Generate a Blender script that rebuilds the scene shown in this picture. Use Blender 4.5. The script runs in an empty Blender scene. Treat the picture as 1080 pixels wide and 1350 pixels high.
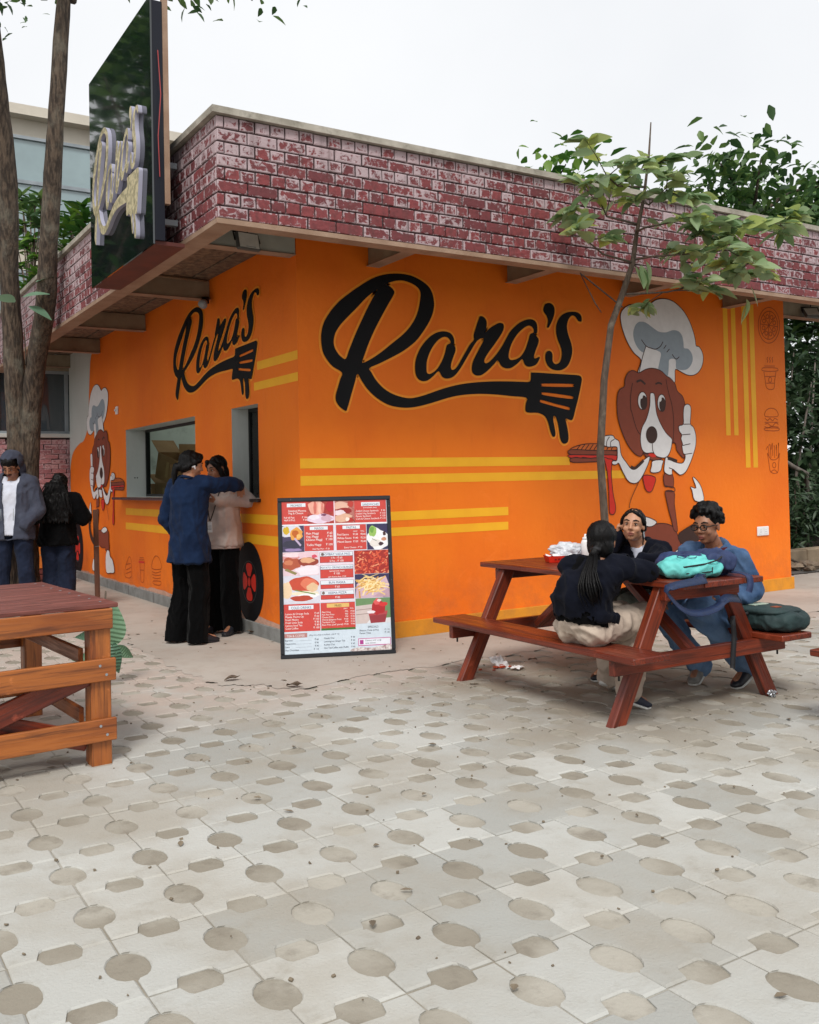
import bpy, bmesh, math, random
import numpy as np
from mathutils import Vector, Matrix, noise
from mathutils.geometry import tessellate_polygon
random.seed(7)
SC = bpy.context.scene
COL = SC.collection
PI = math.pi

# ------------------------------------------------------------------ camera
CX, CY, F = 540.0, 605.5, 1251.577
_d1 = Vector((2527 - CX, 590 - CY, F)).normalized()      # the long orange wall runs this way
_d2 = Vector((-248 - CX, 650 - CY, F)).normalized()      # the serving wall runs this way
_d3 = _d1.cross(_d2)
if _d3.y > 0: _d3 = -_d3
_d3.normalize()
_d2 = _d3.cross(_d1) if _d3.cross(_d1).dot(_d2) > 0 else _d1.cross(_d3)
EYE = Vector((-3.219, -6.713, 1.30))
right = Vector((_d1.x, _d2.x, _d3.x)); down = Vector((_d1.y, _d2.y, _d3.y)); fwd = Vector((_d1.z, _d2.z, _d3.z))
cd = bpy.data.cameras.new('camera'); cam = bpy.data.objects.new('camera', cd); COL.objects.link(cam)
m = Matrix.Identity(4)
for i in range(3):
    m[i][0] = right[i]; m[i][1] = -down[i]; m[i][2] = -fwd[i]; m[i][3] = EYE[i]
cam.matrix_world = m
cd.sensor_fit = 'HORIZONTAL'; cd.sensor_width = 36; cd.lens = 36 * F / 1080.0
cd.shift_y = -(675 - CY) / 1080.0
cd.clip_start = 0.05; cd.clip_end = 400
SC.camera = cam

# ------------------------------------------------------------------ sky, sun, exposure
SUN_EL, SUN_AZ = math.radians(50), math.radians(216)     # azimuth clockwise from +Y
w = bpy.data.worlds.new('World'); SC.world = w; w.use_nodes = True
nt = w.node_tree; nt.nodes.clear()
out = nt.nodes.new('ShaderNodeOutputWorld'); bg = nt.nodes.new('ShaderNodeBackground')
sky = nt.nodes.new('ShaderNodeTexSky'); sky.sky_type = 'NISHITA'; sky.sun_disc = False
sky.sun_elevation = SUN_EL; sky.sun_rotation = SUN_AZ; sky.dust_density = 3.0
tc = nt.nodes.new('ShaderNodeTexCoord'); nz = nt.nodes.new('ShaderNodeTexNoise'); nz.inputs['Scale'].default_value = 2.2; nz.inputs['Detail'].default_value = 5
ramp = nt.nodes.new('ShaderNodeValToRGB')
ramp.color_ramp.elements[0].position = .3; ramp.color_ramp.elements[0].color = (12.0, 12.2, 12.5, 1)
ramp.color_ramp.elements[1].position = .7; ramp.color_ramp.elements[1].color = (13.6, 13.7, 13.8, 1)
mx = nt.nodes.new('ShaderNodeMixRGB'); mx.inputs['Fac'].default_value = .9
nt.links.new(tc.outputs['Generated'], nz.inputs['Vector']); nt.links.new(nz.outputs['Fac'], ramp.inputs['Fac'])
nt.links.new(sky.outputs['Color'], mx.inputs['Color1']); nt.links.new(ramp.outputs['Color'], mx.inputs['Color2'])
nt.links.new(mx.outputs['Color'], bg.inputs['Color']); bg.inputs['Strength'].default_value = 0.049
nt.links.new(bg.outputs['Background'], out.inputs['Surface'])
sl = bpy.data.lights.new('sun', 'SUN'); sl.energy = 1.5; sl.angle = math.radians(17); sl.color = (1, .965, .91)
sun = bpy.data.objects.new('sun', sl); COL.objects.link(sun)
sd = Vector((math.sin(SUN_AZ) * math.cos(SUN_EL), math.cos(SUN_AZ) * math.cos(SUN_EL), math.sin(SUN_EL)))
sun.rotation_euler = sd.to_track_quat('Z', 'Y').to_euler(); sun.location = (-20, -20, 30)
SC.view_settings.view_transform = 'Standard'
try: SC.view_settings.look = 'None'
except Exception: pass
SC.view_settings.exposure = 0.73; SC.view_settings.gamma = 1; SC.view_settings.use_curve_mapping = False
SC.cycles.max_bounces = 8; SC.cycles.diffuse_bounces = 4; SC.cycles.glossy_bounces = 3
SC.cycles.use_denoising = True

# ------------------------------------------------------------------ unproject a point of the survey onto a real plane
def ray(px, py):
    a, b = px - CX, py - CY
    return right * a + down * b + fwd * F
def on_y(px, py, y=0.0):
    r = ray(px, py); return EYE + r * ((y - EYE.y) / r.y)
def on_x(px, py, x=0.0):
    r = ray(px, py); return EYE + r * ((x - EYE.x) / r.x)
def on_z(px, py, z=0.0):
    r = ray(px, py); return EYE + r * ((z - EYE.z) / r.z)

# ------------------------------------------------------------------ helpers
def S(r, g, b):
    f = lambda c: (c / 255 / 12.92) if c <= 10.31 else ((c / 255 + .055) / 1.055) ** 2.4
    return (f(r), f(g), f(b))
def tag(o, label=None, cat=None, group=None, kind=None):
    if label: o['label'] = label
    if cat: o['category'] = cat
    if group: o['group'] = group
    if kind: o['kind'] = kind
    return o
def thing(name, label, cat, loc=(0, 0, 0), rz=0.0, group=None):
    o = bpy.data.objects.new(name, None); COL.objects.link(o)
    o.empty_display_size = .2; o.location = loc; o.rotation_euler = (0, 0, rz)
    return tag(o, label, cat, group)
def link(name, me, parent=None, mw=None):
    o = bpy.data.objects.new(name, me); COL.objects.link(o)
    if parent is not None: o.parent = parent
    if mw is not None: o.matrix_local = mw
    return o
class MB:
    def __init__(s): s.v = []; s.f = []; s.m = []; s.a = None
    def add(s, vs, fs, mi=0):
        n = len(s.v); s.v += [tuple(v) for v in vs]; s.f += [tuple(i + n for i in f) for f in fs]; s.m += [mi] * len(fs); return s
    def box(s, lo, hi, mi=0):
        x0, y0, z0 = lo; x1, y1, z1 = hi
        return s.add([(x0,y0,z0),(x1,y0,z0),(x1,y1,z0),(x0,y1,z0),(x0,y0,z1),(x1,y0,z1),(x1,y1,z1),(x0,y1,z1)],
                     [(0,3,2,1),(4,5,6,7),(0,1,5,4),(1,2,6,5),(2,3,7,6),(3,0,4,7)], mi)
    def obox(s, mat, size, mi=0):
        n = len(s.v); a, b, c = [k / 2 for k in size]
        t = MB().box((-a,-b,-c),(a,b,c)); return s.add([mat @ Vector(v) for v in t.v], t.f, mi)
    def tube(s, path, rad, seg=8, mi=0, caps=True, flat=1.0):
        path = [Vector(p) for p in path]
        if not hasattr(rad, '__len__'): rad = [rad] * len(path)
        vs = []; fs = []; prev = None
        for i, p in enumerate(path):
            t = (path[min(i+1, len(path)-1)] - path[max(i-1, 0)])
            if t.length < 1e-9: t = Vector((0,0,1))
            t.normalize()
            if prev is None:
                u = t.orthogonal().normalized()
                if abs(t.z) < .9: u = t.cross(Vector((0,0,1))).normalized()
            else:
                u = prev - t * prev.dot(t)
                u = u.normalized() if u.length > 1e-6 else t.orthogonal().normalized()
            prev = u; v = t.cross(u)
            for k in range(seg):
                a = 2*PI*k/seg; vs.append(p + (u*math.cos(a) + v*math.sin(a)*flat) * rad[i])
        for i in range(len(path)-1):
            for k in range(seg):
                k2 = (k+1) % seg; fs.append((i*seg+k, i*seg+k2, (i+1)*seg+k2, (i+1)*seg+k))
        if caps:
            fs.append(tuple(range(seg))[::-1]); fs.append(tuple((len(path)-1)*seg + k for k in range(seg)))
        return s.add(vs, fs, mi)
    def ribbon(s, pts, wd, closed=False, tf=None, mi=0):
        """flat stroke of width wd along 2-D points, tf maps (u,v) to 3-D"""
        P = [Vector(p) for p in pts]; n = len(P); vs = []; fs = []
        for i in range(n):
            a = P[(i-1) % n] if (closed or i > 0) else P[i]; b = P[(i+1) % n] if (closed or i < n-1) else P[i]
            t = b - a; t = t.normalized() if t.length > 1e-9 else Vector((1,0)); nn = Vector((-t.y, t.x)) * wd / 2
            vs += [tf(*(P[i] + nn)), tf(*(P[i] - nn))]
        for i in range(n if closed else n-1):
            j = (i+1) % n; fs.append((2*i, 2*i+1, 2*j+1, 2*j))
        return s.add(vs, fs, mi)
    def poly(s, loops, tf, mi=0):
        L = [[Vector((p[0], p[1], 0)) for p in lp] for lp in loops]
        tri = tessellate_polygon(L); flat = [p for lp in loops for p in lp]
        return s.add([tf(*p) for p in flat], [tuple(t) for t in tri], mi)
    def mesh(s, name='mesh', mats=None, smooth=False):
        me = bpy.data.meshes.new(name); me.from_pydata(s.v, [], s.f)
        if mats is not None:
            for mm in (mats if isinstance(mats, (list, tuple)) else [mats]): me.materials.append(mm)
            if any(s.m): me.polygons.foreach_set('material_index', s.m)
        if smooth: me.polygons.foreach_set('use_smooth', [True] * len(me.polygons))
        me.update(); return me
    def build(s, name, mats, parent=None, smooth=False, mw=None):
        return link(name, s.mesh(name, mats, smooth), parent, mw)
def bevel_mesh(me, wd=.004, seg=1):
    bm = bmesh.new(); bm.from_mesh(me)
    bmesh.ops.bevel(bm, geom=[e for e in bm.edges], offset=wd, segments=seg, affect='EDGES', profile=.6)
    bm.to_mesh(me); bm.free(); return me
def bbox(name, lo, hi, mat, parent=None, bev=.004, kind=None):
    lo = Vector(lo); hi = Vector(hi); c = (lo + hi) / 2; h = (hi - lo) / 2
    me = MB().box(tuple(-h), tuple(h)).mesh(name, mat)
    if bev: bevel_mesh(me, min(bev, min(h) * .6))
    o = link(name, me, parent, Matrix.Translation(c))
    if kind: o['kind'] = kind
    return o
def beam(name, p0, p1, wd, ht, mat, parent=None, up=(0, 0, 1), bev=.004, ends=None):
    """a timber: local X along p0->p1, ht along up, wd sideways"""
    p0 = Vector(p0); p1 = Vector(p1); x = (p1 - p0); L = x.length; x.normalize()
    z = Vector(up); z = (z - x * z.dot(x)).normalized(); y = z.cross(x)
    me = MB().box((-L/2, -wd/2, -ht/2), (L/2, wd/2, ht/2)).mesh(name, mat)
    if bev: bevel_mesh(me, bev)
    mw = Matrix.Identity(4)
    for i in range(3): mw[i][0] = x[i]; mw[i][1] = y[i]; mw[i][2] = z[i]; mw[i][3] = ((p0 + p1) / 2)[i]
    return link(name, me, parent, mw)
def crom(pts, n=4, closed=True):
    P = [Vector((p[0], p[1])) for p in pts]; N = len(P); o = []
    R_ = range(N) if closed else range(N-1)
    for i in R_:
        if closed: a, b, c, d = P[(i-1) % N], P[i], P[(i+1) % N], P[(i+2) % N]
        else: a, b, c, d = P[max(i-1,0)], P[i], P[i+1], P[min(i+2,N-1)]
        for k in range(n):
            t = k / n; t2 = t*t; t3 = t2*t
            q = (b*2 + (c-a)*t + (a*2 - b*5 + c*4 - d)*t2 + (b*3 - a - c*3 + d)*t3) * .5
            o.append((q.x, q.y))
    if not closed: o.append((P[-1].x, P[-1].y))
    return o
def children_copy(o, parent=None):
    c = o.copy(); COL.objects.link(c); c.parent = parent
    for ch in list(o.children): children_copy(ch, c)
    return c

# ------------------------------------------------------------------ materials
class G:
    def __init__(s, name):
        s.m = bpy.data.materials.new(name); s.m.use_nodes = True; s.t = s.m.node_tree; s.t.nodes.clear()
        s.out = s.n('ShaderNodeOutputMaterial'); s.b = s.n('ShaderNodeBsdfPrincipled'); s.l(s.b.outputs[0], s.out.inputs['Surface'])
    def n(s, ty, **kw):
        x = s.t.nodes.new(ty)
        for k, v in kw.items(): setattr(x, k, v)
        return x
    def l(s, a, b): s.t.links.new(a, b)
    def math(s, op, a, b=None, clamp=False):
        x = s.n('ShaderNodeMath', operation=op); x.use_clamp = clamp
        for i, v in enumerate((a, b)):
            if v is None: continue
            if isinstance(v, (int, float)): x.inputs[i].default_value = v
            else: s.l(v, x.inputs[i])
        return x.outputs[0]
    def mix(s, fac, a, b):
        x = s.n('ShaderNodeMixRGB')
        for i, v in enumerate((fac, a, b)):
            if isinstance(v, tuple): x.inputs[i].default_value = (*v, 1)
            elif isinstance(v, (int, float)): x.inputs[i].default_value = v
            else: s.l(v, x.inputs[i])
        return x.outputs[0]
    def coord(s, kind='Object', stretch=(1,1,1), shift=False):
        if kind == 'World': v = s.n('ShaderNodeNewGeometry').outputs['Position']
        else: v = s.n('ShaderNodeTexCoord').outputs[kind]
        mp = s.n('ShaderNodeMapping'); mp.inputs['Scale'].default_value = stretch; s.l(v, mp.inputs['Vector'])
        if shift:
            oi = s.n('ShaderNodeObjectInfo'); cb = s.n('ShaderNodeCombineXYZ')
            k = s.math('MULTIPLY', oi.outputs['Random'], 37.0)
            for i in range(3): s.l(k, cb.inputs[i])
            s.l(cb.outputs[0], mp.inputs['Location'])
        return mp.outputs[0]
    def noise(s, vec, scale, detail=5, rough=.55, dist=0):
        x = s.n('ShaderNodeTexNoise'); x.inputs['Scale'].default_value = scale; x.inputs['Detail'].default_value = detail
        x.inputs['Roughness'].default_value = rough; x.inputs['Distortion'].default_value = dist; s.l(vec, x.inputs['Vector']); return x.outputs['Fac']
    def step(s, v, a, b, lo=0.0, hi=1.0):
        x = s.n('ShaderNodeMapRange'); x.interpolation_type = 'SMOOTHSTEP'
        s.l(v, x.inputs[0])
        for i, q in enumerate((a, b, lo, hi)): x.inputs[i+1].default_value = q
        return x.outputs[0]
    def bump(s, h, strength, dist=.01):
        x = s.n('ShaderNodeBump'); x.inputs['Strength'].default_value = strength; x.inputs['Distance'].default_value = dist
        s.l(h, x.inputs['Height']); s.l(x.outputs[0], s.b.inputs['Normal'])
    def col(s, c):
        if isinstance(c, tuple): s.b.inputs['Base Color'].default_value = (*c, 1)
        else: s.l(c, s.b.inputs['Base Color'])
    def set(s, **kw):
        for k, v in kw.items(): s.b.inputs[k.replace('_', ' ')].default_value = v
def M(name, c1, c2=None, scale=6, stretch=(1,1,1), rough=.7, bump=0, bscale=80, metal=0, rand=0, coord='Object', dirt=None, detail=5, spec=.5, coat=0, contrast=(.3,.7), bdist=.01):
    g = G(name); c2 = c2 or tuple(k * .8 for k in c1)
    v = g.coord(coord, stretch, shift=(coord == 'Object' and rand > 0))
    f = g.step(g.noise(v, scale, detail), *contrast)
    c = g.mix(f, c1, c2)
    if rand:
        oi = g.n('ShaderNodeObjectInfo'); k = g.n('ShaderNodeMapRange'); g.l(oi.outputs['Random'], k.inputs[0]); k.inputs[3].default_value = 1 - rand; k.inputs[4].default_value = 1 + rand
        hs = g.n('ShaderNodeHueSaturation'); g.l(c, hs.inputs['Color']); g.l(k.outputs[0], hs.inputs['Value']); c = hs.outputs[0]
    if dirt:
        dc, ds, lo, hi, amt = dirt
        df = g.math('MULTIPLY', g.step(g.noise(g.coord(coord), ds, 7, .65), lo, hi), amt); c = g.mix(df, c, dc)
    g.col(c); g.set(Roughness=rough, Metallic=metal); g.b.inputs['Specular IOR Level'].default_value = spec
    if coat: g.b.inputs['Coat Weight'].default_value = coat; g.b.inputs['Coat Roughness'].default_value = .25
    if bump: g.bump(g.noise(v, bscale, 6, .6), bump, bdist)
    return g.m
def wood(name, a, b, c, rough=.42, worn=.35):
    g = G(name); v = g.coord('Object', (1.2, 26, 26), True); v2 = g.coord('Object', (1, 5, 5), True); v3 = g.coord('Object', (1,1,1), True)
    gr = g.noise(v, 2.2, 8, .62, .6); big = g.noise(v2, 1.7, 4, .5, .8)
    col = g.mix(g.step(big, .32, .68), a, b); col = g.mix(g.math('MULTIPLY', g.step(gr, .45, .68), .75), col, c)
    wn = g.math('MULTIPLY', g.step(g.noise(v3, 9, 8, .7), .60, .74), worn)
    col = g.mix(wn, col, tuple(min(1, k * 2.2 + .03) for k in a))
    kn = g.n('ShaderNodeTexVoronoi'); kn.inputs['Scale'].default_value = 3.0; g.l(g.coord('Object', (1, 2.2, 2.2), True), kn.inputs['Vector'])
    col = g.mix(g.math('MULTIPLY', g.step(kn.outputs['Distance'], .10, .03), .7), col, tuple(k * .3 for k in c))
    g.col(col); g.set(Roughness=rough); g.l(g.step(gr, .3, .7, rough - .1, rough + .2), g.b.inputs['Roughness'])
    g.bump(gr, .35, .004); return g.m
def leafmat(name, c1, c2, c3, trans=.35):
    g = G(name)
    oi = g.n('ShaderNodeObjectInfo'); ge = g.n('ShaderNodeNewGeometry')
    r = g.math('FRACT', g.math('ADD', oi.outputs['Random'], ge.outputs['Random Per Island']))
    rp = g.n('ShaderNodeValToRGB'); e = rp.color_ramp.elements; e[0].color = (*c1, 1); e[1].color = (*c3, 1); e[1].position = 1
    k = e.new(.55); k.color = (*c2, 1); g.l(r, rp.inputs[0])
    g.col(rp.outputs[0]); g.set(Roughness=.45); g.b.inputs['Specular IOR Level'].default_value = .4
    tr = g.n('ShaderNodeBsdfTranslucent'); g.l(rp.outputs[0], tr.inputs[0]); mx_ = g.n('ShaderNodeMixShader'); mx_.inputs[0].default_value = trans
    g.l(g.b.outputs[0], mx_.inputs[1]); g.l(tr.outputs[0], mx_.inputs[2]); g.l(mx_.outputs[0], g.out.inputs['Surface']); return g.m
def flat(name, c, rough=.6, spec=.3): return M(name, c, tuple(k * .93 for k in c), scale=14, rough=rough, spec=spec, coord='World')

def wallpaint(name, c1, c2, c3):
    g = G(name); v = g.coord('World'); vs = g.coord('World', (3, 3, .5))
    c = g.mix(g.step(g.noise(v, 1.1, 5), .35, .7), c1, c2)
    c = g.mix(g.math('MULTIPLY', g.step(g.noise(vs, 2.2, 7, .65), .55, .78), .35), c, c3)
    zz = g.n('ShaderNodeSeparateXYZ'); g.l(g.n('ShaderNodeNewGeometry').outputs['Position'], zz.inputs[0])
    c = g.mix(g.math('MULTIPLY', g.math('MULTIPLY', g.step(zz.outputs[2], .75, .08), g.step(g.noise(v, 5, 8, .7), .35, .7)), .42), c, tuple(k * .62 + .03 for k in c3))
    c = g.mix(g.math('MULTIPLY', g.step(g.noise(v, 2.6, 8, .72, 1.2), .58, .66), .16), c, tuple(min(1, k * 1.06 + .03) for k in c1))
    sp = g.step(g.noise(v, 45, 3), .70, .76); c = g.mix(g.math('MULTIPLY', sp, .18), c, tuple(min(1, k * 1.25 + .05) for k in c1))
    g.col(c); g.set(Roughness=.62); g.b.inputs['Specular IOR Level'].default_value = .35
    h = g.math('ADD', g.math('MULTIPLY', g.noise(v, 240, 3), .4), g.noise(v, 22, 5)); h = g.math('ADD', h, g.math('MULTIPLY', g.noise(v, 3.5, 4), 1.2)); g.bump(h, .24, .014); return g.m
m_orange = wallpaint('orange_paint', S(242, 122, 13), S(234, 110, 10), S(206, 93, 12))
m_white = wallpaint('white_paint', S(196, 200, 196), S(186, 190, 186), S(160, 160, 150))
m_baseband = wallpaint('ochre_band_paint', S(222, 146, 34), S(206, 130, 30), S(170, 110, 40))
m_yellow = M('yellow_paint', S(246, 180, 18), S(238, 168, 14), scale=3, rough=.6, coord='World')
m_black = M('black_paint', S(11, 11, 14), S(16, 16, 20), scale=4, rough=.65, spec=.2, coord='World')
m_halo = M('halo_paint', S(248, 152, 22), S(244, 144, 18), scale=5, rough=.6, coord='World')
m_line = flat('dark_line_paint', S(60, 28, 22)); m_icon = flat('brown_line_paint', S(176, 74, 10))
m_mwhite = flat('mural_white', S(228, 226, 226)); m_mgray = flat('mural_grey', S(150, 162, 172)); m_mbrown = flat('mural_brown', S(136, 66, 46))
m_mdark = flat('mural_dark_brown', S(62, 40, 34)); m_mred = flat('mural_red', S(214, 48, 34)); m_mgrill = flat('mural_grill', S(208, 104, 40))
m_beam = M('beam_paint', S(150, 138, 116), S(134, 120, 100), scale=5, rough=.6, bump=.15, dirt=(S(96, 84, 66), 3, .5, .75, .6), coord='World')
m_lip = M('lip_concrete', S(158, 132, 112), S(140, 112, 92), scale=6, rough=.8, bump=.3, coord='World')
m_coping = M('coping_concrete', S(176, 170, 158), S(140, 134, 122), scale=7, rough=.85, bump=.4, coord='World', dirt=(S(70, 66, 58), 9, .55, .75, .6))
m_plinth = M('plinth_cement', S(138, 140, 138), S(118, 118, 116), scale=8, rough=.85, bump=.4, coord='World', dirt=(S(90, 86, 78), 5, .5, .75, .5))
m_soffit = M('soffit_board', S(124, 104, 84), S(78, 64, 52), scale=3, stretch=(6, 6, 6), rough=.75, bump=.3, rand=.25, dirt=(S(140, 124, 104), 4, .55, .7, .7))
m_wood = wood('red_varnished_timber', S(130, 54, 30), S(98, 36, 21), S(52, 20, 12), rough=.33, worn=.5)
m_wood2 = wood('brown_varnished_timber', S(168, 98, 44), S(136, 72, 32), S(78, 38, 17), rough=.36, worn=.5)
m_woodtop = wood('worn_red_timber', S(132, 76, 66), S(108, 56, 48), S(62, 28, 24), rough=.5, worn=.75)
m_granite = M('black_granite', S(26, 24, 24), S(44, 40, 38), scale=60, rough=.25, coord='World')
m_frame = flat('black_frame', S(16, 16, 17), .4)
m_alu = M('grey_aluminium', S(150, 158, 164), S(132, 140, 146), scale=4, rough=.45, coord='World')
m_carton = M('brown_cardboard', S(168, 134, 92), S(150, 116, 76), scale=5, rough=.85, bump=.1, rand=.1)
m_bark = M('grey_bark', S(98, 83, 69), S(52, 42, 34), scale=9, stretch=(4, 4, .8), rough=.9, bump=1.0, bscale=14, coord='Object', dirt=(S(130, 126, 112), 2.5, .5, .72, .6), bdist=.03, contrast=(.35, .62))
m_twig = M('sapling_bark', S(98, 84, 72), S(70, 58, 48), scale=14, stretch=(3, 3, 1), rough=.85, bump=.6, bscale=40, dirt=(S(132, 126, 112), 7, .55, .72, .6))
def glass(name, tint, rough=.04):
    g = G(name); g.col(g.mix(g.noise(g.coord('World'), 1.5, 3), tint, tuple(k * .6 for k in tint))); g.set(Roughness=rough, Metallic=0)
    g.b.inputs['Specular IOR Level'].default_value = 1.0; g.b.inputs['Coat Weight'].default_value = .5; g.b.inputs['Coat Roughness'].default_value = .02; return g.m
m_glass = glass('dark_window_glass', S(52, 64, 72)); m_glass2 = glass('pale_window_glass', S(150, 172, 176))
def clearglass():
    g = G('clear_glass'); t = g.n('ShaderNodeBsdfTransparent'); t.inputs[0].default_value = (.86, .9, .9, 1)
    gl = g.n('ShaderNodeBsdfGlossy'); gl.inputs['Roughness'].default_value = .02; fr = g.n('ShaderNodeFresnel'); fr.inputs[0].default_value = 1.5
    a = g.n('ShaderNodeMixShader'); g.l(fr.outputs[0], a.inputs[0]); g.l(t.outputs[0], a.inputs[1]); g.l(gl.outputs[0], a.inputs[2]); g.l(a.outputs[0], g.out.inputs['Surface']); return g.m
m_clear = clearglass()
def brickmat(name, c1, c2, w1, bias=0.0, zlo=3.1, zhi=3.66, zamt=.22):
    g = G(name); oi = g.n('ShaderNodeObjectInfo'); ge = g.n('ShaderNodeNewGeometry')
    r = g.math('FRACT', g.math('ADD', oi.outputs['Random'], ge.outputs['Random Per Island']))
    v = g.coord('World'); at = g.n('ShaderNodeAttribute'); at.attribute_name = 'rim'
    c = g.mix(r, c1, c2)
    c = g.mix(g.math('MULTIPLY', g.step(g.noise(v, 30, 5), .4, .7), .45), c, tuple(k * .6 for k in c2))
    z = g.n('ShaderNodeSeparateXYZ'); g.l(ge.outputs['Position'], z.inputs[0]); zz = g.step(z.outputs[2], zlo, zhi, 0, zamt)
    f = g.math('ADD', g.math('MULTIPLY', g.noise(v, 26, 7, .68, .6), 1.0), g.math('MULTIPLY', at.outputs['Fac'], .15))
    f = g.math('ADD', f, g.math('MULTIPLY', g.noise(v, 1.7, 3), .42))
    r2 = g.math('FRACT', g.math('MULTIPLY', r, 7.31)); f = g.math('ADD', f, g.math('MULTIPLY', r2, .20)); f = g.math('ADD', f, zz); yy = g.step(z.outputs[1], 1.2, 5.0, 0, .10); f = g.math('ADD', f, yy)
    wf = g.math('MULTIPLY', g.step(f, .92 - bias, 1.03 - bias), .76)
    c = g.mix(wf, c, w1)
    dr = g.math('MULTIPLY', g.step(g.noise(g.coord('World', (7, 7, .5)), 2.0, 6, .6), .5, .75), .45); c = g.mix(dr, c, S(70, 52, 48)); g.col(c); g.set(Roughness=.75)
    g.bump(g.math('ADD', g.noise(v, 60, 6, .6), g.math('MULTIPLY', wf, .6)), .5, .008); return g.m
m_brick = brickmat('red_brick_paint', S(130, 58, 60), S(102, 46, 50), S(188, 172, 176), .03, 3.15, 3.68, .15)
m_brick_b = brickmat('pink_brick', S(176, 124, 128), S(150, 100, 106), S(200, 170, 174), 0, 5, 6, 0)
m_mortar = M('dark_mortar', S(74, 56, 56), S(54, 40, 42), scale=20, rough=.9, bump=.4, coord='World', dirt=(S(150, 132, 132), 8, .55, .7, .5))
# ================================================================== THE SETTING
def ground_mat():
    g = G('dusty_ground'); v = g.coord('World')
    c = g.mix(g.step(g.noise(v, .35, 5), .35, .7), S(120, 110, 98), S(98, 92, 84)); c = g.mix(g.math('MULTIPLY', g.noise(v, 9, 8, .7), .5), c, S(140, 128, 112))
    g.col(c); g.set(Roughness=.95); g.bump(g.noise(v, 40, 6), .4, .02); return g.m
tag(MB().add([(-90,-70,-.03),(110,-70,-.03),(110,120,-.03),(-90,120,-.03)], [(0,1,2,3)]).build('ground', ground_mat()), kind='structure')
PX0, PX1, PY0, PY1 = -7.0, 8.7, -6.9, 9.2
m_bed = M('joint_dirt', S(168, 163, 152), S(138, 131, 118), scale=1.6, rough=.95, bump=.4, bscale=60, coord='World', contrast=(.35, .6), dirt=(S(112, 104, 92), 8, .5, .7, .5))
pav = tag(MB().add([(PX0,PY0,-.0065),(PX1,PY0,-.0065),(PX1,PY1,-.0065),(PX0,PY1,-.0065)], [(0,1,2,3)]).build('pavement', m_bed), kind='structure')
def paver_mat():
    g = G('paving_concrete'); v = g.coord('World'); oi = g.n('ShaderNodeObjectInfo'); ge = g.n('ShaderNodeNewGeometry')
    r = g.math('FRACT', g.math('ADD', oi.outputs['Random'], ge.outputs['Random Per Island']))
    c = g.mix(r, S(184, 184, 179), S(158, 158, 153))
    c = g.mix(g.math('MULTIPLY', g.step(g.noise(v, 1.1, 6, .6), .40, .66), .55), c, S(150, 140, 124))
    c = g.mix(g.math('MULTIPLY', g.step(g.noise(v, 7, 8, .7), .52, .72), .35), c, S(140, 132, 118))
    c = g.mix(g.math('MULTIPLY', g.step(g.noise(v, 120, 3), .66, .72), .30), c, S(110, 104, 96))
    y = g.n('ShaderNodeSeparateXYZ'); g.l(ge.outputs['Position'], y.inputs[0])
    du = g.math('MAXIMUM', g.step(y.outputs[1], -2.1, -1.0), g.math('MULTIPLY', g.step(y.outputs[0], -1.9, -.8), g.step(y.outputs[1], -1.6, -.6)))
    c = g.mix(g.math('MULTIPLY', du, g.step(g.noise(v, 3.5, 7, .65), .22, .6)), c, S(176, 162, 152))
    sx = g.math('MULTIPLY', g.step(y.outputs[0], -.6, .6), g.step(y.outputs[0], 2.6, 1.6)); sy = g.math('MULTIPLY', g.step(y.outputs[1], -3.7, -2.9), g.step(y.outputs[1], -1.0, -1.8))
    c = g.mix(g.math('MULTIPLY', g.math('MULTIPLY', sx, sy), g.step(g.noise(v, 2.2, 7, .65), .18, .62, .25, .8)), c, S(128, 116, 100))  # under the picnic table: food dirt, with the table's shade painted in
    g.col(c); g.set(Roughness=.88); g.b.inputs['Specular IOR Level'].default_value = .25
    g.bump(g.math('ADD', g.noise(v, 90, 5), g.math('MULTIPLY', g.noise(v, 9, 4), 1.5)), .3, .01); return g.m
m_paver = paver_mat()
CXW, CYW = .2775, .3585                                             # one paving stone, wall-aligned as surveyed
def paver_mesh(seed):
    rr = random.Random(seed); hx, hy = CXW/2 - .0018, CYW/2 - .0018; pts = []
    def wob(): return rr.uniform(-.0025, .0025)
    # left edge (x=-hx) and right edge carry half-oval notches, near and far edges half-rectangle notches
    oa, ob = .086, .056; ra, rb = .050, .050
    pts += [(-hx, -hy)]
    pts += [(-ra - .012, -hy), (-ra, -hy + rb*.8 + wob()), (-ra + .012, -hy + rb + wob()), (ra - .012, -hy + rb + wob()), (ra, -hy + rb*.8 + wob()), (ra + .012, -hy)]
    pts += [(hx, -hy)]
    ov = [(-ob*math.cos(a), oa*math.sin(a)) for a in [PI*(k/8 - .5) for k in range(9)]]
    pts += [(hx + x + wob()*.6, y) for x, y in ov]
    pts += [(hx, hy)]
    pts += [(ra + .012, hy), (ra, hy - rb*.8 + wob()), (ra - .012, hy - rb + wob()), (-ra + .012, hy - rb + wob()), (-ra, hy - rb*.8 + wob()), (-ra - .012, hy)]
    pts += [(-hx, hy)]
    pts += [(-hx - x + wob()*.6, y) for x, y in reversed(ov)]
    n = len(pts); z1 = -.0025; zi = 0
    ins = []
    for i in range(n):
        p = Vector(pts[i]); ins.append(p * .955)
    vs = [(x, y, -.0125) for x, y in pts] + [(x, y, z1 - .002) for x, y in pts] + [(q.x, q.y, zi) for q in ins]
    fs = [(i, (i+1) % n, n + (i+1) % n, n + i) for i in range(n)] + [(n + i, n + (i+1) % n, 2*n + (i+1) % n, 2*n + i) for i in range(n)]
    tri = tessellate_polygon([[Vector((q.x, q.y, 0)) for q in ins]]); fs += [tuple(2*n + k for k in t) for t in tri]
    return vs, fs
pv = [paver_mesh(k) for k in range(4)]
pvm = []
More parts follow.
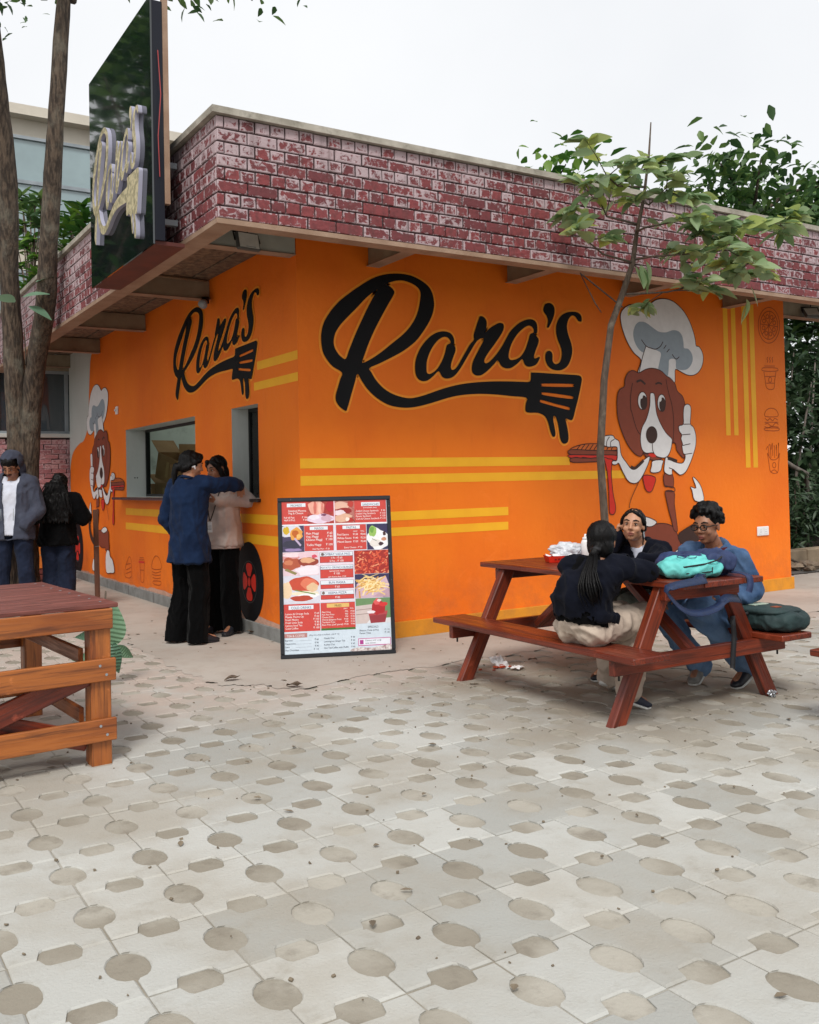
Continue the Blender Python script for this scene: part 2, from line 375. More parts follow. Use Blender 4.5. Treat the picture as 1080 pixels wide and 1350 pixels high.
for vs, fs in pv:
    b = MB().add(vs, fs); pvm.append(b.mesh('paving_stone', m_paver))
APRON = [(-.78, 9.0), (-.70, 5.2), (-.62, 4.1), (-.70, 3.2), (-.78, 2.3), (-.93, 1.4), (-1.02, .6), (-1.03, 0), (-.98, -.6), (-.86, -1.02), (-.62, -1.23), (-.33, -1.21), (.0, -1.15), (.4, -1.16), (1.2, -1.13), (2.2, -1.17), (3.4, -1.12), (4.6, -1.2), (5.4, -1.5), (6.4, -1.6), (7.4, -1.2), (8.6, -.7), (8.6, .85), (6.06, .85), (6.06, 9.0)]
def inside(x, y, P):
    c = False; j = len(P) - 1
    for i in range(len(P)):
        if (P[i][1] > y) != (P[j][1] > y) and x < (P[j][0]-P[i][0])*(y-P[i][1])/(P[j][1]-P[i][1]) + P[i][0]: c = not c
        j = i
    return c
OX, OY = -.559 + CXW/2, -1.579
cells = []
for i in range(-26, 36):
    for j in range(-16, 32):
        x, y = OX + i*CXW, OY + j*CYW
        if not (PX0 + .2 < x < PX1 - .2 and PY0 + .2 < y < PY1 - .2): continue
        if inside(x, y, APRON) and min((x-a)**2 + (y-b)**2 for a, b in APRON) > .5**2 and all(inside(x + dx, y + dy, APRON) for dx in (-.3, .3) for dy in (-.3, .3)): continue
        d = Vector((x, y, 0)) - EYE; zz = d.dot(fwd)
        if zz < .5: vis = False; size = 0
        else:
            u = CX + F*d.dot(right)/zz; v_ = CY + F*d.dot(down)/zz; vis = -20 < u < 1100 and v_ < 1370; size = 1/zz
        cells.append((not vis, -size, x, y))
cells.sort()
rest = MB()
for k, (nv, ns, x, y) in enumerate(cells):
    t = random.randrange(4); rz = random.choice((0, PI)); dz = random.uniform(-.0015, .0012)
    mw = Matrix.Translation((x + random.uniform(-.0015, .0015), y + random.uniform(-.0015, .0015), dz)) @ Matrix.Rotation(rz + random.uniform(-.006, .006), 4, 'Z') @ Matrix.Rotation(random.uniform(-.004, .004), 4, 'X')
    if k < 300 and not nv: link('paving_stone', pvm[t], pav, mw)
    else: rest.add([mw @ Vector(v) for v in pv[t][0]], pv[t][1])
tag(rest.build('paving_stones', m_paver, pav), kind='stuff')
# concrete apron round the kiosk, its dusty edge lapping over the stones
def apron_mat():
    g = G('pink_concrete'); v = g.coord('World')
    c = g.mix(g.step(g.noise(v, .8, 6), .35, .7), S(178, 170, 161), S(162, 153, 144)); c = g.mix(g.math('MULTIPLY', g.step(g.noise(v, 5, 8, .7), .45, .75), .45), c, S(150, 132, 118))
    c = g.mix(g.math('MULTIPLY', g.step(g.noise(v, 150, 2), .68, .74), .3), c, S(120, 108, 98))
    g.col(c); g.set(Roughness=.9); g.b.inputs['Specular IOR Level'].default_value = .25; g.bump(g.noise(v, 50, 6), .25, .008); return g.m
edge = []
P = crom(APRON[:21], 40, False) + APRON[21:]
for (x, y) in P:
    n1 = noise.noise(Vector((x*2.3, y*2.3, 0))) * .09 + noise.noise(Vector((x*9, y*9, 3))) * .06 + noise.noise(Vector((x*27, y*27, 9))) * .03
    edge.append((x + n1, y + n1))
tag(MB().poly([edge], lambda x, y: (x, y, .0026)).build('concrete_apron', apron_mat()), kind='structure')
m_asph = M('grey_asphalt', S(104, 102, 100), S(86, 84, 82), scale=3, rough=.92, bump=.5, bscale=50, coord='World', dirt=(S(130, 120, 108), 1.6, .5, .7, .5))
tag(MB().add([(6.08,.87,.012),(60,.87,.012),(60,40,.012),(6.08,40,.012)], [(0,1,2,3)]).build('asphalt_yard', m_asph), kind='structure')
tag(MB().add([(8.7,-60,-.006),(60,-60,-.006),(60,.86,-.006),(8.7,.86,-.006)], [(0,1,2,3)]).build('side_path', m_asph), kind='structure')

# ================================================================== THE KIOSK
cafe = thing('cafe_building', 'orange painted cafe kiosk with a red brick parapet and script lettering', 'building')
# right wall, one slab; left wall with its two serving openings
WH = 3.3
rw = MB().box((0, 0, 0), (6.0, .28, WH)).build('wall', m_orange, cafe)
def wall_holes(u0, u1, z0, z1, holes, thick):
    us = sorted({u0, u1, *[h[0] for h in holes], *[h[1] for h in holes]}); zs = sorted({z0, z1, *[h[2] for h in holes], *[h[3] for h in holes]})
    b = MB(); hole = lambda a, c: any(h[0] < a < h[1] and h[2] < c < h[3] for h in holes)
    for i in range(len(us)-1):
        for j in range(len(zs)-1):
            if hole((us[i]+us[i+1])/2, (zs[j]+zs[j+1])/2): continue
            y0, y1, a, c = us[i], us[i+1], zs[j], zs[j+1]
            b.add([(0,y0,a),(0,y1,a),(0,y1,c),(0,y0,c)], [(0,1,2,3)], 0); b.add([(thick,y0,a),(thick,y1,a),(thick,y1,c),(thick,y0,c)], [(3,2,1,0)], 1)
    for y0, y1, a, c in holes:
        b.add([(0,y0,a),(thick,y0,a),(thick,y0,c),(0,y0,c)], [(0,1,2,3)], 1); b.add([(0,y1,a),(thick,y1,a),(thick,y1,c),(0,y1,c)], [(3,2,1,0)], 1)
        b.add([(0,y0,a),(0,y1,a),(thick,y1,a),(thick,y0,a)], [(0,1,2,3)], 1); b.add([(0,y0,c),(0,y1,c),(thick,y1,c),(thick,y0,c)], [(3,2,1,0)], 1)
    b.add([(0,u1,z0),(thick,u1,z0),(thick,u1,z1),(0,u1,z1)], [(0,1,2,3)], 1)
    return b
H1 = (2.37, 4.82, 1.17, 1.98); H2 = (.80, 1.40, 1.17, 1.98); LY = 7.76
lw = wall_holes(.28, LY, 0, WH, [H1, H2], .27).build('wall', [m_orange, m_white], cafe)
bbox('wall', (5.74, .282, 0), (5.998, 9, WH), m_orange, cafe, 0)
# plinths
bbox('plinth', (-.022, .0, .0), (-.001, LY, .112), m_plinth, cafe, .004)
for y in (1.3, 2.75, 3.75, 4.72, 5.7, 6.7): bbox('plinth_joint', (-.0235, y, .0), (-.0222, y + .008, .11), m_mortar, cafe, 0)
chip = MB(); pts_t = []; pts_b = []
for k in range(60):
    y = .05 + k * .129; pts_t.append((-y, .118 + .02 + .028*noise.noise(Vector((y*3, 1, 0))) + .014*noise.noise(Vector((y*15, 4, 0))) + (.02 if y < 4 else -.01))); pts_b.append((-y, .108))
chip.poly([pts_t + pts_b[::-1]], lambda u, z: (-.0025, -u, z)); chip.build('chipped_plaster', M('bare_plaster', S(206, 160, 138), S(180, 140, 122), scale=18, rough=.9, coord='World', dirt=(S(140, 130, 122), 11, .5, .7, .8)), cafe)
bbox('skirting', (-.02, -.024, 0), (6.024, -.001, .135), m_baseband, cafe, .004)
# roof slab, fascia and coping
OV = 1.04; FX1 = 7.3; FY1 = 7.76; FZ0, FZ1 = 2.985, 3.645
b = MB(); b.box((-.92, -.92, 3.26), (FX1, .7, 3.58)); b.box((-.92, .701, 3.26), (.5, FY1, 3.58)); b.box((3.1, .701, 3.26), (FX1, FY1, 3.58)); b.box((.501, 7.2, 3.26), (3.099, FY1, 3.58)); roof = b.build('roof', m_plinth, cafe)
MB().box((.48, .68, 3.60), (3.12, 7.22, 3.606)).build('added_skylight', m_clear, roof)  # unseen roof opening, added to let daylight into the kitchen
b = MB(); b.box((-OV + .012, -OV + .012, FZ0), (FX1, -.93, FZ1)); b.box((-OV + .012, -.9295, FZ0), (-.93, FY1, FZ1)); fascia = b.build('fascia', m_mortar, cafe)
b = MB(); b.box((-OV - .004, -OV - .004, 2.952), (FX1, -.92, 2.9845)); b.box((-OV - .004, -.9195, 2.952), (-.90, FY1, 2.9845)); b.build('fascia_lip', m_lip, cafe)
b = MB(); b.box((-OV - .035, -OV - .035, 3.6455), (FX1, -.88, 3.69)); b.box((-OV - .035, -.8795, 3.6455), (-.88, FY1, 3.69)); b.build('coping', m_coping, cafe)
bbox('parapet_back', (-.925, -.9195, 3.581), (FX1, -.90, 3.645), m_coping, cafe, 0)
def brick_mesh(L, h, d, seed, rough=.0012):
    rr = random.Random(seed); b = MB(); j = lambda: rr.uniform(-rough, rough) * 1.6
    hx, hz = L/2, h/2; c = .0045; e = .016
    ring0 = [(-hx, 0, -hz), (hx, 0, -hz), (hx, 0, hz), (-hx, 0, hz)]
    ring1 = [(x + j(), -d + .0035, z + j()) for x, _, z in ring0]
    ring2 = [(x*(1 - c/hx) + j(), -d, z*(1 - c/hz) + j()) for x, _, z in ring0]
    ring3 = [(x*(1 - e/hx) + j()*2, -d - rr.uniform(-.0005, .0016), z*(1 - e*.8/hz) + j()*2) for x, _, z in ring0]
    vs = ring0 + ring1 + ring2 + ring3; fs = []
    for r in range(3):
        for k in range(4): k2 = (k+1) % 4; fs.append((r*4+k, r*4+k2, (r+1)*4+k2, (r+1)*4+k))
    fs.append((12, 13, 14, 15)); rim = [1.0]*12 + [0.0]*4
    return vs, fs, rim
def mesh_rim(name, vs, fs, rim, mat):
    me = bpy.data.meshes.new(name); me.from_pydata(vs, [], fs); me.materials.append(mat)
    a = me.attributes.new('rim', 'FLOAT', 'POINT'); a.data.foreach_set('value', rim); me.update(); return me
NC = 8; CH = (FZ1 - FZ0) / NC
SL, HL = .212, .106
bt = {'s': [brick_mesh(SL - .011, CH - .011, .012, k) for k in range(5)], 'h': [brick_mesh(HL - .010, CH - .011, .012, 20 + k) for k in range(5)], 'q': [brick_mesh(.053 - .006, CH - .011, .012, 40 + k) for k in range(5)]}
bmm = {k: [mesh_rim('brick', *q, m_brick) for q in v] for k, v in bt.items()}
places = []
for c in range(NC):
    z = FZ0 + (c + .5) * CH; kind = 's' if c % 2 == 0 else 'h'; L = SL if kind == 's' else HL
    off = 0 if kind == 's' else .053
    if kind == 'h':
        places.append((Matrix.Translation((-OV + .0265, -OV + .012, z)), 'q')); places.append((Matrix.Translation((-OV + .012, -OV + .0125 + .0265, z)) @ Matrix.Rotation(-PI/2, 4, 'Z'), 'q'))
    n = int((FX1 + OV) / L)
    for i in range(n):
        x = -OV + off + (i + .5) * L + random.uniform(-.002, .002); places.append((Matrix.Translation((x, -OV + .012, z + random.uniform(-.0015, .0015))), kind))
    n = int((FY1 + OV) / L)
    for i in range(n):
        y = -OV + .0125 + off + (i + .5) * L + random.uniform(-.002, .002)
        places.append((Matrix.Translation((-OV + .012, y, z + random.uniform(-.0015, .0015))) @ Matrix.Rotation(-PI/2, 4, 'Z'), kind))
def seen(p, margin=25):
    d = Vector(p) - EYE; zz = d.dot(fwd)
    if zz < .3: return None
    u = CX + F*d.dot(right)/zz; v_ = CY + F*d.dot(down)/zz
    return (u, v_, zz) if (-margin < u < 1080 + margin and -margin < v_ < 1350 + margin) else None
pl = []
for mw, kind in places:
    s_ = seen(mw.translation); side = abs((mw.to_3x3() @ Vector((0,-1,0))).dot((mw.translation - EYE).normalized()))
    sc_ = (side * (2 if kind == 's' else 1) / s_[2]**2) if s_ else -1
    pl.append((-sc_, len(pl), mw, kind))
pl.sort(key=lambda t: t[:2])
rv, rf, rr_ = [], [], []
for k, (sc_, _, mw, kind) in enumerate(pl):
    q = random.randrange(5); mw = mw @ Matrix.Rotation(random.uniform(-.006, .006), 4, 'Y') @ Matrix.Translation((0, random.uniform(-.0025, .002), 0))
    if k < 300: link('brick', bmm[kind][q], fascia, mw)
    else:
        n = len(rv); vs, fs, rim = bt[kind][q]; rv += [mw @ Vector(v) for v in vs]; rf += [tuple(i + n for i in f) for f in fs]; rr_ += rim
tag(link('brickwork', mesh_rim('brickwork', rv, rf, rr_, m_brick), fascia), kind='stuff')
# soffit boards and cantilever beams
for k in range(5):
    x0 = -.92 + k * .184; bbox('soffit_board', (x0 + .004, -.915, 3.243 + (k % 2) * .006), (x0 + .178, FY1, 3.2595), m_soffit, cafe, .003)
for k in range(5):
    y0 = -.92 + k * .184; bbox('soffit_board', (.003, y0 + .004, 3.243 + (k % 2) * .006), (FX1, y0 + .178, 3.2595), m_soffit, cafe, .003)
def ibeam(p0, p1, name='roof_beam'):
    """painted channel beam: web with a flange below"""
    p0 = Vector(p0); p1 = Vector(p1)
    o = beam(name, p0, p1, .085, .178, m_beam, cafe, bev=.004)
    d = (p1 - p0).normalized(); s = d.cross(Vector((0, 0, 1)))
    fl = MB(); L = (p1 - p0).length
    fl.box((-L/2, -.062, -.094), (L/2, .062, -.0895)); f = fl.build('flange', m_lip, o); return o
for y in (1.9, 3.95, 5.96, 7.66): ibeam((-.899, y + .043, 3.150), (-.001 if y < LY else .2, y + .043, 3.150))
for x in (.65, 2.09, 3.52, 4.98): ibeam((x + .043, -.919, 3.150), (x + .043, -.001, 3.150))
ob = beam('corner_beam', (-.899, .05, 3.163), (-.001, .05, 3.163), .09, .155, M('pale_beam', S(176, 178, 168), S(160, 160, 150), scale=4, rough=.6, coord='World', dirt=(S(110, 104, 92), 6, .55, .72, .7)), cafe)
bbox('flange', (-.898, -.012, 3.080), (-.004, .11, 3.0845), m_lip, cafe, 0)
ibeam((6.001, .06, 3.150), (FX1 - .01, .06, 3.150))
conduit = MB().tube([(-.86, .35, 3.225), (-.86, 1.75, 3.225), (-.60, 1.84, 3.225), (-.05, 1.87, 3.225)], .012, 8).build('conduit', m_beam, cafe, True)
# serving openings: frame, pane, counter, side leaf
def window(y0, y1, z0, z1, x, mull, panes):
    fr = MB(); t = .03
    fr.box((x, y0, z0), (x + .03, y0 + t, z1)); fr.box((x, y1 - t, z0), (x + .03, y1, z1)); fr.box((x, y0 + t, z0), (x + .03, y1 - t, z0 + t)); fr.box((x, y0 + t, z1 - t), (x + .03, y1 - t, z1))
    for q in mull: fr.box((x - .004, q - t/2, z0 + t), (x + .034, q + t/2, z1 - t))
    f = fr.build('window_frame', m_frame, cafe)
    for a, c in panes: MB().box((x + .012, a, z0 + t), (x + .016, c, z1 - t)).build('pane', m_clear, f)
    return f
window(*H1, .235, [], [])
f2 = window(*H2, .16, [1.10], [(.83, 1.085), (1.115, 1.37)])
bbox('window_lining', (.262, 4.79, 1.175), (.285, 4.818, 1.975), m_frame, cafe, 0)
bbox('counter', (-.13, 2.28, 1.140), (.262, 5.02, 1.169), m_granite, cafe, .005)
bbox('counter', (-.035, .77, 1.140), (.262, 1.43, 1.169), m_granite, cafe, .005)
for y in (4.6, 4.68): pass
for xk in (.10, .13): MB().tube([(xk, 4.819, 1.40), (xk, 4.813, 1.40)], .008, 8).build('screw_cap', m_frame, cafe)
# kitchen behind the openings
m_kit = M('kitchen_paint', S(222, 228, 218), S(208, 214, 204), scale=2, rough=.6, coord='World', dirt=(S(120, 124, 112), 3, .5, .75, .5))
b = MB(); b.add([(3.2,.28,0),(3.2,7.7,0),(3.2,7.7,3.2),(3.2,.28,3.2)], [(0,1,2,3)]); b.add([(.27,.285,0),(3.2,.285,0),(3.2,.285,3.2),(.27,.285,3.2)], [(0,1,2,3)]); b.add([(.27,7.7,0),(3.2,7.7,0),(3.2,7.7,3.2),(.27,7.7,3.2)], [(0,1,2,3)]); [b.add([(x0,y0,3.2),(x1,y0,3.2),(x1,y1,3.2),(x0,y1,3.2)], [(0,1,2,3)]) for x0,y0,x1,y1 in ((.27,.28,3.2,.7),(.27,.7,.5,7.7),(3.1,.7,3.2,7.7),(.5,7.2,3.1,7.7))]  # ceiling strips leave the added daylight opening free
b.build('kitchen_wall', m_kit, cafe)
MB().add([(.27,.28,.02),(3.2,.28,.02),(3.2,7.7,.02),(.27,7.7,.02)], [(0,1,2,3)]).build('kitchen_floor', m_kit, cafe)
# ================================================================== PAINT ON THE WALLS
def za(ox, oy, k): return lambda p: (ox + p[0]*k, oy + p[1]*k)
A_ = za(410, 350, 1/6); B_ = za(540, 390, 240/1080); D1 = za(810, 390, 1/9); D2 = za(745, 520, 1/6); V_ = za(940, 390, 110/594); L8 = za(100, 620, 140/1050)
def WR(p): q = on_y(p[0], p[1]); return (q.x, q.z)
def WL(p): q = on_x(p[0], p[1]); return (-q.y, q.z)
tfR = lambda lay: (lambda u, z: (u, -.0016 - .0006*lay, z))
tfL = lambda lay: (lambda u, z: (-.0016 - .0006*lay, -u, z))
R_outer = [A_(p) for p in [(243,848),(228,900),(210,965),(194,1020),(194,1068),(222,1115),(272,1150),(288,1120),(318,1015),(345,920),(366,857),(400,915),(450,985),(520,1050),(600,1098),(680,1120),(770,1125),(860,1112),(960,1085)]]
R_outer += [B_(p) for p in [(225,606),(300,590),(400,582),(500,585),(600,595),(690,605),(688,635),(684,668),(695,692),(760,695),(800,715),(820,755),(833,805),(846,835),(860,833),(863,810),(856,770),(850,735),(853,712),(866,722),(880,770),(890,840),(903,872),(922,877),(938,862),(940,825),(932,775),(924,730),(948,737),(966,732),(980,680),(1000,600),(1018,510),(1017,485),(1000,472),(950,468),(850,462),(732,455),(718,464),(712,508),(660,510),(600,508),(500,508),(400,513),(300,525),(200,550),(100,585),(40,602)]]
R_outer += [A_(p) for p in [(780,1050),(720,1042),(640,1015),(570,970),(510,905),(475,845),(460,812),(540,775),(640,725),(730,675),(820,605),(880,530),(935,440),(965,360),(970,290),(955,215),(920,160),(860,115),(790,82),(710,67),(620,67),(540,82),(460,115),(380,165),(300,220),(220,285),(150,365),(100,450),(80,530),(78,600),(90,680),(120,740),(170,800)]]
hole1 = [A_(p) for p in [(522,192),(490,212),(430,260),(360,335),(290,405),(230,470),(190,535),(176,600),(185,650),(210,695),(240,726),(272,738),(300,665),(350,540),(400,430),(450,325),(500,230)]]
hole2 = [A_(p) for p in [(588,152),(614,138),(670,122),(730,122),(790,142),(840,175),(862,215),(860,270),(848,340),(825,410),(780,485),(720,550),(640,615),(560,680),(480,735),(404,770),(420,710),(460,600),(510,490),(565,385),(615,295),(650,235),(655,205),(635,178),(612,160)]]
slots = [[B_(p) for p in q] for q in ([(790,521),(960,523),(967,532),(960,541),(792,538),(785,530)], [(790,573),(880,583),(962,596),(967,605),(958,612),(870,602),(790,588),(782,580)], [(780,618),(860,640),(940,660),(948,668),(940,677),(860,657),(780,634),(772,625)])]
ara = [B_(p) for p in [(30,440),(35,375),(65,305),(110,250),(155,220),(200,211),(240,222),(260,252),(262,284),(250,288),(266,300),(270,325),(258,360),(245,400),(243,430),(255,440),(280,420),(320,350),(355,290),(378,262),(377,235),(390,190),(405,145),(415,122),(435,125),(452,145),(455,175),(447,216),(470,195),(500,175),(530,161),(553,168),(556,195),(540,230),(500,290),(460,345),(440,385),(448,400),(470,392),(510,350),(545,300),(570,255),(600,205),(650,160),(700,140),(735,145),(753,170),(754,220),(738,224),(762,255),(760,285),(745,325),(735,360),(742,372),(768,362),(765,382),(745,410),(705,422),(680,408),(666,376),(640,400),(600,428),(565,430),(540,415),(520,384),(500,405),(460,445),(420,472),(385,470),(367,445),(372,395),(400,335),(438,258),(400,266),(350,345),(300,430),(260,478),(220,492),(190,480),(170,448),(140,475),(105,502),(70,506),(42,485)]]
ha1 = [B_(p) for p in [(98,435),(102,380),(125,320),(160,270),(195,246),(222,248),(238,268),(238,282),(218,294),(205,345),(185,395),(155,440),(120,463),(102,458)]]
ha2 = [B_(p) for p in [(585,350),(600,290),(635,230),(680,188),(710,178),(730,195),(732,218),(712,228),(700,270),(680,325),(650,365),(615,380),(592,378)]]
apo = [B_(p) for p in [(790,80),(800,52),(825,43),(848,55),(858,85),(850,130),(830,175),(820,190),(812,185),(818,150),(810,120),(795,100)]]
ess = [B_(p) for p in [(1018,150),(1015,120),(995,100),(960,95),(920,103),(890,125),(870,165),(865,210),(875,260),(895,310),(900,350),(890,390),(870,405),(855,402),(845,385),(845,350),(835,330),(815,328),(802,350),(805,390),(825,425),(860,442),(900,440),(935,415),(955,370),(962,325),(955,280),(938,230),(930,180),(940,140),(960,118),(980,125),(995,148),(1008,154)]]
LOGO = [[R_outer, hole1, hole2, *slots], [ara, ha1, ha2], [apo], [ess]]
LOGO_R = [[crom([WR(p) for p in lp], 3) for lp in g] for g in LOGO]
def offset(loop, d):
    n = len(loop); a = sum(loop[i][0]*loop[(i+1) % n][1] - loop[(i+1) % n][0]*loop[i][1] for i in range(n)); s = 1 if a > 0 else -1
    o = []
    for i in range(n):
        p0 = Vector(loop[i-1]); p2 = Vector(loop[(i+1) % n]); t = (p2 - p0)
        if t.length < 1e-7: continue
        t.normalize(); o.append((loop[i][0] + s*t.y*d, loop[i][1] - s*t.x*d))
    return o
def union_halo(group_loops, d):
    out_ = []
    for g in group_loops: out_.append(offset(g[0], d))
    return out_
def letters(loops, tf, base, parent, name):
    """halo ring and black strokes"""
    hb = MB()
    for k, g in enumerate(loops):
        hb.ribbon(g[0], .040, True, tf(base + k))
        for h in g[1:3]:
            if len(h) > 30: hb.ribbon(h, .040, True, tf(base + 4 + k))
    hb.build('painted_glow', m_halo, parent)
    for k, g in enumerate(loops):
        MB().poly(g, tf(base + 9 + k)).build(name, m_black, parent)
letters(LOGO_R, tfR, 2, rw, 'painted_letter')
# the same lettering, narrower, on the serving wall: affine fit through four surveyed points
src = np.array([[*WR(A_((270,1148))), 1], [*WR(A_((665,67))), 1], [*WR(B_((965,95))), 1], [*WR(B_((922,877))), 1], [*WR(A_((78,570))), 1], [*WR(B_((1018,490))), 1]])
dst = np.array([WL((234.5, 528)), WL((258.5, 403.5)), WL((335, 385)), WL((330.5, 523.5)), WL((227.5, 478)), WL((338.5, 452))])
AF, *_ = np.linalg.lstsq(src, dst, rcond=None)
LOGO_L = [[[tuple(np.array([u, z, 1]) @ AF) for u, z in lp] for lp in g] for g in LOGO_R]
letters(LOGO_L, tfL, 2, lw, 'painted_letter')
def paint(name, pts, mat, lay, wall='R', outline=False, smooth=3, parent=None, W=None):
    W = W or (WR if wall == 'R' else WL); tf = (tfR if wall == 'R' else tfL)
    P = [W(p) for p in pts]
    if smooth > 1: P = crom(P, smooth)
    o = MB().poly([P], tf(lay)).build(name, mat, parent or (rw if wall == 'R' else lw))
    if outline: MB().ribbon(P, .0085, True, tf(lay + .5)).build('outline', m_line, o)
    return o
def stroke(name, pts, wd, mat, lay, wall='R', smooth=4, closed=False, parent=None, W=None):
    W = W or (WR if wall == 'R' else WL); tf = (tfR if wall == 'R' else tfL)
    P = [W(p) for p in pts]
    if smooth > 1: P = crom(P, smooth, closed)
    return MB().ribbon(P, wd, closed, tf(lay)).build(name, mat, parent or (rw if wall == 'R' else lw))
def ell2(c, rx, ry, n=20, rot=0): return [(c[0] + rx*math.cos(2*PI*k/n)*math.cos(rot) - ry*math.sin(2*PI*k/n)*math.sin(rot), c[1] + rx*math.cos(2*PI*k/n)*math.sin(rot) + ry*math.sin(2*PI*k/n)*math.cos(rot)) for k in range(n)]
# stripes
for q in ([(400.5,604),(751,602.4),(751,613.6),(400.5,617)], [(400.5,626),(824,621.3),(824,630.6),(400.5,640)], [(400.5,680),(670,667.8),(670,679),(400.5,692)], [(400.5,703),(670,686.7),(670,697),(400.5,715)]):
    P = [WR(p) for p in q]; P[0] = (.002, P[0][1]); P[3] = (.002, P[3][1]); zt = (P[0][1] + P[1][1])/2; zb = (P[2][1] + P[3][1])/2
    P = [(P[0][0], zt), (P[1][0], zt), (P[1][0], zb), (P[0][0], zb)]; MB().poly([P], tfR(0)).build('painted_stripe', m_yellow, rw)
for x0, x1, y1, dx in ((72,104,993,19),(130,160,993,18),(205,238,1222,27),(258,290,1222,28)):
    P = [WR(V_(p)) for p in ((x0,62),(x1,62),(x1+dx,y1),(x0+dx,y1))]; xa = (P[0][0]+P[3][0])/2; xb = (P[1][0]+P[2][0])/2
    MB().poly([[(xa, P[0][1]), (xb, P[0][1]), (xb, P[2][1]), (xa, P[2][1])]], tfR(0)).build('painted_stripe', m_yellow, rw)
for q in ([(339,477),(397,460),(397,472),(339,488)], [(335,504),(397,490),(397,501),(335,515)], [(166,670),(362,679),(362,691),(166,679)], [(166,689),(366,707),(366,720),(166,698)]):
    P = [WL(p) for p in q]; zt = (P[0][1]+P[1][1])/2; zb = (P[2][1]+P[3][1])/2; u0 = P[0][0]; u1 = min(P[1][0], -.03) if P[1][0] > -.5 else P[1][0]
    if u1 > -.6: u1 = -.002
    MB().poly([[(u0, zt), (u1, zt), (u1, zb), (u0, zb)]], tfL(0)).build('painted_stripe', m_yellow, lw)
# pale unpainted end of the serving wall
P = [WL((121,466)), WL((119,480)), WL((117.5,520)), WL((116,560)), WL((111,580)), WL((105,585)), WL((97,596)), WL((93.5,612)), WL((92.6,640))]
P = crom([(u, z) for u, z in P], 4, False); P = [(P[0][0], WH - .002)] + P + [(P[-1][0], .6), (-7.758, .5), (-7.758, WH - .002)]
MB().poly([P], tfL(1)).build('painted_field', m_white, lw)
# chef dog, drawn once as layers, used on both walls
DOG = []   # (kind, name, points(px), material, layer, width)
def dp(name, pts, mat, lay, ol=True): DOG.append(('p', name, pts, mat, lay, ol))
def ds(name, pts, wd, mat, lay): DOG.append(('s', name, pts, mat, lay, wd))
f = lambda tr, L: [tr(p) for p in L]
dp('painted_hat', f(D1, [(360,155),(320,130),(250,108),(180,108),(120,140),(80,190),(68,260),(85,370),(120,480),(165,580),(230,680),(310,755),(298,830),(283,925),(430,990),(600,1010),(706,1035),(716,960),(722,872),(800,910),(870,942),(940,940),(1000,900),(1040,820),(1050,730),(1035,660),(1000,605),(965,592),(955,520),(930,420),(890,310),(830,200),(760,120),(680,60),(590,35),(500,45),(430,90)]), m_mwhite, 8)
dp('painted_shade', f(D1, [(220,430),(240,360),(270,320),(310,307),(370,320),(440,370),(520,425),(600,435),(650,420),(700,408),(760,425),(800,480),(815,560),(822,620),(870,630),(910,680),(925,750),(905,820),(860,870),(800,882),(745,870),(725,850),(720,757),(648,757),(640,850),(620,960),(520,890),(530,790),(548,685),(500,650),(440,622),(373,600),(345,668),(300,650),(255,590),(225,510)]), m_mgray, 10, False)
for q in ([(315,520),(370,595),(430,622),(485,634),(540,600),(570,545)], [(580,628),(610,585)], [(615,670),(648,632)], [(680,695),(725,752),(765,722)], [(370,595),(330,720),(288,912)]): ds('painted_crease', f(D1, q), .009, m_line, 11)
dp('painted_head', f(D1, [(283,915),(230,890),(180,895),(140,940),(118,1010),(115,1075),(60,1110),(35,1170),(25,1250)]) + f(D2, [(407,60),(410,150),(425,230),(460,330),(500,410),(550,470),(590,490),(608,478),(612,460),(625,470),(700,505),(800,470),(842,388),(870,390),(880,440),(915,488),(940,500),(955,420),(958,300),(955,180),(943,80)]) + f(D1, [(825,1260),(800,1190),(740,1130),(715,1050),(660,980),(610,950),(560,900),(500,870),(430,860),(360,875)]), m_mbrown, 12)
dp('painted_muzzle', f(D2, [(680,-12),(668,0),(665,90),(640,190),(605,260),(592,330),(595,400),(610,445),(640,465),(690,462),(720,490),(770,502),(805,490),(830,440),(840,380),(838,350),(790,300),(740,210),(715,130),(705,20),(695,-8)]), m_mwhite, 15)
dp('painted_jaw', f(D2, [(610,462),(640,472),(692,466),(720,494),(760,506),(715,520),(660,512)]), m_mbrown, 14)
dp('painted_tongue', f(D2, [(655,470),(695,468),(715,490),(690,498),(665,488)]), m_mred, 16, False)
dp('painted_nose', ell2(D2((679,320)), 45/6, 68/6), m_mdark, 18, False)
ds('painted_crease', f(D2, [(684,388),(687,440),(700,472)]), .009, m_line, 18)
for c, rx, ry, pc, pr, hc in (((325,1245),54,105,(340,1268),42,(310,1190)), ((552,1270),48,100,(562,1292),38,(533,1225))):
    dp('painted_eye', ell2(D1(c), rx/9, ry/9), m_mwhite, 15); dp('painted_pupil', ell2(D1(pc), pr/9, 86/9), m_mdark, 17, False); dp('painted_glint', ell2(D1(hc), 18/9, 32/9), m_mwhite, 18, False)
ds('painted_brow', f(D1, [(256,1022),(285,1008),(312,1008),(360,1050)]), .022, m_mdark, 15); ds('painted_brow', f(D1, [(480,1050),(505,1036),(530,1036),(556,1050)]), .018, m_mdark, 15)
ds('painted_crease', f(D1, [(208,1035),(185,1200),(188,1350)]) + f(D2, [(520,130),(560,270),(595,322)]), .008, m_line, 14)
ds('painted_crease', f(D1, [(605,990),(620,1080),(650,1200)]) + f(D2, [(835,60),(850,150),(855,250),(850,388)]), .008, m_line, 14)
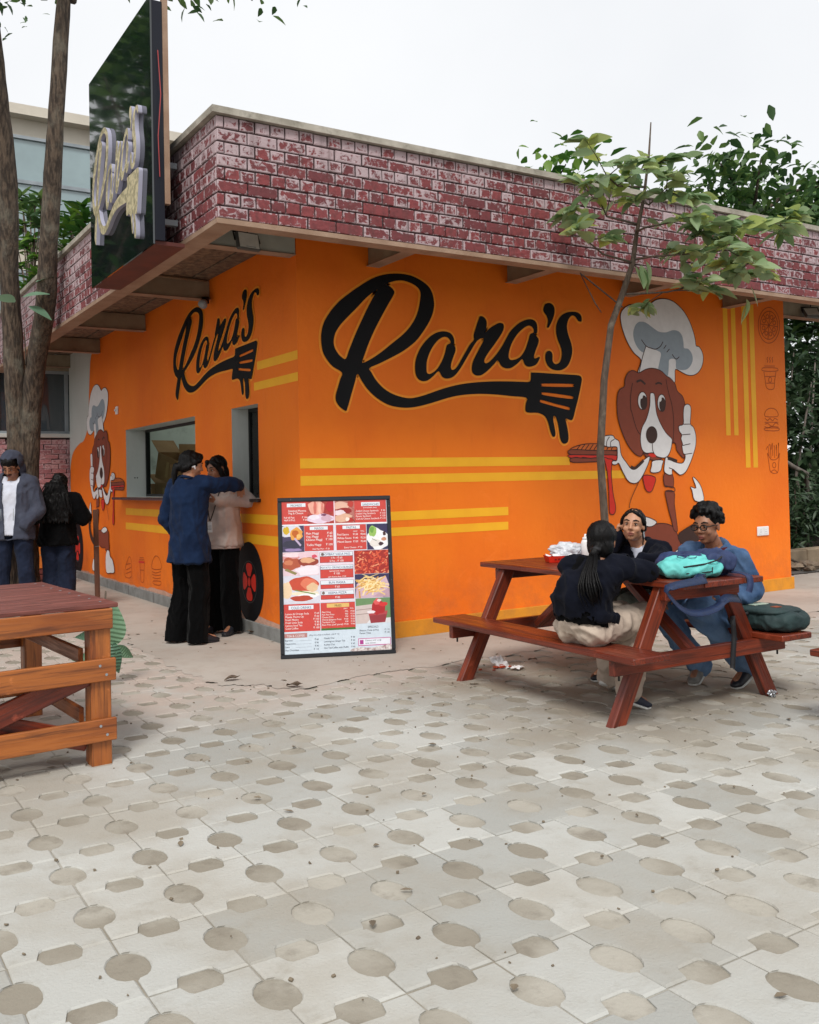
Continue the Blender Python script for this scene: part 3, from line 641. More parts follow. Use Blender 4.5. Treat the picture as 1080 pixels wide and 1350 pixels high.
dp('painted_arm', f(D2, [(288,365),(300,335),(330,325),(372,325),(390,350),(420,370),(430,420),(440,480),(480,540),(520,590),(560,585),(600,535),(660,490),(655,540),(610,640),(570,695),(530,703),(490,680),(450,610),(420,545),(400,555),(375,555),(365,540),(375,525),(405,520),(408,440),(400,415),(360,415),(330,415),(300,400)]), m_mwhite, 16)
for q in ([(345,335),(325,370),(322,412)], [(385,355),(355,375),(356,414)]): ds('painted_crease', f(D2, q), .008, m_line, 18)
ds('painted_patch', f(D2, [(515,572),(545,584),(580,558),(615,522)]), .03, m_mdark, 18)
dp('painted_arm', f(D2, [(930,235),(930,160),(935,100),(955,78),(980,85),(990,115),(988,170),(986,235),(1010,260),(1028,320),(1028,400),(1010,470),(985,540),(950,610),(910,637),(880,620),(843,590),(840,632),(810,635),(780,610),(780,560),(790,500),(805,500),(850,530),(915,545),(940,520),(945,480),(930,465),(920,410),(925,395),(912,350),(918,320),(898,290),(895,250)]), m_mwhite, 16)
for q in ([(930,236),(985,235)], [(920,320),(985,314)], [(925,404),(985,390)], [(930,476),(1000,465)], [(815,580),(843,590)]): ds('painted_crease', f(D2, q), .008, m_line, 18)
ds('painted_patch', f(D2, [(806,504),(835,512),(880,530)]), .034, m_mdark, 18)
dp('painted_scarf', f(D2, [(690,525),(768,520),(762,560),(750,605),(710,620),(672,612),(680,565)]), m_mwhite, 15)
dp('painted_pocket', f(D2, [(617,640),(708,655),(700,720),(680,765),(655,772),(635,755),(620,710)]), m_mred, 14)
dp('painted_body', f(D2, [(778,632),(845,632),(852,730),(815,728),(783,722)]), m_mbrown, 13); dp('painted_body', f(D2, [(790,765),(858,770),(860,860),(872,960),(885,1080),(855,1070),(840,1000),(820,930),(800,840)]), m_mbrown, 13)
ds('painted_crease', f(D2, [(783,722),(815,728),(860,738),(858,768),(790,765)]), .009, m_line, 14)
ds('painted_crease', f(D2, [(580,690),(545,765),(512,845),(505,900)]), .007, m_line, 13)
SAND = [('p', 'painted_bread', f(D2, [(40,440),(100,405),(200,390),(390,400),(405,440),(220,442)]), m_mgrill, 9, True), ('p', 'painted_crust', f(D2, [(40,437),(220,443),(405,447),(405,482),(220,478),(40,475)]), m_mbrown, 10, True), ('p', 'painted_sauce', f(D2, [(30,478),(220,480),(405,482),(405,522),(372,517),(340,510),(250,500),(200,505),(140,498),(120,503),(80,498),(40,503)]), m_mred, 11, True), ('p', 'painted_crust', f(D2, [(38,508),(80,500),(140,504),(250,502),(330,512),(330,530),(250,532),(60,537)]), m_mbrown, 10, True), ('p', 'painted_drip', f(D2, [(305,500),(340,510),(372,515),(365,560),(362,640),(375,780),(395,880),(392,930),(375,950),(350,940),(345,880),(342,760),(330,620),(318,560)]), m_mred, 13, True)]
for k in range(9): SAND.append(('s', 'painted_grill_line', f(D2, [(88 + k*34, 438), (120 + k*33, 396)]), m_line, 12, .009))
for s_ in SAND: DOG.append(s_)
LOWR = [('p', 'painted_leg', [(846,700),(860,692),(874,690),(886,694),(893,706),(898,722),(903,748),(880,760),(862,742),(850,722)], m_mbrown, 12, True), ('p', 'painted_knee', f(D2, [(608,970),(660,975),(720,1008),(690,1040),(650,1045),(615,1020)]), m_mwhite, 14, True), ('p', 'painted_foot', [(888,730),(900,722),(912,728),(918,742),(900,750)], m_mwhite, 14, True), ('p', 'painted_tail', [(893,706),(905,696),(922,688),(928,700),(918,714),(900,718)], m_mdark, 13, True), ('p', 'painted_tail_tip', f(D2, [(1005,655),(1040,680),(1075,740),(1092,840),(1022,840),(1000,760),(988,730),(1032,740)]), m_mwhite, 13, True)]
def draw(items, wall, W=None):
    for it in items:
        if it[0] == 'p': paint(it[1], it[2], it[3], it[4], wall, it[5], 3, None, W)
        else: stroke(it[1], it[2], it[5], it[3], it[4], wall, 3, False, None, W)
draw(DOG, 'R'); draw(LOWR, 'R')
cr = np.array([[*WR(D1((590,35))), 1], [*WR(D1((1050,730))), 1], [*WR(D2((679,320))), 1], [*WR(D2((960,78))), 1], [*WR(D2((530,703))), 1]])
cl = np.array([WL((131, 502)), WL((114.5, 562)), WL((133.8, 625)), WL((120, 599)), WL((141.5, 662))])
AX, *_ = np.linalg.lstsq(cr[:, [0, 2]], cl[:, 0], rcond=None); AZ, *_ = np.linalg.lstsq(cr[:, [1, 2]], cl[:, 1], rcond=None)
def WM(p): u, z = WR(p); return (float(u*AX[0] + AX[1]), float(z*AZ[0] + AZ[1]))
draw(DOG, 'L', WM)
g8 = lambda L: [L8(p) for p in L]
draw([('p', 'painted_leg', g8([(215,610),(270,590),(325,600),(332,700),(335,785),(300,790),(298,765),(262,762),(232,720)]), m_mbrown, 12, True), ('p', 'painted_knee', g8([(262,590),(285,562),(312,570),(314,600),(288,620),(268,612)]), m_mwhite, 14, True), ('p', 'painted_foot', g8([(303,860),(318,790),(338,800),(345,850),(372,890),(388,1005),(350,1015),(310,1005)]), m_mwhite, 14, True), ('p', 'painted_tail_tip', g8([(152,315),(132,430),(126,500),(150,515),(162,450),(158,380)]), m_mwhite, 14, True), ('p', 'painted_foot', g8([(185,870),(172,930),(175,985),(195,985)]), m_mwhite, 14, True)], 'L')
stroke('painted_tail', g8([(140,520),(145,590),(160,660),(190,715)]), .09, m_mdark, 13, 'L')
# food icons in thin brown line
def icons(items, wall, W, wd=.0085):
    for pts, closed in items: stroke('painted_icon', pts, wd, m_icon, 2, wall, 3, closed, None, W)
v = lambda L: [V_(p) for p in L]
IC = [(ell2(V_((398,210)), 76/5.4, 127/5.4, 28), True), (ell2(V_((398,210)), 62/5.4, 100/5.4, 28), True)]
for a in range(4):
    c, s_ = math.cos(a*PI/4 + .1), math.sin(a*PI/4 + .1); IC.append((v([(398 - 62*c, 210 - 100*s_), (398 + 62*c, 210 + 100*s_)]), False))
for a in range(8): IC.append((ell2(V_((398 + 40*math.cos(a*PI/4 + .5), 210 + 64*math.sin(a*PI/4 + .5))), 1.9, 2.6, 10), True))
IC += [(v([(350,518),(365,512),(440,513),(460,520),(458,534),(400,538),(352,532)]), True), (v([(366,500),(440,500)]), False), (v([(362,540),(372,600),(384,658),(432,662),(440,600),(448,540)]), False), (v([(370,575),(445,573)]), False), (v([(380,622),(436,622)]), False), (ell2(V_((407,598)), 2, 3.4, 12), True)]
for k in range(3): IC.append((v([(385 + k*18, 475), (390 + k*18, 462), (384 + k*18, 450), (390 + k*18, 436)]), False))
IC += [(v([(372,858),(376,820),(400,802),(430,802),(455,820),(460,858)]), True), (v([(370,870),(390,888),(405,872),(425,890),(440,872),(462,885)]), False), (v([(368,900),(465,900)]), False), (v([(370,915),(390,908),(420,930),(445,905),(466,915)]), False), (v([(368,930),(395,940),(420,930),(466,935)]), False), (v([(372,942),(376,958),(460,960),(466,942)]), True)]
IC += [(v([(388,1120),(400,1200),(412,1255),(460,1258),(468,1190),(474,1120)]), False), (v([(388,1120),(410,1160),(435,1168),(460,1155),(474,1120)]), False), (ell2(V_((436,1205)), 2.2, 3.6, 12), True), (v([(412,1255),(436,1238),(460,1258)]), False)]
for k in range(6): IC.append((v([(378 + k*18, 1095 - (k % 2)*25), (392 + k*15, 1072 - (k % 3)*12), (400 + k*13, 1140 + (k % 2)*14)]), False))
icons(IC, 'R', WR)
IL = [(g8([(490,1050),(492,960),(510,900),(530,855),(548,890),(552,1050)]), True), (g8([(500,930),(545,920)]), False), (g8([(498,985),(548,960)]), False), (g8([(496,1020),(550,1000)]), False), (g8([(628,885),(680,885)]), False), (g8([(634,865),(674,866)]), False), (g8([(635,915),(642,1010),(646,1095),(672,1100),(676,1010),(680,915)]), False), (g8([(640,985),(676,988)]), False), (g8([(755,970),(760,900),(785,850),(815,855),(838,900),(845,975)]), True), (g8([(757,1000),(790,1015),(845,1000)]), False), (g8([(758,1030),(800,1040),(842,1035)]), False), (g8([(762,1060),(800,1070),(842,1065)]), False), (g8([(768,1095),(775,1125),(835,1135),(842,1100)]), True)]
icons(IL, 'L', WL, .008); stroke('painted_icon', g8([(624,905),(682,910)]), .022, m_mred, 2, 'L', 2)
# painted wheels on the serving wall
def wheel(cy, cz, r):
    C_ = (-cy, cz)
    o = MB().poly([ell2(C_, r*.92, r*1.04, 40)], tfL(4)).build('painted_tyre', m_black, lw)
    MB().ribbon(ell2(C_, r*.50, r*.54, 36), .008, True, tfL(6)).build('painted_rim', flat('tyre_grey_paint', S(64, 64, 66)), o)
    for a in range(4):
        t = a*PI/2; pts = []
        for rr2, w_ in ((.17, .42), (.28, .46), (.42, .44), (.48, .24), (.48, -.24), (.42, -.44), (.28, -.46), (.17, -.42)):
            an = t + w_ * 1.25; pts.append((C_[0] + rr2*r*math.cos(an)*.92, C_[1] + rr2*r*math.sin(an)*1.04))
        MB().poly([crom(pts, 3)], tfL(6)).build('painted_spoke', m_mred, o)
    MB().poly([ell2(C_, r*.09, r*.12, 14)], tfL(7)).build('painted_hub', m_mred, o)
wheel(1.045, .445, .335); wheel(7.36, .43, .36)

# ================================================================== FITTINGS ON THE BUILDING
m_flood = flat('floodlight_grey', S(84, 86, 84), .45)
def floodlight(name, label, loc, rz, tilt):
    t = thing(name, label, 'floodlight', loc, rz, None)
    R_ = Matrix.Rotation(tilt, 4, 'X')
    h = bevel_mesh(MB().box((-.095, -.02, -.07), (.095, .018, .07)).mesh('housing', m_flood), .008); ho = link('housing', h, t, R_)
    fin = MB()
    for k in range(7): fin.box((-.08 + k*.025, .0182, -.05), (-.074 + k*.025, .034, .05))
    fin.build('fins', m_alu, ho)
    MB().box((-.082, -.0225, -.057), (.082, -.0203, .057)).build('lens', M('frosted_lens', S(222, 222, 214), S(206, 206, 198), scale=14, rough=.25), t, mw=R_)
    MB().box((-.03, -.0240, -.052), (.05, -.0226, -.047)).build('maker_plate', m_alu, t, mw=R_)
    br = MB(); br.tube([(-.105, .0, 0), (-.105, .03, .07), (0, .036, .075), (.105, .03, .07), (.105, 0, 0)], .007, 6); br.build('bracket', m_frame, t)
    MB().tube([(.02, .036, .07), (.03, .05, .11), (.01, .06, .16)], .005, 6).build('cable', m_frame, t)
    return t
floodlight('floodlight', 'small grey floodlight fixed to the pale beam at the kiosk corner', (-.47, -.16, 3.095), math.radians(8), math.radians(-14))
floodlight('floodlight', 'tilted grey floodlight under the far end of the brick eave beside the hedge', (6.42, -.06, 3.10), math.radians(-20), math.radians(-40))
t = thing('spotlight', 'small dark spotlight with a silver rim at the wall end of a roof beam', 'spotlight', (-.06, 1.86, 3.02))
MB().tube([(0, 0, .05), (0, 0, -.01)], .035, 12).build('body', m_frame, t, True); MB().tube([(-.02, -.03, .0), (-.05, -.06, -.035)], [.03, .045], 12).build('reflector', m_alu, t, True)
t = thing('wall_socket', 'white double power socket low on the orange wall near its right end', 'socket', (5.524, -.001, .664))
link('plate', bevel_mesh(MB().box((-.095, -.016, -.05), (.095, 0, .05)).mesh('plate', m_mwhite), .006), t)
for x in (-.045, .04):
    MB().box((x - .03, -.0185, -.03), (x + .03, -.0162, .03)).build('outlet', m_mwhite, t)
    for dx, dz in ((0, .014), (-.01, -.008), (.01, -.008)): MB().tube([(x + dx, -.0188, dz), (x + dx, -.0178, dz)], .0035, 8).build('hole', m_frame, t)
q = on_x(155, 541)
t = thing('wall_hook', 'small white hook on the orange serving wall beside the painted chef hat', 'hook', (0, q.y, q.z)); link('plate', bevel_mesh(MB().box((-.02, -.05, -.05), (-.001, .04, .05)).mesh('plate', m_mwhite), .006), t); MB().tube([(-.02, 0, .0), (-.035, 0, -.01), (-.038, 0, .012)], .008, 8).build('hook', m_mwhite, t, True)
# dark glossy sign box with cut-out gilt lettering
sign = thing('sign_board', 'dark glossy sign box with raised gilt script letters on the brick parapet', 'sign', (-1.30, .28, 2.90))
gs = glass('sign_gloss', S(20, 30, 32), .06)
def sbox(name, lo, hi, mat): return MB().box(lo, hi).build(name, mat, sign)
sbox('face_panel', (0, -.83, .0), (.012, .80, 1.66), gs)
sbox('box', (.013, -.82, .03), (.085, .79, 1.64), flat('sign_box_navy', S(18, 22, 34), .4)); sbox('underside', (.014, -.80, .004), (.225, .79, .029), M('sign_underside', S(96, 40, 30), S(74, 30, 24), scale=5, rough=.6, coord='World'))
sbox('batten', (.087, -.82, .28), (.125, -.78, 1.7), m_lip)
[sbox('bracket', (.087, y_, z_), (.247, y_ + .04, z_ + .04), m_alu) for y_ in (-.6, .55) for z_ in (.2, .6)]
MB().tube([(.05, -.832, 1.3), (.06, -.85, 1.0), (.04, -.845, .72), (.05, -.835, .45)], .003, 6).build('cable', flat('red_cable', S(170, 70, 70)), sign)
us = [p[0] for g in LOGO_R for lp in g for p in lp]; zs = [p[1] for g in LOGO_R for lp in g for p in lp]; u0, u1, z0, z1 = min(us), max(us), min(zs), max(zs)
gold = M('gilt_mirror', S(232, 218, 178), S(176, 164, 128), scale=26, rough=.38, metal=.55, coord='World', contrast=(.4, .6), bump=.6, bscale=30); lav = flat('letter_edge', S(176, 176, 196), .5)
for gi, g in enumerate(LOGO_R):
    b = MB(); loops = [[(.62 - (p[0] - u0) / (u1 - u0) * 1.26, .10 + (p[1] - z0) / (z1 - z0) * 1.02) for p in lp] for lp in g]
    if gi == 0: loops = loops[:3]
    b.poly(loops, lambda u, z: (-.030, u, z), 0)
    for lp in loops:
        n = len(lp); vs = [(-.0298, u, z) for u, z in lp] + [(-.001, u, z) for u, z in lp]; b.add(vs, [(i, (i+1) % n, n + (i+1) % n, n + i) for i in range(n)], 1)
    b.build('letter', [gold, lav], sign)
# ================================================================== MENU BOARD
_font = {}
def text_geo(s):
    if s in _font: return _font[s]
    cu = bpy.data.curves.new('lettering', 'FONT'); cu.body = s; cu.size = 1.0; cu.resolution_u = 2
    ob = bpy.data.objects.new('lettering', cu); COL.objects.link(ob)
    me = bpy.data.meshes.new_from_object(ob.evaluated_get(bpy.context.evaluated_depsgraph_get()))
    vs = [(p.co.x, p.co.y) for p in me.vertices]; fs = [tuple(p.vertices) for p in me.polygons]
    bpy.data.objects.remove(ob); bpy.data.curves.remove(cu); bpy.data.meshes.remove(me)
    x1 = max([p[0] for p in vs], default=1); _font[s] = (vs, fs, x1); return _font[s]
BW, BH = .857, 1.19
ux = Vector((.923, -.385, 0)).normalized(); bk = Vector((.385, .923, 0)).normalized(); tl = math.radians(6.5)
bz = (bk * math.sin(tl) + Vector((0, 0, 1)) * math.cos(tl)).normalized(); by = bz.cross(ux)
mb = Matrix.Identity(4)
for i in range(3): mb[i][0] = ux[i]; mb[i][1] = by[i]; mb[i][2] = bz[i]
board = thing('menu_board', 'tall food menu board in a scuffed black frame leaning at the kiosk corner', 'menu board'); mb.translation = Vector((.085, -.428, .004)); board.matrix_world = mb
fr_m = M('scuffed_black_frame', S(17, 19, 25), S(26, 29, 37), scale=6, rough=.45, coord='World', dirt=(S(200, 196, 190), 26, .66, .72, .85))
fwid = .030
beam('frame_rail', (-BW/2, .012, fwid/2), (BW/2, .012, fwid/2), .034, fwid, fr_m, board); beam('frame_rail', (-BW/2, .012, BH - fwid/2), (BW/2, .012, BH - fwid/2), .034, fwid, fr_m, board)
for s in (-1, 1): beam('frame_stile', (s*(BW/2 - fwid/2), .012, fwid + .001), (s*(BW/2 - fwid/2), .012, BH - fwid - .001), .034, fwid, fr_m, board, up=(1, 0, 0))
bbox('backing', (-BW/2 + .01, .014, .01), (BW/2 - .01, .026, BH - .01), m_frame, board, 0)
stay = MB(); stay.obox(Matrix.Translation((0, .085, .36)) @ Matrix.Rotation(-.12, 4, 'X'), (.03, .02, .7)); stay.build('stay', m_frame, board)
def UV(u, v): return (-BW/2 + fwid + u*(BW - 2*fwid), BH - fwid - v*(BH - 2*fwid))
def tb(lay): return lambda u, v: (UV(u, v)[0], .0055 - .0004*lay, UV(u, v)[1])
pc = {}
def pm(c):
    if c not in pc: pc[c] = M('print_%d_%d_%d' % c, S(*c), tuple(k*.92 for k in S(*c)), scale=30, rough=.35, coord='World', spec=.5)
    return pc[c]
PR = (202, 68, 60); PWT = (226, 232, 240); LIL = (232, 214, 226)
base = MB().poly([[(0,0),(1,0),(1,1),(0,1)]], tb(0)).build('printed_sheet', pm((206, 220, 232)), board)
def rect(u0, v0, u1, v1, c, lay=1, name='printed_panel'): return MB().poly([[(u0,v0),(u1,v0),(u1,v1),(u0,v1)]], tb(lay)).build(name, pm(c), base)
def tx(s, u, v, size, c=(248, 246, 244), al='l', lay=4, squeeze=1.0):
    vs, fs, x1 = text_geo(s); k = size * 1.12; x0 = {'l': 0, 'c': -x1/2, 'r': -x1}[al]; ox, oy = UV(u, v)
    MB().add([(ox + (x + x0)*k*squeeze*.94, .0055 - .0004*lay, oy + y*k) for x, y in vs], fs).build('printed_line', pm(c), base)
def photo(u0, v0, u1, v1, bg, blobs):
    """a printed food picture: shapes clipped to their frame"""
    p = rect(u0, v0, u1, v1, bg, 1, 'printed_picture'); lay = 1.25
    byc = []
    for c, poly in blobs:
        byc.append((c, [(u0 + min(1, max(0, a))*(u1-u0), v0 + min(1, max(0, b_))*(v1-v0)) for a, b_ in poly]))
    for c, P in byc:
        lay += .03; MB().poly([P], tb(lay)).build('printed_shape', pm(c), p)
    return p
rr = random.Random(4)
def blob(cx, cy, rx, ry, n=14, w=.18): return crom([(cx + rx*math.cos(2*PI*k/n)*(1 + rr.uniform(-w, w)), cy + ry*math.sin(2*PI*k/n)*(1 + rr.uniform(-w, w))) for k in range(n)], 2)
def stick(x, y, a, L, wd): c, s = math.cos(a), math.sin(a); return [(x - c*L - s*wd, y - s*L + c*wd), (x + c*L - s*wd, y + s*L + c*wd), (x + c*L + s*wd, y + s*L - c*wd), (x - c*L + s*wd, y - s*L - c*wd)]
rect(0, 0, .995, .152, PR); rect(.492, 0, .502, .152, LIL, 2)
# momos and sandwich pictures
photo(.24, .0, .49, .15, (196, 78, 70), [((232, 168, 150), blob(.35, .3, .32, .34)), ((206, 110, 96), blob(.30, .28, .06, .3)), ((240, 190, 172), blob(.46, .3, .05, .3)), ((214, 130, 116), blob(.58, .32, .05, .28)), ((176, 30, 46), blob(.86, .24, .16, .26)), ((226, 206, 224), blob(.5, .78, .5, .2)), ((206, 170, 186), blob(.74, .78, .2, .16)), ((236, 226, 238), blob(.25, .72, .2, .1)), ((120, 60, 90), blob(.62, .62, .1, .05))])
photo(.505, .0, .69, .15, (206, 130, 120), [((226, 180, 160), blob(.3, .25, .4, .22)), ((150, 36, 34), blob(.45, .48, .45, .14)), ((232, 214, 220), blob(.2, .55, .3, .12)), ((222, 176, 150), blob(.4, .78, .5, .18)), ((180, 44, 36), blob(.75, .88, .2, .1)), ((240, 226, 214), blob(.62, .84, .1, .08)), ((190, 60, 50), blob(.8, .15, .16, .14))])
rect(.05, .012, .225, .036, PWT, 2); tx('MOMOS', .137, .0335, .022, (60, 66, 86), 'c'); tx('Steamed Momos', .06, .068, .019); tx('Veg & Cheese', .06, .084, .019); tx('Full (8 Pcs)', .02, .112, .017); tx('₹ 140', .24, .112, .017, al='r'); tx('Half (4 Pcs)', .02, .129, .017); tx('₹ 80', .24, .129, .017, al='r')
rect(.755, .015, .935, .041, PWT, 2); tx('SANDWICHES', .845, .038, .021, (60, 66, 86), 'c', squeeze=.9); tx('(served with chips)', .84, .056, .013, al='c')
for k, (a, b_) in enumerate((('Grilled Cheese Sandwich', '90'), ('Loaded Veg Sandwich', '110'), ('Paneer Sandwich', '120'), ('Corn & Cheese Sandwich', '110'))): tx(a, .70, .079 + k*.0175, .0165); tx('₹ ' + b_, .985, .079 + k*.0175, .0165, al='r')
rect(.0, .152, 1, .16, (236, 238, 244), 2)
photo(0, .161, .205, .335, (70, 62, 92), [((214, 214, 226), blob(.4, .2, .5, .25)), ((206, 172, 40), blob(.18, .18, .16, .14)), ((228, 160, 72), blob(.62, .32, .30, .24)), ((190, 98, 30), blob(.6, .3, .16, .14)), ((240, 190, 110), blob(.75, .4, .1, .08)), ((52, 50, 70), blob(.5, .7, .55, .16)), ((150, 130, 176), blob(.5, .92, .4, .06)), ((190, 170, 200), stick(.7, .62, .8, .2, .04))])
rect(.207, .163, .482, .332, PR, 1); rect(.488, .161, .502, .332, LIL, 1); rect(.508, .163, .795, .332, PR, 1)
rect(.26, .17, .43, .192, PWT, 2); tx('MAGGI', .345, .1895, .021, (60, 66, 86), 'c')
for k, (a, b_) in enumerate((('Plain Maggi', '60'), ('Veg. Maggi', '80'), ('Cheese Maggi', '100'))): tx(a, .222, .222 + k*.021, .021); tx('₹ ' + b_, .472, .222 + k*.021, .021, al='r')
tx('Tadka Maggi', .226, .298, .021); tx('₹ 100', .472, .298, .021, al='r'); tx('Add Peri Peri - ₹ 20', .28, .324, .015)
rect(.57, .17, .735, .192, PWT, 2); tx('PASTAS', .652, .1895, .021, (60, 66, 86), 'c'); tx('HALF', .69, .213, .013, al='c'); tx('FULL', .76, .213, .013, al='c')
for k, (a, b_, c_) in enumerate((('Red Sauce', '₹130', '₹200'), ('White Sauce', '₹140', '₹220'), ('Mixed Sauce', '₹150', '₹240'))): tx(a, .517, .235 + k*.024, .020); tx(b_, .715, .235 + k*.024, .018, al='r'); tx(c_, .788, .235 + k*.024, .018, al='r')
tx('Extra Cheese - ₹ 30', .58, .321, .016)
photo(.80, .163, 1, .335, (52, 46, 84), [((238, 238, 240), blob(.55, .6, .5, .42)), ((226, 220, 214), blob(.4, .75, .3, .16)), ((150, 190, 96), blob(.28, .28, .18, .22)), ((110, 160, 70), blob(.25, .22, .1, .12)), ((60, 30, 40), blob(.66, .78, .12, .07)), ((70, 40, 40), blob(.84, .38, .08, .08)), ((200, 140, 110), blob(.82, .6, .12, .07)), ((120, 130, 120), stick(.35, .62, .4, .12, .012))])
# middle column
rect(.338, .335, .668, .672, LIL, 2)
for v0, v1, hd, lines in ((.343, .413, 'BOMBAY VADA PAO', ('1 Pc - ₹ 60', '2 Pcs - ₹ 100')), (.430, .515, 'POTATO CRUNCH BURGER', ('(served with chips)', '₹ 100', 'add cheese slice - ₹ 20')), (.530, .585, 'BUN MASKA', ('₹ 60',)), (.598, .655, 'KEEMA PIZZA', ('₹ 80',))):
    rect(.347, v0, .660, v1, (44, 36, 60), 3); rect(.350, v0 + .0015, .657, v0 + .026, PWT, 4); rect(.350, v0 + .0285, .657, v1 - .002, PR, 4); tx(hd, .504, v0 + .0215, .0215 if len(hd) < 18 else .0185, (50, 70, 110), 'c', 6)
    for k, s in enumerate(lines): tx(s, .504, v0 + .0285 + (v1 - v0 - .0285) * (k + .78) / len(lines), .019 if len(s) < 15 else .014, al='c', lay=6)
for v0 in (.343, .598): MB().poly([ell2((.372, v0 + .0135), .014, .010)], tb(6)).build('printed_badge', pm((120, 100, 92)), base)
photo(0, .336, .335, .492, (226, 200, 208), [((214, 150, 150), blob(.22, .2, .26, .2)), ((236, 214, 220), blob(.25, .12, .24, .1)), ((176, 84, 56), blob(.22, .5, .26, .26)), ((206, 124, 88), blob(.16, .44, .12, .12)), ((228, 196, 206), blob(.72, .16, .3, .16)), ((150, 60, 44), blob(.7, .42, .3, .2)), ((222, 168, 130), blob(.68, .36, .2, .12)), ((238, 226, 234), blob(.72, .8, .36, .2)), ((140, 130, 80), stick(.22, .82, .6, .18, .05)), ((214, 80, 100), blob(.88, .2, .08, .07))])
photo(0, .494, .335, .672, (214, 214, 226), [((232, 206, 170), blob(.1, .5, .14, .3)), ((196, 74, 50), blob(.56, .3, .42, .3)), ((220, 120, 90), blob(.72, .3, .22, .22)), ((236, 226, 200), blob(.6, .64, .4, .08)), ((238, 238, 240), blob(.72, .72, .28, .08)), ((120, 140, 70), stick(.6, .6, .3, .3, .02)), ((180, 66, 44), blob(.5, .82, .32, .1)), ((226, 190, 150), blob(.82, .44, .16, .16))])
mac = []
for k in range(130):
    c = rr.choice(((196, 60, 40), (214, 86, 56), (226, 120, 84), (170, 44, 34), (206, 72, 46), (232, 150, 110))); mac.append((c, stick(rr.random(), rr.random(), rr.uniform(0, PI), .07, .022)))
photo(.672, .338, 1, .495, (160, 40, 32), mac)
fry = [((206, 176, 190), [(0, 1), (.05, .4), (.9, .1), (1, .5), (.8, 1)]), ((190, 156, 170), [(.5, .95), (1, .6), (1, 1)])]
for k in range(70): fry.append((rr.choice(((238, 206, 140), (226, 180, 100), (246, 222, 170), (206, 150, 74))), stick(.45 + rr.gauss(0, .17), .45 + rr.gauss(0, .2), rr.uniform(-1.6, .9), rr.uniform(.14, .24), .022)))
photo(.672, .497, 1, .655, (52, 44, 84), fry)
photo(.672, .657, 1, .822, (108, 142, 96), [((206, 190, 186), [(0, .3), (.5, .24), (.5, 1), (0, 1)]), ((150, 124, 120), stick(.2, .44, -.08, .3, .012)), ((150, 124, 120), stick(.2, .62, -.08, .3, .012)), ((220, 220, 224), [(.4, .85), (1, .8), (1, 1), (.3, 1)]), ((150, 52, 60), [(.36, .58), (.92, .52), (.84, .98), (.42, 1)]), ((178, 70, 76), [(.36, .58), (.92, .52), (.9, .66), (.38, .7)]), ((176, 34, 40), blob(.64, .4, .2, .26)), ((236, 226, 232), blob(.44, .56, .12, .06)), ((220, 90, 90), blob(.62, .16, .1, .12)), ((210, 50, 50), blob(.8, .26, .12, .08)), ((240, 210, 210), blob(.68, .1, .06, .05))])
rect(0, .676, .335, .855, PR, 1); rect(.342, .676, .665, .842, PR, 3); rect(.342, .8425, .665, .855, (60, 110, 40), 3)
rect(.045, .686, .275, .712, PWT, 2); tx('COLD DRINKS', .16, .7085, .023, (60, 72, 110), 'c', squeeze=.95)
for k, (a, b_) in enumerate((('Lemon & Orange Soda', '60'), ('Masala Thums Up', '60'), ('Fresh Mojito', '100'), ('Fresh Lime Soda', '80'), ('Lemon Iced Tea', '80'), ('Cold Coffee', '100'))): tx(a, .012, .746 + k*.0187, .018); tx('₹ ' + b_, .325, .746 + k*.0187, .018, al='r')
rect(.40, .682, .61, .708, (226, 186, 110), 4); tx('FRIES', .505, .7045, .022, (90, 60, 30), 'c', 6); tx('HALF', .575, .722, .012, al='c', lay=6); tx('FULL', .635, .722, .012, al='c', lay=6)
for k, (a, b_, c_) in enumerate((('Plain Fries', '₹70', '₹100'), ('Peri Peri Fries', '₹80', '₹120'), ('Cheesy Fries', '₹90', '₹140'), ('Cheesy Jalapeno Fries', '₹100', '₹150'), ('Tandoori Fries', '₹90', '₹140'), ('Rara Fries (chef special)', '₹120', '₹180'))): tx(a, .352, .742 + k*.0165, .0155, lay=6); tx(b_, .598, .742 + k*.0165, .0145, al='r', lay=6); tx(c_, .66, .742 + k*.0165, .0145, al='r', lay=6)
rect(.0, .866, .21, .894, (184, 128, 124), 2); tx('TEA & COFFEE', .105, .889, .021, (236, 230, 232), 'c', squeeze=.92); tx('(Any hot drink in kulhad - add ₹ 10)', .23, .886, .0145, (110, 112, 124))
DK = (58, 62, 80)
for k, (a, b_, c_, d_) in enumerate((('Espresso', '₹ 60', 'Masala Chai', '₹ 30'), ('Cappuccino', '₹ 90', 'Lemongrass Ginger Tea', '₹ 40'), ('Latte', '₹ 90', 'Kulhad Chai', '₹ 40'), ('Hot Chocolate', '₹ 110', 'Hot Tea/Coffee with Muffin', '₹ 90'))):
    y = .915 + k*.021; tx(a, .005, y, .0155, DK); tx(b_, .315, y, .0155, DK, 'r'); tx(c_, .365, y - .004, .0155, DK); tx(d_, .655, y - .004, .0155, DK, 'r'); rect(.10, y - .001, .25, y, (140, 146, 160), 2, 'printed_rule')
tx('SPECIALS', .83, .852, .019, (80, 84, 100), 'c'); tx('Bhature Chole (2 Pcs)', .70, .872, .0155, DK); tx('₹ 110', .985, .872, .0155, DK, 'r'); tx('Paneer Tikka', .70, .890, .0155, DK); tx('₹ 140', .985, .890, .0155, DK, 'r')
rect(.685, .918, .995, .968, (196, 110, 160), 1); rect(.692, .923, .988, .962, (230, 234, 244), 2); rect(.70, .929, .735, .957, (170, 60, 140), 3); tx('Connect with us @', .75, .938, .0145, DK); tx('raras kitchen', .75, .955, .0145, DK)
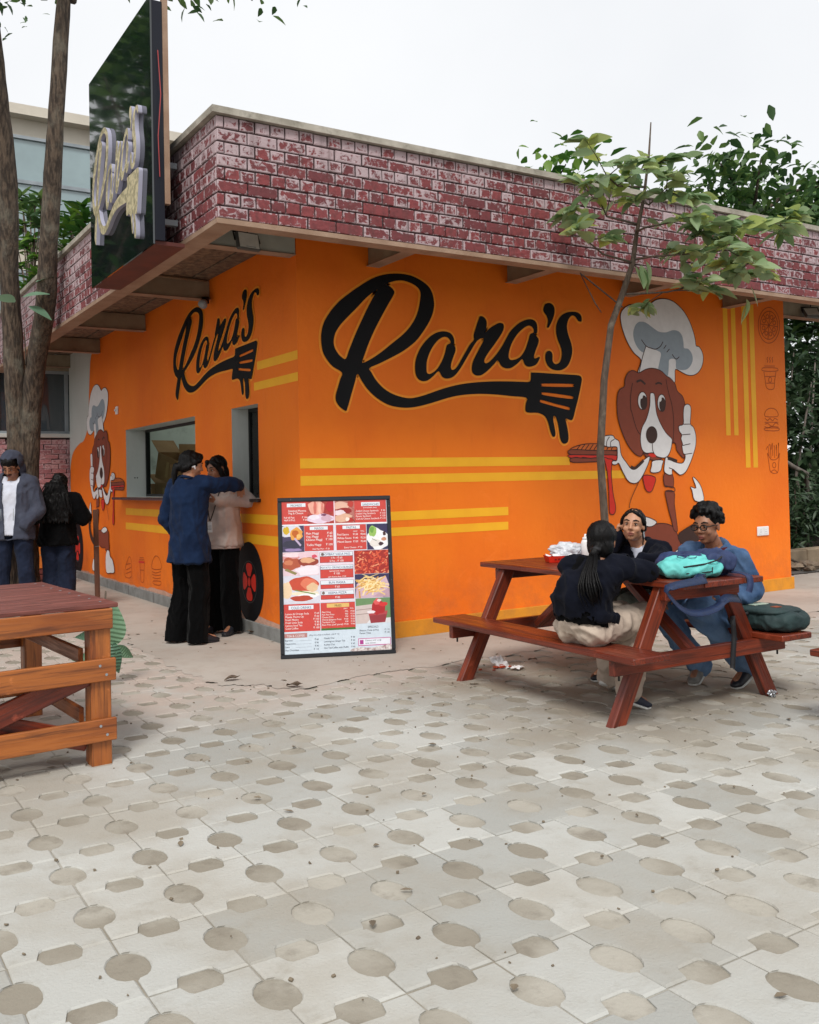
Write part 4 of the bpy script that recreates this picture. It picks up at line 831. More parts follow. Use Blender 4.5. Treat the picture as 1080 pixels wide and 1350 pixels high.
MB().poly([crom([(.62, .985), (.70, .976), (.80, .982), (.90, .972), (1.0, .966), (1.0, 1.0), (.64, 1.0)], 3)], tb(5)).build('torn_edge', M('torn_print', S(226, 222, 220), S(150, 120, 120), scale=40, rough=.8, coord='World'), base)

# ================================================================== PICNIC TABLES
def picnic_table(label, loc, rz, group):
    t = thing('picnic_table', label, 'table', loc, rz, group)
    L, W, tz, bo, bw, bzz, LB = 1.84, .62, .73, .69, .255, .385, 1.87
    n = 4; pw = W / n
    for k in range(n):
        x = -W/2 + (k + .5)*pw; dz = random.uniform(-.0012, .0012)
        beam('table_plank', (x, -L/2 + random.uniform(-.004, .004), tz - .016 + dz), (x, L/2 + random.uniform(-.004, .004), tz - .016 + dz), pw - .004, .032, m_wood, t)
    for s in (-1, 1): beam('bench_plank', (s*(bo - bw/2), -LB/2, bzz - .017), (s*(bo - bw/2), LB/2, bzz - .017), bw, .034, m_wood, t, bev=.005)
    for e in (-1, 1):
        y = e * .70; ft = .60; tp = .235
        for s in (-1, 1):
            o = beam('leg', (s*(ft + .016), y, -.03), (s*tp, y, tz - .034), .055, .088, m_wood, t, up=(s*.9, 0, .4), bev=.005)
        yy = y - e*.048
        beam('cross_rail', (-(bo - .02), y + e*.0495, bzz - .076), (bo - .02, y + e*.0495, bzz - .076), .042, .082, m_wood, t)
        beam('top_rail', (-W/2 + .02, y + e*.0495, tz - .070), (W/2 - .02, y + e*.0495, tz - .070), .042, .072, m_wood, t)
        beam('brace', (0, y - e*.02, bzz - .08), (0, e*.17, tz - .045), .07, .045, m_wood, t)
        for s in (-1, 1): MB().tube([(s*(bo - .07), y + e*.05, bzz - .115), (s*(bo - .07), y + e*.05, bzz - .145)], .006, 6).build('bolt', m_frame, t)
    return t
TBL = Vector((.937, -2.374, 0)); TRZ = -.023
table = picnic_table('red varnished picnic table with three people seated and a turquoise backpack on top', TBL, TRZ, 'picnic tables on the paving')
q = on_z(1067, 856, .385)
t2 = picnic_table('red varnished picnic table with nobody seated, at the paving beyond the occupied one', (q.x + .69, q.y - .935, 0), -.0, 'picnic tables on the paving')
def TL(x, y, z): c, s = math.cos(TRZ), math.sin(TRZ); return Vector((TBL.x + c*x - s*y, TBL.y + s*x + c*y, z))
# box-framed table, front left
bt_ = thing('slatted_table', 'brown timber table with a worn plank top and slatted sides', 'table', (-2.02, -2.14, 0), math.radians(4))
LX, LYY, TZ = 1.15, 1.30, .75
npk = 8
for k in range(npk):
    y = (k + .5) * LYY / npk
    beam('table_plank', (-LX, y, TZ - .011), (.03, y, TZ - .011 + random.uniform(-.001, .001)), LYY/npk - .005, .022, m_woodtop, bt_, bev=.003)
for x in (-LX + .075, -.052):
    for y in (.06, LYY - .06): beam('leg', (x, y, -.012), (x, y, TZ - .0235), .095, .095, m_wood2, bt_, up=(0, 1, 0))
for y in (-.012, LYY - .035 + .047):
    beam('apron_rail', (-LX + .01, y + (.012 if y < .5 else -.012), TZ - .072), (.0, y + (.012 if y < .5 else -.012), TZ - .072), .022, .095, m_wood2, bt_)
for z in (.44, .16): beam('side_slat', (-LX + .0, -.001, z), (.012, -.001, z), .024, .105, m_wood2, bt_); beam('side_slat', (-LX + .0, LYY + .001, z), (.012, LYY + .001, z), .024, .105, m_wood2, bt_)
for x in (-LX + .012, -.0): beam('apron_rail', (x - .003, .012, TZ - .075), (x - .003, LYY - .01, TZ - .075), .008, .09, m_wood2, bt_); 
for z in (.50, .22):
    for x in (-.115, -LX + .138): beam('side_slat', (x, .11, z), (x, LYY - .11, z), .024, .07, m_wood2, bt_)
beam('brace', (-LX + .15, .04, .06), (-.12, .04, .46), .03, .10, m_wood, bt_, up=(0, 1, 0)) if False else beam('brace', (-LX + .12, .045, .10), (-.10, .045, .42), .028, .10, m_wood, bt_)
beam('brace', (-LX + .12, .078, .42), (-.10, .078, .10), .028, .09, m_wood, bt_)
scm = MB().tube([(0, 0, 0), (0, 0, .0012)], .0065, 8).mesh('screw', m_alu)
for x in (-.065, -.035, -LX + .05, -LX + .09):
    for z in (.44, .16): link('screw', scm, bt_, Matrix.Translation((x, -.0128, z + (.022 if x in (-.065, -LX + .05) else -.022))) @ Matrix.Rotation(PI/2, 4, 'X'))
for k in range(npk):
    for x in (-.03, -LX + .06): link('screw', scm, bt_, Matrix.Translation((x, (k + .5)*LYY/npk, TZ + .0008)))
MB().tube([(-.62, .33, TZ + .0005), (-.62, .33, TZ + .0012)], .028, 14).build('knot_hole', m_frame, bt_)

# ================================================================== SMALL THINGS
def tray(loc, rz, label):
    t = thing('food_tray', label, 'food tray', loc, rz, 'paper food trays on the picnic table')
    red = M('red_card', S(214, 44, 20), S(200, 36, 18), scale=8, rough=.45); b = MB()
    x, y, h, i = .095, .065, .045, .012
    vs = [(-x+i,-y+i,.001),(x-i,-y+i,.001),(x-i,y-i,.001),(-x+i,y-i,.001),(-x,-y,h),(x,-y,h),(x,y,h),(-x,y,h)]
    vs += [(a*.97, b_*.96, c + (.002 if c < .01 else 0)) for a, b_, c in vs]
    b.add(vs, [(0,3,2,1),(0,1,5,4),(1,2,6,5),(2,3,7,6),(3,0,4,7),(8,9,10,11),(8,12,13,9),(9,13,14,10),(10,14,15,11),(11,15,12,8),(4,5,13,12),(5,6,14,13),(6,7,15,14),(7,4,12,15)]); b.build('box', red, t)
    pm_ = MB(); P = [(random.uniform(-.005, .005) + x*.98*math.copysign(abs(math.cos(a))**.5, math.cos(a)), y*.98*math.copysign(abs(math.sin(a))**.5, math.sin(a)), .04 + .014*math.sin(a*5)) for a in [2*PI*k/20 for k in range(20)]]
    pm_.add(P + [(0, 0, .022)], [(k, (k+1) % 20, 20) for k in range(20)]); pm_.build('paper_liner', m_mwhite, t)
    for k in range(4): MB().add([(-.05 + k*.022, -y - .0006 + .0045*0, .018), (-.036 + k*.022, -y - .0006, .018), (-.036 + k*.022, -y - .0006, .032), (-.05 + k*.022, -y - .0006, .032)], [(0,1,2,3)]).build('printed_mark', flat('tray_print', S(120, 14, 10)), t, mw=Matrix.Translation((0, .0055, 0)))
    return t
q = on_z(738, 741, .73); tray((q.x, q.y, .731), math.radians(-25), 'red paper food tray lined with white paper beside the crumpled bag')
q = on_z(868, 757, .73); tray((q.x, q.y, .731), math.radians(-10), 'red paper food tray half hidden behind the turquoise backpack')
def crumple(name, label, cat, loc, r, mat, seed, sq=(1, 1, .8), sub=3, amp=.35, parent=None, group=None, spikes=2.2):
    bm = bmesh.new(); bmesh.ops.create_icosphere(bm, subdivisions=sub, radius=1)
    for v in bm.verts:
        p = v.co.copy(); n = abs(noise.noise(p*spikes + Vector((seed, 0, 0)))) + .5*abs(noise.noise(p*spikes*2.3 + Vector((0, seed, 0)))); k = 1 - amp + amp*1.7*n
        v.co = Vector((p.x*sq[0], p.y*sq[1], max(-.8, p.z)*sq[2])) * k * r
    zmin = min(v.co.z for v in bm.verts)
    for v in bm.verts: v.co.z -= zmin
    me = bpy.data.meshes.new(name); bm.to_mesh(me); bm.free(); me.materials.append(mat)
    o = link(name, me, parent); o.location = loc; return tag(o, label, cat, group)
m_bag = M('white_plastic_bag', S(206, 209, 214), S(184, 188, 196), scale=9, rough=.35, spec=.5); m_foil = M('crumpled_foil', S(190, 192, 196), S(140, 142, 146), scale=40, rough=.25, metal=.9)
q = on_z(748, 738.5, .73); p = Vector((q.x, q.y, .731)); crumple('carrier_bag', 'crumpled white carrier bag on the picnic table behind the food tray', 'bag', p, .120, m_bag, 3, (1.25, .8, .62), 4, .30, None, None, .95)
p = TL(.275, .50, .731); t = thing('sauce_bottle', 'slim white squeeze bottle standing behind the ponytailed girl on the picnic table', 'bottle', p)
MB().tube([(0,0,0),(0,0,.004),(0,0,.12),(0,0,.135),(0,0,.14)], [.027,.030,.030,.024,.018], 16).build('body', m_mwhite, t, True); MB().tube([(0,0,.1405),(0,0,.155),(0,0,.156),(0,0,.178)], [.02,.02,.010,.006], 12).build('cap', m_mwhite, t, True)
# litter
p = on_z(660, 880); t = thing('litter', 'torn white tissue with orange sauce scraps on the paving under the bench', 'litter', (p.x, p.y, .003))
def sheet(w_, h_, amp, seed, n=7):
    b = MB(); vs = [((i/n - .5)*w_ + .01*noise.noise(Vector((i, j, seed))), (j/n - .5)*h_ + .01*noise.noise(Vector((i, j, seed + 5))), .004 + amp*abs(noise.noise(Vector((i*.55, j*.55, seed))))) for j in range(n+1) for i in range(n+1)]
    return b.add(vs, [(j*(n+1)+i, j*(n+1)+i+1, (j+1)*(n+1)+i+1, (j+1)*(n+1)+i) for j in range(n) for i in range(n)])
sheet(.10, .13, .075, 2).build('tissue', m_mwhite, t, mw=Matrix.Translation((.01, .03, .01)) @ Matrix.Rotation(.6, 4, 'X')); sheet(.09, .07, .03, 9).build('tissue', m_mwhite, t, mw=Matrix.Translation((.06, -.11, 0)) @ Matrix.Rotation(.5, 4, 'Z'))
sc = M('orange_sauce', S(176, 66, 24), S(140, 40, 18), scale=20, rough=.35)
for k in range(7): crumple('food_scrap', None, None, (random.uniform(-.07, .06), random.uniform(-.05, .02), 0), random.uniform(.012, .026), sc, k*3, (1.3, 1, .5), 2, .4, t)
for k, (dx, dy) in enumerate(((-.17, .0), (-.11, -.07), (.12, .10))): crumple('food_scrap', None, None, (dx, dy, 0), .013, sc, 40 + k, (1.4, 1, .5), 2, .4, t)
p = on_z(1018, 919); crumple('foil_ball', 'small crumpled silver foil ball by the foot of the picnic table', 'foil ball', (p.x, p.y, .0), .027, m_foil, 8, (1, 1, 1), 3, .5, None, None, 4)
def leafshape(L, W_, fold=.12, curl=.1, nseg=6):
    vs = []; fs = []
    for k in range(nseg + 1):
        t_ = k / nseg; w_ = W_ * math.sin(PI * min(1, t_*.94 + .03) ** .8) * (1 - .12*t_); z = -curl * L * t_*t_
        vs += [(-w_, t_*L, z + fold*w_), (0, t_*L, z), (w_, t_*L, z + fold*w_)]
    for k in range(nseg):
        a = 3*k; fs += [(a, a+1, a+4, a+3), (a+1, a+2, a+5, a+4)]
    return vs, fs
def dry_leaf(px, py, label, s):
    p = on_z(px, py); b = MB().add(*leafshape(.11*s, .032*s, .5, -.12)); b2 = [(x, y + .0, abs(z) + .004 + .010*abs(math.sin(y*40 + x*30))) for x, y, z in b.v]; b.v = b2
    o = b.build('dry_leaf', M('dry_leaf', S(112, 96, 82), S(74, 58, 46), scale=30, rough=.85), None); o.location = (p.x, p.y, .004); o.rotation_euler = (0, 0, random.uniform(0, 6)); tag(o, label, 'leaf', 'dry leaves on the ground')
dry_leaf(378, 906, 'dry curled grey brown leaf on the concrete in front of the menu board', 1.1); dry_leaf(296, 899, 'dry curled leaf on the paving below the blue shirted woman', 1.0); dry_leaf(344, 837, 'reddish dry leaf against the plinth beside the painted wheel', 1.3)
dry_leaf(697, 872, 'thin dry leaf on the paving under the picnic bench', .7)
# backpack on the near end of the table
m_turq = M('turquoise_cloth', S(104, 200, 194), S(88, 184, 180), scale=7, rough=.6, bump=.3, bscale=30); m_navy = M('navy_cloth', S(36, 54, 96), S(26, 40, 76), scale=7, rough=.7, bump=.4, bscale=30); m_strap = M('blue_webbing', S(20, 42, 80), S(15, 33, 64), scale=60, stretch=(1, 1, 1), rough=.6, bump=.3, bscale=200); m_blk = M('black_cloth', S(16, 16, 20), S(24, 24, 28), scale=20, rough=.7)
# ================================================================== ORGANIC BODIES
def _basis(d):
    d = Vector(d).normalized(); u = d.orthogonal().normalized(); return u, d.cross(u), d
def cap(b, p0, p1, r0, r1, seg=12):
    p0 = Vector(p0); p1 = Vector(p1); d = p1 - p0
    if d.length < 1e-5: d = Vector((0, 0, 1e-4))
    u, v_, w_ = _basis(d); rings = []
    for k in range(1, 4): a = PI/2 * k/4; rings.append((p0 - w_*r0*math.cos(a), r0*math.sin(a)))
    rings.append((p0, r0)); rings.append((p1, r1))
    for k in range(3, 0, -1): a = PI/2 * k/4; rings.append((p1 + w_*r1*math.cos(a), r1*math.sin(a)))
    vs = []; fs = []
    for c, r in rings:
        for k in range(seg): a = 2*PI*k/seg; vs.append(c + (u*math.cos(a) + v_*math.sin(a))*r)
    n = len(rings)
    for i in range(n-1):
        for k in range(seg): k2 = (k+1) % seg; fs.append((i*seg+k, i*seg+k2, (i+1)*seg+k2, (i+1)*seg+k))
    a0 = len(vs); vs += [p0 - w_*r0, p1 + w_*r1]
    for k in range(seg): k2 = (k+1) % seg; fs.append((a0, k2, k)); fs.append((a0+1, (n-1)*seg+k, (n-1)*seg+k2))
    b.add(vs, fs)
def chain(b, pts, rad, seg=12):
    for i in range(len(pts)-1): cap(b, pts[i], pts[i+1], rad[i], rad[i+1], seg)
def ell(b, c, r, R_=None, e=2.0, nu=16, nv=10):
    R_ = R_ or Matrix.Identity(3); c = Vector(c); vs = []; fs = []
    sp = lambda x: math.copysign(abs(x)**(2/e), x)
    for j in range(1, nv):
        ph = -PI/2 + PI*j/nv
        for k in range(nu): th = 2*PI*k/nu; vs.append(c + R_ @ Vector((r[0]*sp(math.cos(ph))*sp(math.cos(th)), r[1]*sp(math.cos(ph))*sp(math.sin(th)), r[2]*sp(math.sin(ph)))))
    for j in range(nv-2):
        for k in range(nu): k2 = (k+1) % nu; fs.append((j*nu+k, j*nu+k2, (j+1)*nu+k2, (j+1)*nu+k))
    n = len(vs); vs += [c + R_ @ Vector((0,0,-r[2])), c + R_ @ Vector((0,0,r[2]))]
    for k in range(nu): k2 = (k+1) % nu; fs.append((n, k2, k)); fs.append((n+1, (nv-2)*nu+k, (nv-2)*nu+k2))
    b.add(vs, fs)
def loft(b, rings, seg=20):
    """rings: (centre, side, front, rside, rfront)"""
    vs = []; fs = []; n = len(rings)
    for c, sd_, fr_, a, f_ in rings:
        c = Vector(c); sd_ = Vector(sd_).normalized(); fr_ = Vector(fr_).normalized()
        for k in range(seg):
            t = 2*PI*k/seg; x = math.copysign(abs(math.cos(t))**.85, math.cos(t)); y = math.copysign(abs(math.sin(t))**.85, math.sin(t)); vs.append(c + sd_*a*x + fr_*f_*y)
    for i in range(n-1):
        for k in range(seg): k2 = (k+1) % seg; fs.append((i*seg+k, i*seg+k2, (i+1)*seg+k2, (i+1)*seg+k))
    fs.append(tuple(range(seg))[::-1]); fs.append(tuple((n-1)*seg+k for k in range(seg))); b.add(vs, fs)
def organic(name, b, mat, parent, voxel=.01, smooth=3, wr=None, cut=None, fold=None, seed=0):
    me = b.mesh(name, mat); o = bpy.data.objects.new(name, me); COL.objects.link(o)
    r = o.modifiers.new('r', 'REMESH'); r.mode = 'VOXEL'; r.voxel_size = voxel; r.use_smooth_shade = True
    if smooth: s_ = o.modifiers.new('s', 'SMOOTH'); s_.iterations = smooth; s_.factor = .5
    m2 = bpy.data.meshes.new_from_object(o.evaluated_get(bpy.context.evaluated_depsgraph_get()))
    bpy.data.objects.remove(o); bpy.data.meshes.remove(me); m2.name = name
    n = len(m2.vertices); co = np.empty(n*3); m2.vertices.foreach_get('co', co); co = co.reshape(-1, 3)
    if wr or fold:
        no = np.empty(n*3); m2.vertices.foreach_get('normal', no); no = no.reshape(-1, 3); d = np.zeros(n)
        for i in range(n):
            x, y, z = co[i]
            if wr: d[i] += wr[0] * noise.fractal(Vector((x*wr[1] + seed, y*wr[1], z*wr[1]*(wr[2] if len(wr) > 2 else 1))), .8, 2.0, 3)
            if fold: q = noise.noise(Vector((x*fold[1] + 5 + seed + .35*noise.noise(Vector((x*5, y*5, z*5 + seed))), y*fold[1], z*fold[2]))); d[i] += fold[0] * 1.7 * ((1 - min(1, abs(q)*2.6))**1.4 - .35); q2 = noise.noise(Vector((x*fold[1]*2.1 + z*6, y*fold[1]*2.1 - z*6, z*fold[2]*1.9 + seed))); d[i] += fold[0] * .7 * (1 - min(1, abs(q2)*2.8))
        co = co + no * d[:, None]; m2.vertices.foreach_set('co', co.ravel())
    if cut:
        bm = bmesh.new(); bm.from_mesh(m2); bm.normal_update()
        dl = [f_ for f_ in bm.faces if cut(f_.calc_center_median(), f_.normal)]; bmesh.ops.delete(bm, geom=dl, context='FACES')
        for _ in range(10):
            mv = {}
            for v_ in bm.verts:
                nb = [e_.other_vert(v_) for e_ in v_.link_edges if e_.is_boundary]
                if len(nb) == 2: mv[v_] = v_.co*.4 + (nb[0].co + nb[1].co)*.3
            for v_, c_ in mv.items(): v_.co = c_
        bm.to_mesh(m2); bm.free()
    m2.materials.clear(); m2.materials.append(mat); m2.polygons.foreach_set('use_smooth', [True]*len(m2.polygons)); m2.update()
    return link(name, m2, parent)
def skin_mat(name, c):
    g = G(name); v_ = g.coord('Object'); k = g.mix(g.step(g.noise(v_, 18, 4), .35, .7), c, (c[0]*.84, c[1]*.76, c[2]*.72)); g.col(k); g.set(Roughness=.5)
    g.b.inputs['Subsurface Weight'].default_value = .12; g.b.inputs['Subsurface Radius'].default_value = (.02, .008, .004); g.b.inputs['Subsurface Scale'].default_value = .3; g.bump(g.noise(v_, 160, 4), .12, .003); return g.m
m_skin = skin_mat('brown_skin', S(150, 104, 78)); m_skin2 = skin_mat('light_brown_skin', S(186, 138, 108))
def cloth(name, c1, c2, sc=7, weave=420, rough=.85, b_=.25):
    g = G(name); v_ = g.coord('Object'); k = g.mix(g.step(g.noise(v_, sc, 5), .3, .7), c1, c2); k = g.mix(g.math('MULTIPLY', g.noise(g.coord('Object', (1, 1, .35)), weave*.5, 2), .30), k, tuple(q*.55 for q in c2))
    g.col(k); g.set(Roughness=rough); g.b.inputs['Specular IOR Level'].default_value = .08; g.b.inputs['Sheen Weight'].default_value = .03
    g.bump(g.math('ADD', g.math('MULTIPLY', g.noise(v_, weave, 2), .5), g.noise(v_, 26, 4)), b_, .006); return g.m
c_blue = cloth('navy_blue_shirt', S(26, 43, 72), S(18, 31, 55)); c_blkt = cloth('black_trousers', S(5, 5, 6), S(3, 3, 4)); c_beige = cloth('oatmeal_knit', S(196, 180, 172), S(182, 164, 158), 9, 200, .95, .5)
c_grey = cloth('grey_hoodie', S(74, 78, 92), S(62, 66, 80)); c_white = cloth('white_tee', S(214, 218, 230), S(200, 204, 218)); c_jean = cloth('dark_jeans', S(38, 46, 66), S(26, 32, 48), 5); c_black = cloth('black_sweater', S(6, 6, 8), S(4, 4, 5), 8)
c_navy = cloth('navy_jacket', S(18, 21, 33), S(12, 14, 23)); c_khaki = cloth('pale_khaki', S(196, 180, 164), S(176, 160, 146), 6); c_denim = cloth('denim_jacket', S(86, 112, 146), S(54, 78, 112), 9); c_ltjean = cloth('blue_jeans', S(118, 146, 180), S(74, 102, 140), 4); c_maroon = cloth('maroon_tee', S(84, 34, 42), S(66, 26, 34)); c_olive = cloth('grey_green_trousers', S(112, 116, 106), S(90, 94, 86))
def hairmat():
    g = G('black_hair'); v_ = g.coord('Object', (1, 1, .12)); h = g.noise(v_, 190, 4, .6); g.col(g.mix(g.step(h, .4, .7), S(5, 4, 5), S(13, 11, 11))); g.l(g.step(h, .3, .7, .38, .6), g.b.inputs['Roughness']); g.b.inputs['Specular IOR Level'].default_value = .2; g.bump(h, .7, .004); return g.m
m_hair = hairmat(); m_eye = flat('eye_white', S(206, 200, 194), .3); m_iris = flat('dark_iris', S(24, 16, 14), .2); m_lip2 = flat('lips', S(132, 74, 66), .45)
def head(b, c, f, u, s=1.0):
    """skull, jaw, nose, ears; returns the frame"""
    f = Vector(f).normalized(); u = Vector(u); u = (u - f*u.dot(f)).normalized(); r = f.cross(u); R_ = Matrix((r, f, u)).transposed(); c = Vector(c)
    P = lambda x, y, z: c + R_ @ Vector((x*s, y*s, z*s))
    ell(b, P(0, -.008, .028), (.074*s, .092*s, .086*s), R_); ell(b, P(0, .020, -.035), (.060*s, .070*s, .078*s), R_); ell(b, P(0, .058, -.088), (.026*s, .022*s, .022*s), R_)
    ell(b, P(0, .048, .02), (.062*s, .044*s, .05*s), R_)
    for q in (-1, 1):
        ell(b, P(q*.034, .060, -.030), (.026*s, .024*s, .026*s), R_); cap(b, P(q*.010, .086, .022), P(q*.045, .074, .024), .010*s, .009*s, 8)
        ell(b, P(q*.076, -.006, -.008), (.009*s, .018*s, .030*s), R_); cap(b, P(q*.028, .02, -.095), P(q*.056, -.0, -.06), .014*s, .014*s, 8)
    cap(b, P(0, .090, .012), P(0, .108, -.024), .008*s, .012*s, 8); cap(b, P(-.012, .094, -.030), P(.012, .094, -.030), .009*s, .009*s, 8)
    cap(b, P(-.016, .085, -.058), P(.016, .085, -.058), .010*s, .010*s, 8); cap(b, P(-.013, .083, -.068), P(.013, .083, -.068), .010*s, .010*s, 8)
    return P, R_
def face_bits(P, R_, s, parent, lid=False):
    b = MB()
    for q in (-1, 1): ell(b, P(q*.031, .078, .004), (.0108*s, .0085*s, .0050*s if not lid else .004*s), R_, 2, 12, 8)
    b.build('eye_whites', m_eye, parent, True); b = MB()
    for q in (-1, 1): ell(b, P(q*.031, .0855, .003), (.0062*s, .0040*s, .0050*s if not lid else .004*s), R_, 2, 10, 8)
    b.build('irises', m_iris, parent, True); b = MB()
    for q in (-1, 1): chain(b, [P(q*.014, .094, .030), P(q*.032, .0915, .036), P(q*.052, .078, .030)], [.0035*s, .0045*s, .0028*s], 6); chain(b, [P(q*.017, .0865, .0105), P(q*.031, .0905, .0145), P(q*.046, .082, .009)], [.0018*s, .0024*s, .0016*s], 6)
    b.build('eyebrows', m_hair, parent, True); b = MB()
    chain(b, [P(-.022, .087, -.060), P(-.006, .0955, -.0565), P(.006, .0955, -.0565), P(.022, .087, -.060)], [.003*s, .0052*s, .0052*s, .003*s], 8); chain(b, [P(-.018, .087, -.067), P(0, .094, -.069), P(.018, .087, -.067)], [.003*s, .006*s, .003*s], 8)
    b.build('lips', m_lip2, parent, True)
def hand(b, wr, d, n, th, s=1.0, curl=.5, spread=.12):
    """palm and five fingers; d along the hand, n out of the palm side, th toward the thumb"""
    d = Vector(d).normalized(); n = Vector(n); n = (n - d*n.dot(d)).normalized(); t = d.cross(n); 
    if t.dot(Vector(th)) < 0: t = -t
    wr = Vector(wr); R_ = Matrix((t, d, n)).transposed()
    ell(b, wr + d*.048*s, (.039*s, .052*s, .016*s), R_, 2.4, 14, 8); cap(b, wr - d*.02*s, wr + d*.02*s, .024*s, .024*s, 10)
    for k, L in enumerate((.072, .080, .075, .058)):
        base = wr + (t*(.029 - .0195*k) + d*(.088 - .004*abs(k-1.3)))*s; dd = (d + t*spread*(.8 - .55*k)).normalized(); p = base; r = .0088*s; pts = [base - dd*.02*s, base]; a = 0
        for j, fr_ in enumerate((.45, .32, .23)):
            a += curl * (1.0, 1.15, .8)[j]; q = (dd*math.cos(a) + n*math.sin(a)).normalized(); p = p + q*L*fr_*s; pts.append(p)
        chain(b, pts, [r*1.05, r*1.05, r, r*.93, r*.8], 8)
    tb_ = wr + (t*.030 + d*.022)*s; td = (d*.75 + t*.75 + n*.25).normalized(); p1 = tb_ + td*.038*s; td2 = (d*.95 + t*.2 + n*.45*(.4 + curl)).normalized(); p2 = p1 + td2*.030*s; p3 = p2 + td2*.02*s
    chain(b, [wr + d*.012*s, tb_, p1, p2, p3], [.013*s, .0125*s, .011*s, .0095*s, .008*s], 8)
def person_root(label, loc, rz, group=None):
    return thing('person', label, 'person', loc, rz, group)
def body_mesh(t, sk, J, s, hd, hands, skipface=False, lid=False):
    """one continuous body from joints J (local coordinates)"""
    b = MB(); X = lambda k: Vector(J[k])
    P, R_ = head(b, J['H'], J['hf'], J['hu'], s)
    cap(b, X('N'), P(0, -.012, -.06), .056*s, .052*s)
    sh = (X('SR') - X('SL')); hp = (X('HR') - X('HL')); up = (X('N') - (X('HL') + X('HR'))/2); fr_ = up.cross(sh)*-1; fr_h = up.cross(hp)*-1
    pc_ = (X('HL') + X('HR'))/2; sc_ = (X('SL') + X('SR'))/2
    mid = X('M') if 'M' in J else (pc_ + sc_)/2
    sw = sh.length/2
    loft(b, [(pc_ - up*.08, hp, fr_h, .12*s, .09*s), (pc_, hp, fr_h, .155*s, .105*s), (pc_.lerp(mid, .6), hp, fr_h, .135*s, .095*s), (mid, sh + hp, fr_ + fr_h, .13*s, .09*s), (mid.lerp(sc_, .6), sh, fr_, sw*.92, .105*s), (sc_.lerp(mid, .08), sh, fr_, sw*.98, .085*s), (sc_ + (X('N') - sc_)*.55, sh, fr_, sw*.55, .062*s), (X('N'), sh, fr_, .058*s, .056*s)])
    for q in 'LR':
        chain(b, [sc_.lerp(X('S' + q), .55), X('S' + q), X('E' + q), X('W' + q)], [.055*s, .050*s, .038*s, .026*s])
        chain(b, [pc_.lerp(X('H' + q), .7), X('H' + q), X('K' + q), X('A' + q)], [.085*s, .082*s, .056*s, .038*s]); cap(b, X('A' + q), X('T' + q), .036*s, .028*s)
        hnd = hands.get(q)
        if hnd: hand(b, X('W' + q), hnd[0], hnd[1], hnd[2], s*.95, hnd[3] if len(hnd) > 3 else .4)
    o = organic('body', b, sk, t, .0062, 2)
    if not skipface: face_bits(P, R_, s, t, lid)
    return P, R_, (sh, hp, up, fr_, fr_h, pc_, sc_, mid, sw)
def top(t, name, mat, J, s, inf, g_, hem, sleeve=1.0, flare=1.0, sl_r=(.075, .062, .050), fold=(.007, 7, 3.2), wr=(.004, 16), cut=None, neckr=.075, extra=None, voxel=.0085, hemdir=None, thin=1.0):
    sh, hp, up, fr_, fr_h, pc_, sc_, mid, sw = g_; X = lambda k: Vector(J[k]); b = MB(); un = up.normalized(); hd_ = Vector(hemdir).normalized() if hemdir else -un
    hc = pc_ + hd_*hem
    loft(b, [(hc, hp, fr_h, (.165*flare)*s + inf, (.118*flare)*s*thin + inf), (hc.lerp(pc_, .5), hp, fr_h, .168*s*(1 + (flare-1)*.6) + inf, .118*s*thin + inf), (pc_.lerp(mid, .35), hp, fr_h, .155*s + inf, .110*s*thin + inf), (mid, sh + hp, fr_ + fr_h, .148*s + inf, .105*s*thin + inf), (mid.lerp(sc_, .6), sh, fr_, sw*.95 + inf*.8, .112*s*thin + inf), (sc_.lerp(mid, .06), sh, fr_, sw*1.0 + inf*.6, .090*s*thin + inf), (sc_ + (X('N') - sc_)*.5, sh, fr_, sw*.62 + inf*.4, .066*s + inf*.6), (sc_ + (X('N') - sc_)*.92, sh, fr_, neckr*s + inf*.2, neckr*s*.95 + inf*.2)])
    for q in 'LR':
        e = X('E' + q).lerp(X('W' + q), sleeve*.97) if sleeve > 0 else None
        chain(b, [sc_.lerp(X('S' + q), .6), X('S' + q), X('E' + q), e], [.070*s + inf*.4, sl_r[0]*s, sl_r[1]*s, sl_r[2]*s])
    if extra: extra(b)
    return organic(name, b, mat, t, voxel, 3, wr, cut, fold, random.random()*9)
def trousers(t, name, mat, J, s, g_, rad=(.115, .085, .075), low=1.0, fold=(.006, 7, 4), wr=(.004, 14), hip=1.0, voxel=.0085, cut=None):
    sh, hp, up, fr_, fr_h, pc_, sc_, mid, sw = g_; X = lambda k: Vector(J[k]); b = MB()
    loft(b, [(pc_ - up*.10, hp, fr_h, .13*s*hip, .105*s*hip), (pc_, hp, fr_h, .168*s*hip, .120*s*hip), (pc_.lerp(mid, .45), hp, fr_h, .150*s, .108*s)])
    for q in 'LR':
        e = X('K' + q).lerp(X('A' + q), low); chain(b, [pc_.lerp(X('H' + q), .75), X('H' + q), X('K' + q), e], [.10*s*hip, rad[0]*s, rad[1]*s, rad[2]*s], 14)
    return organic(name, b, mat, t, voxel, 3, wr, cut, fold, random.random()*9)
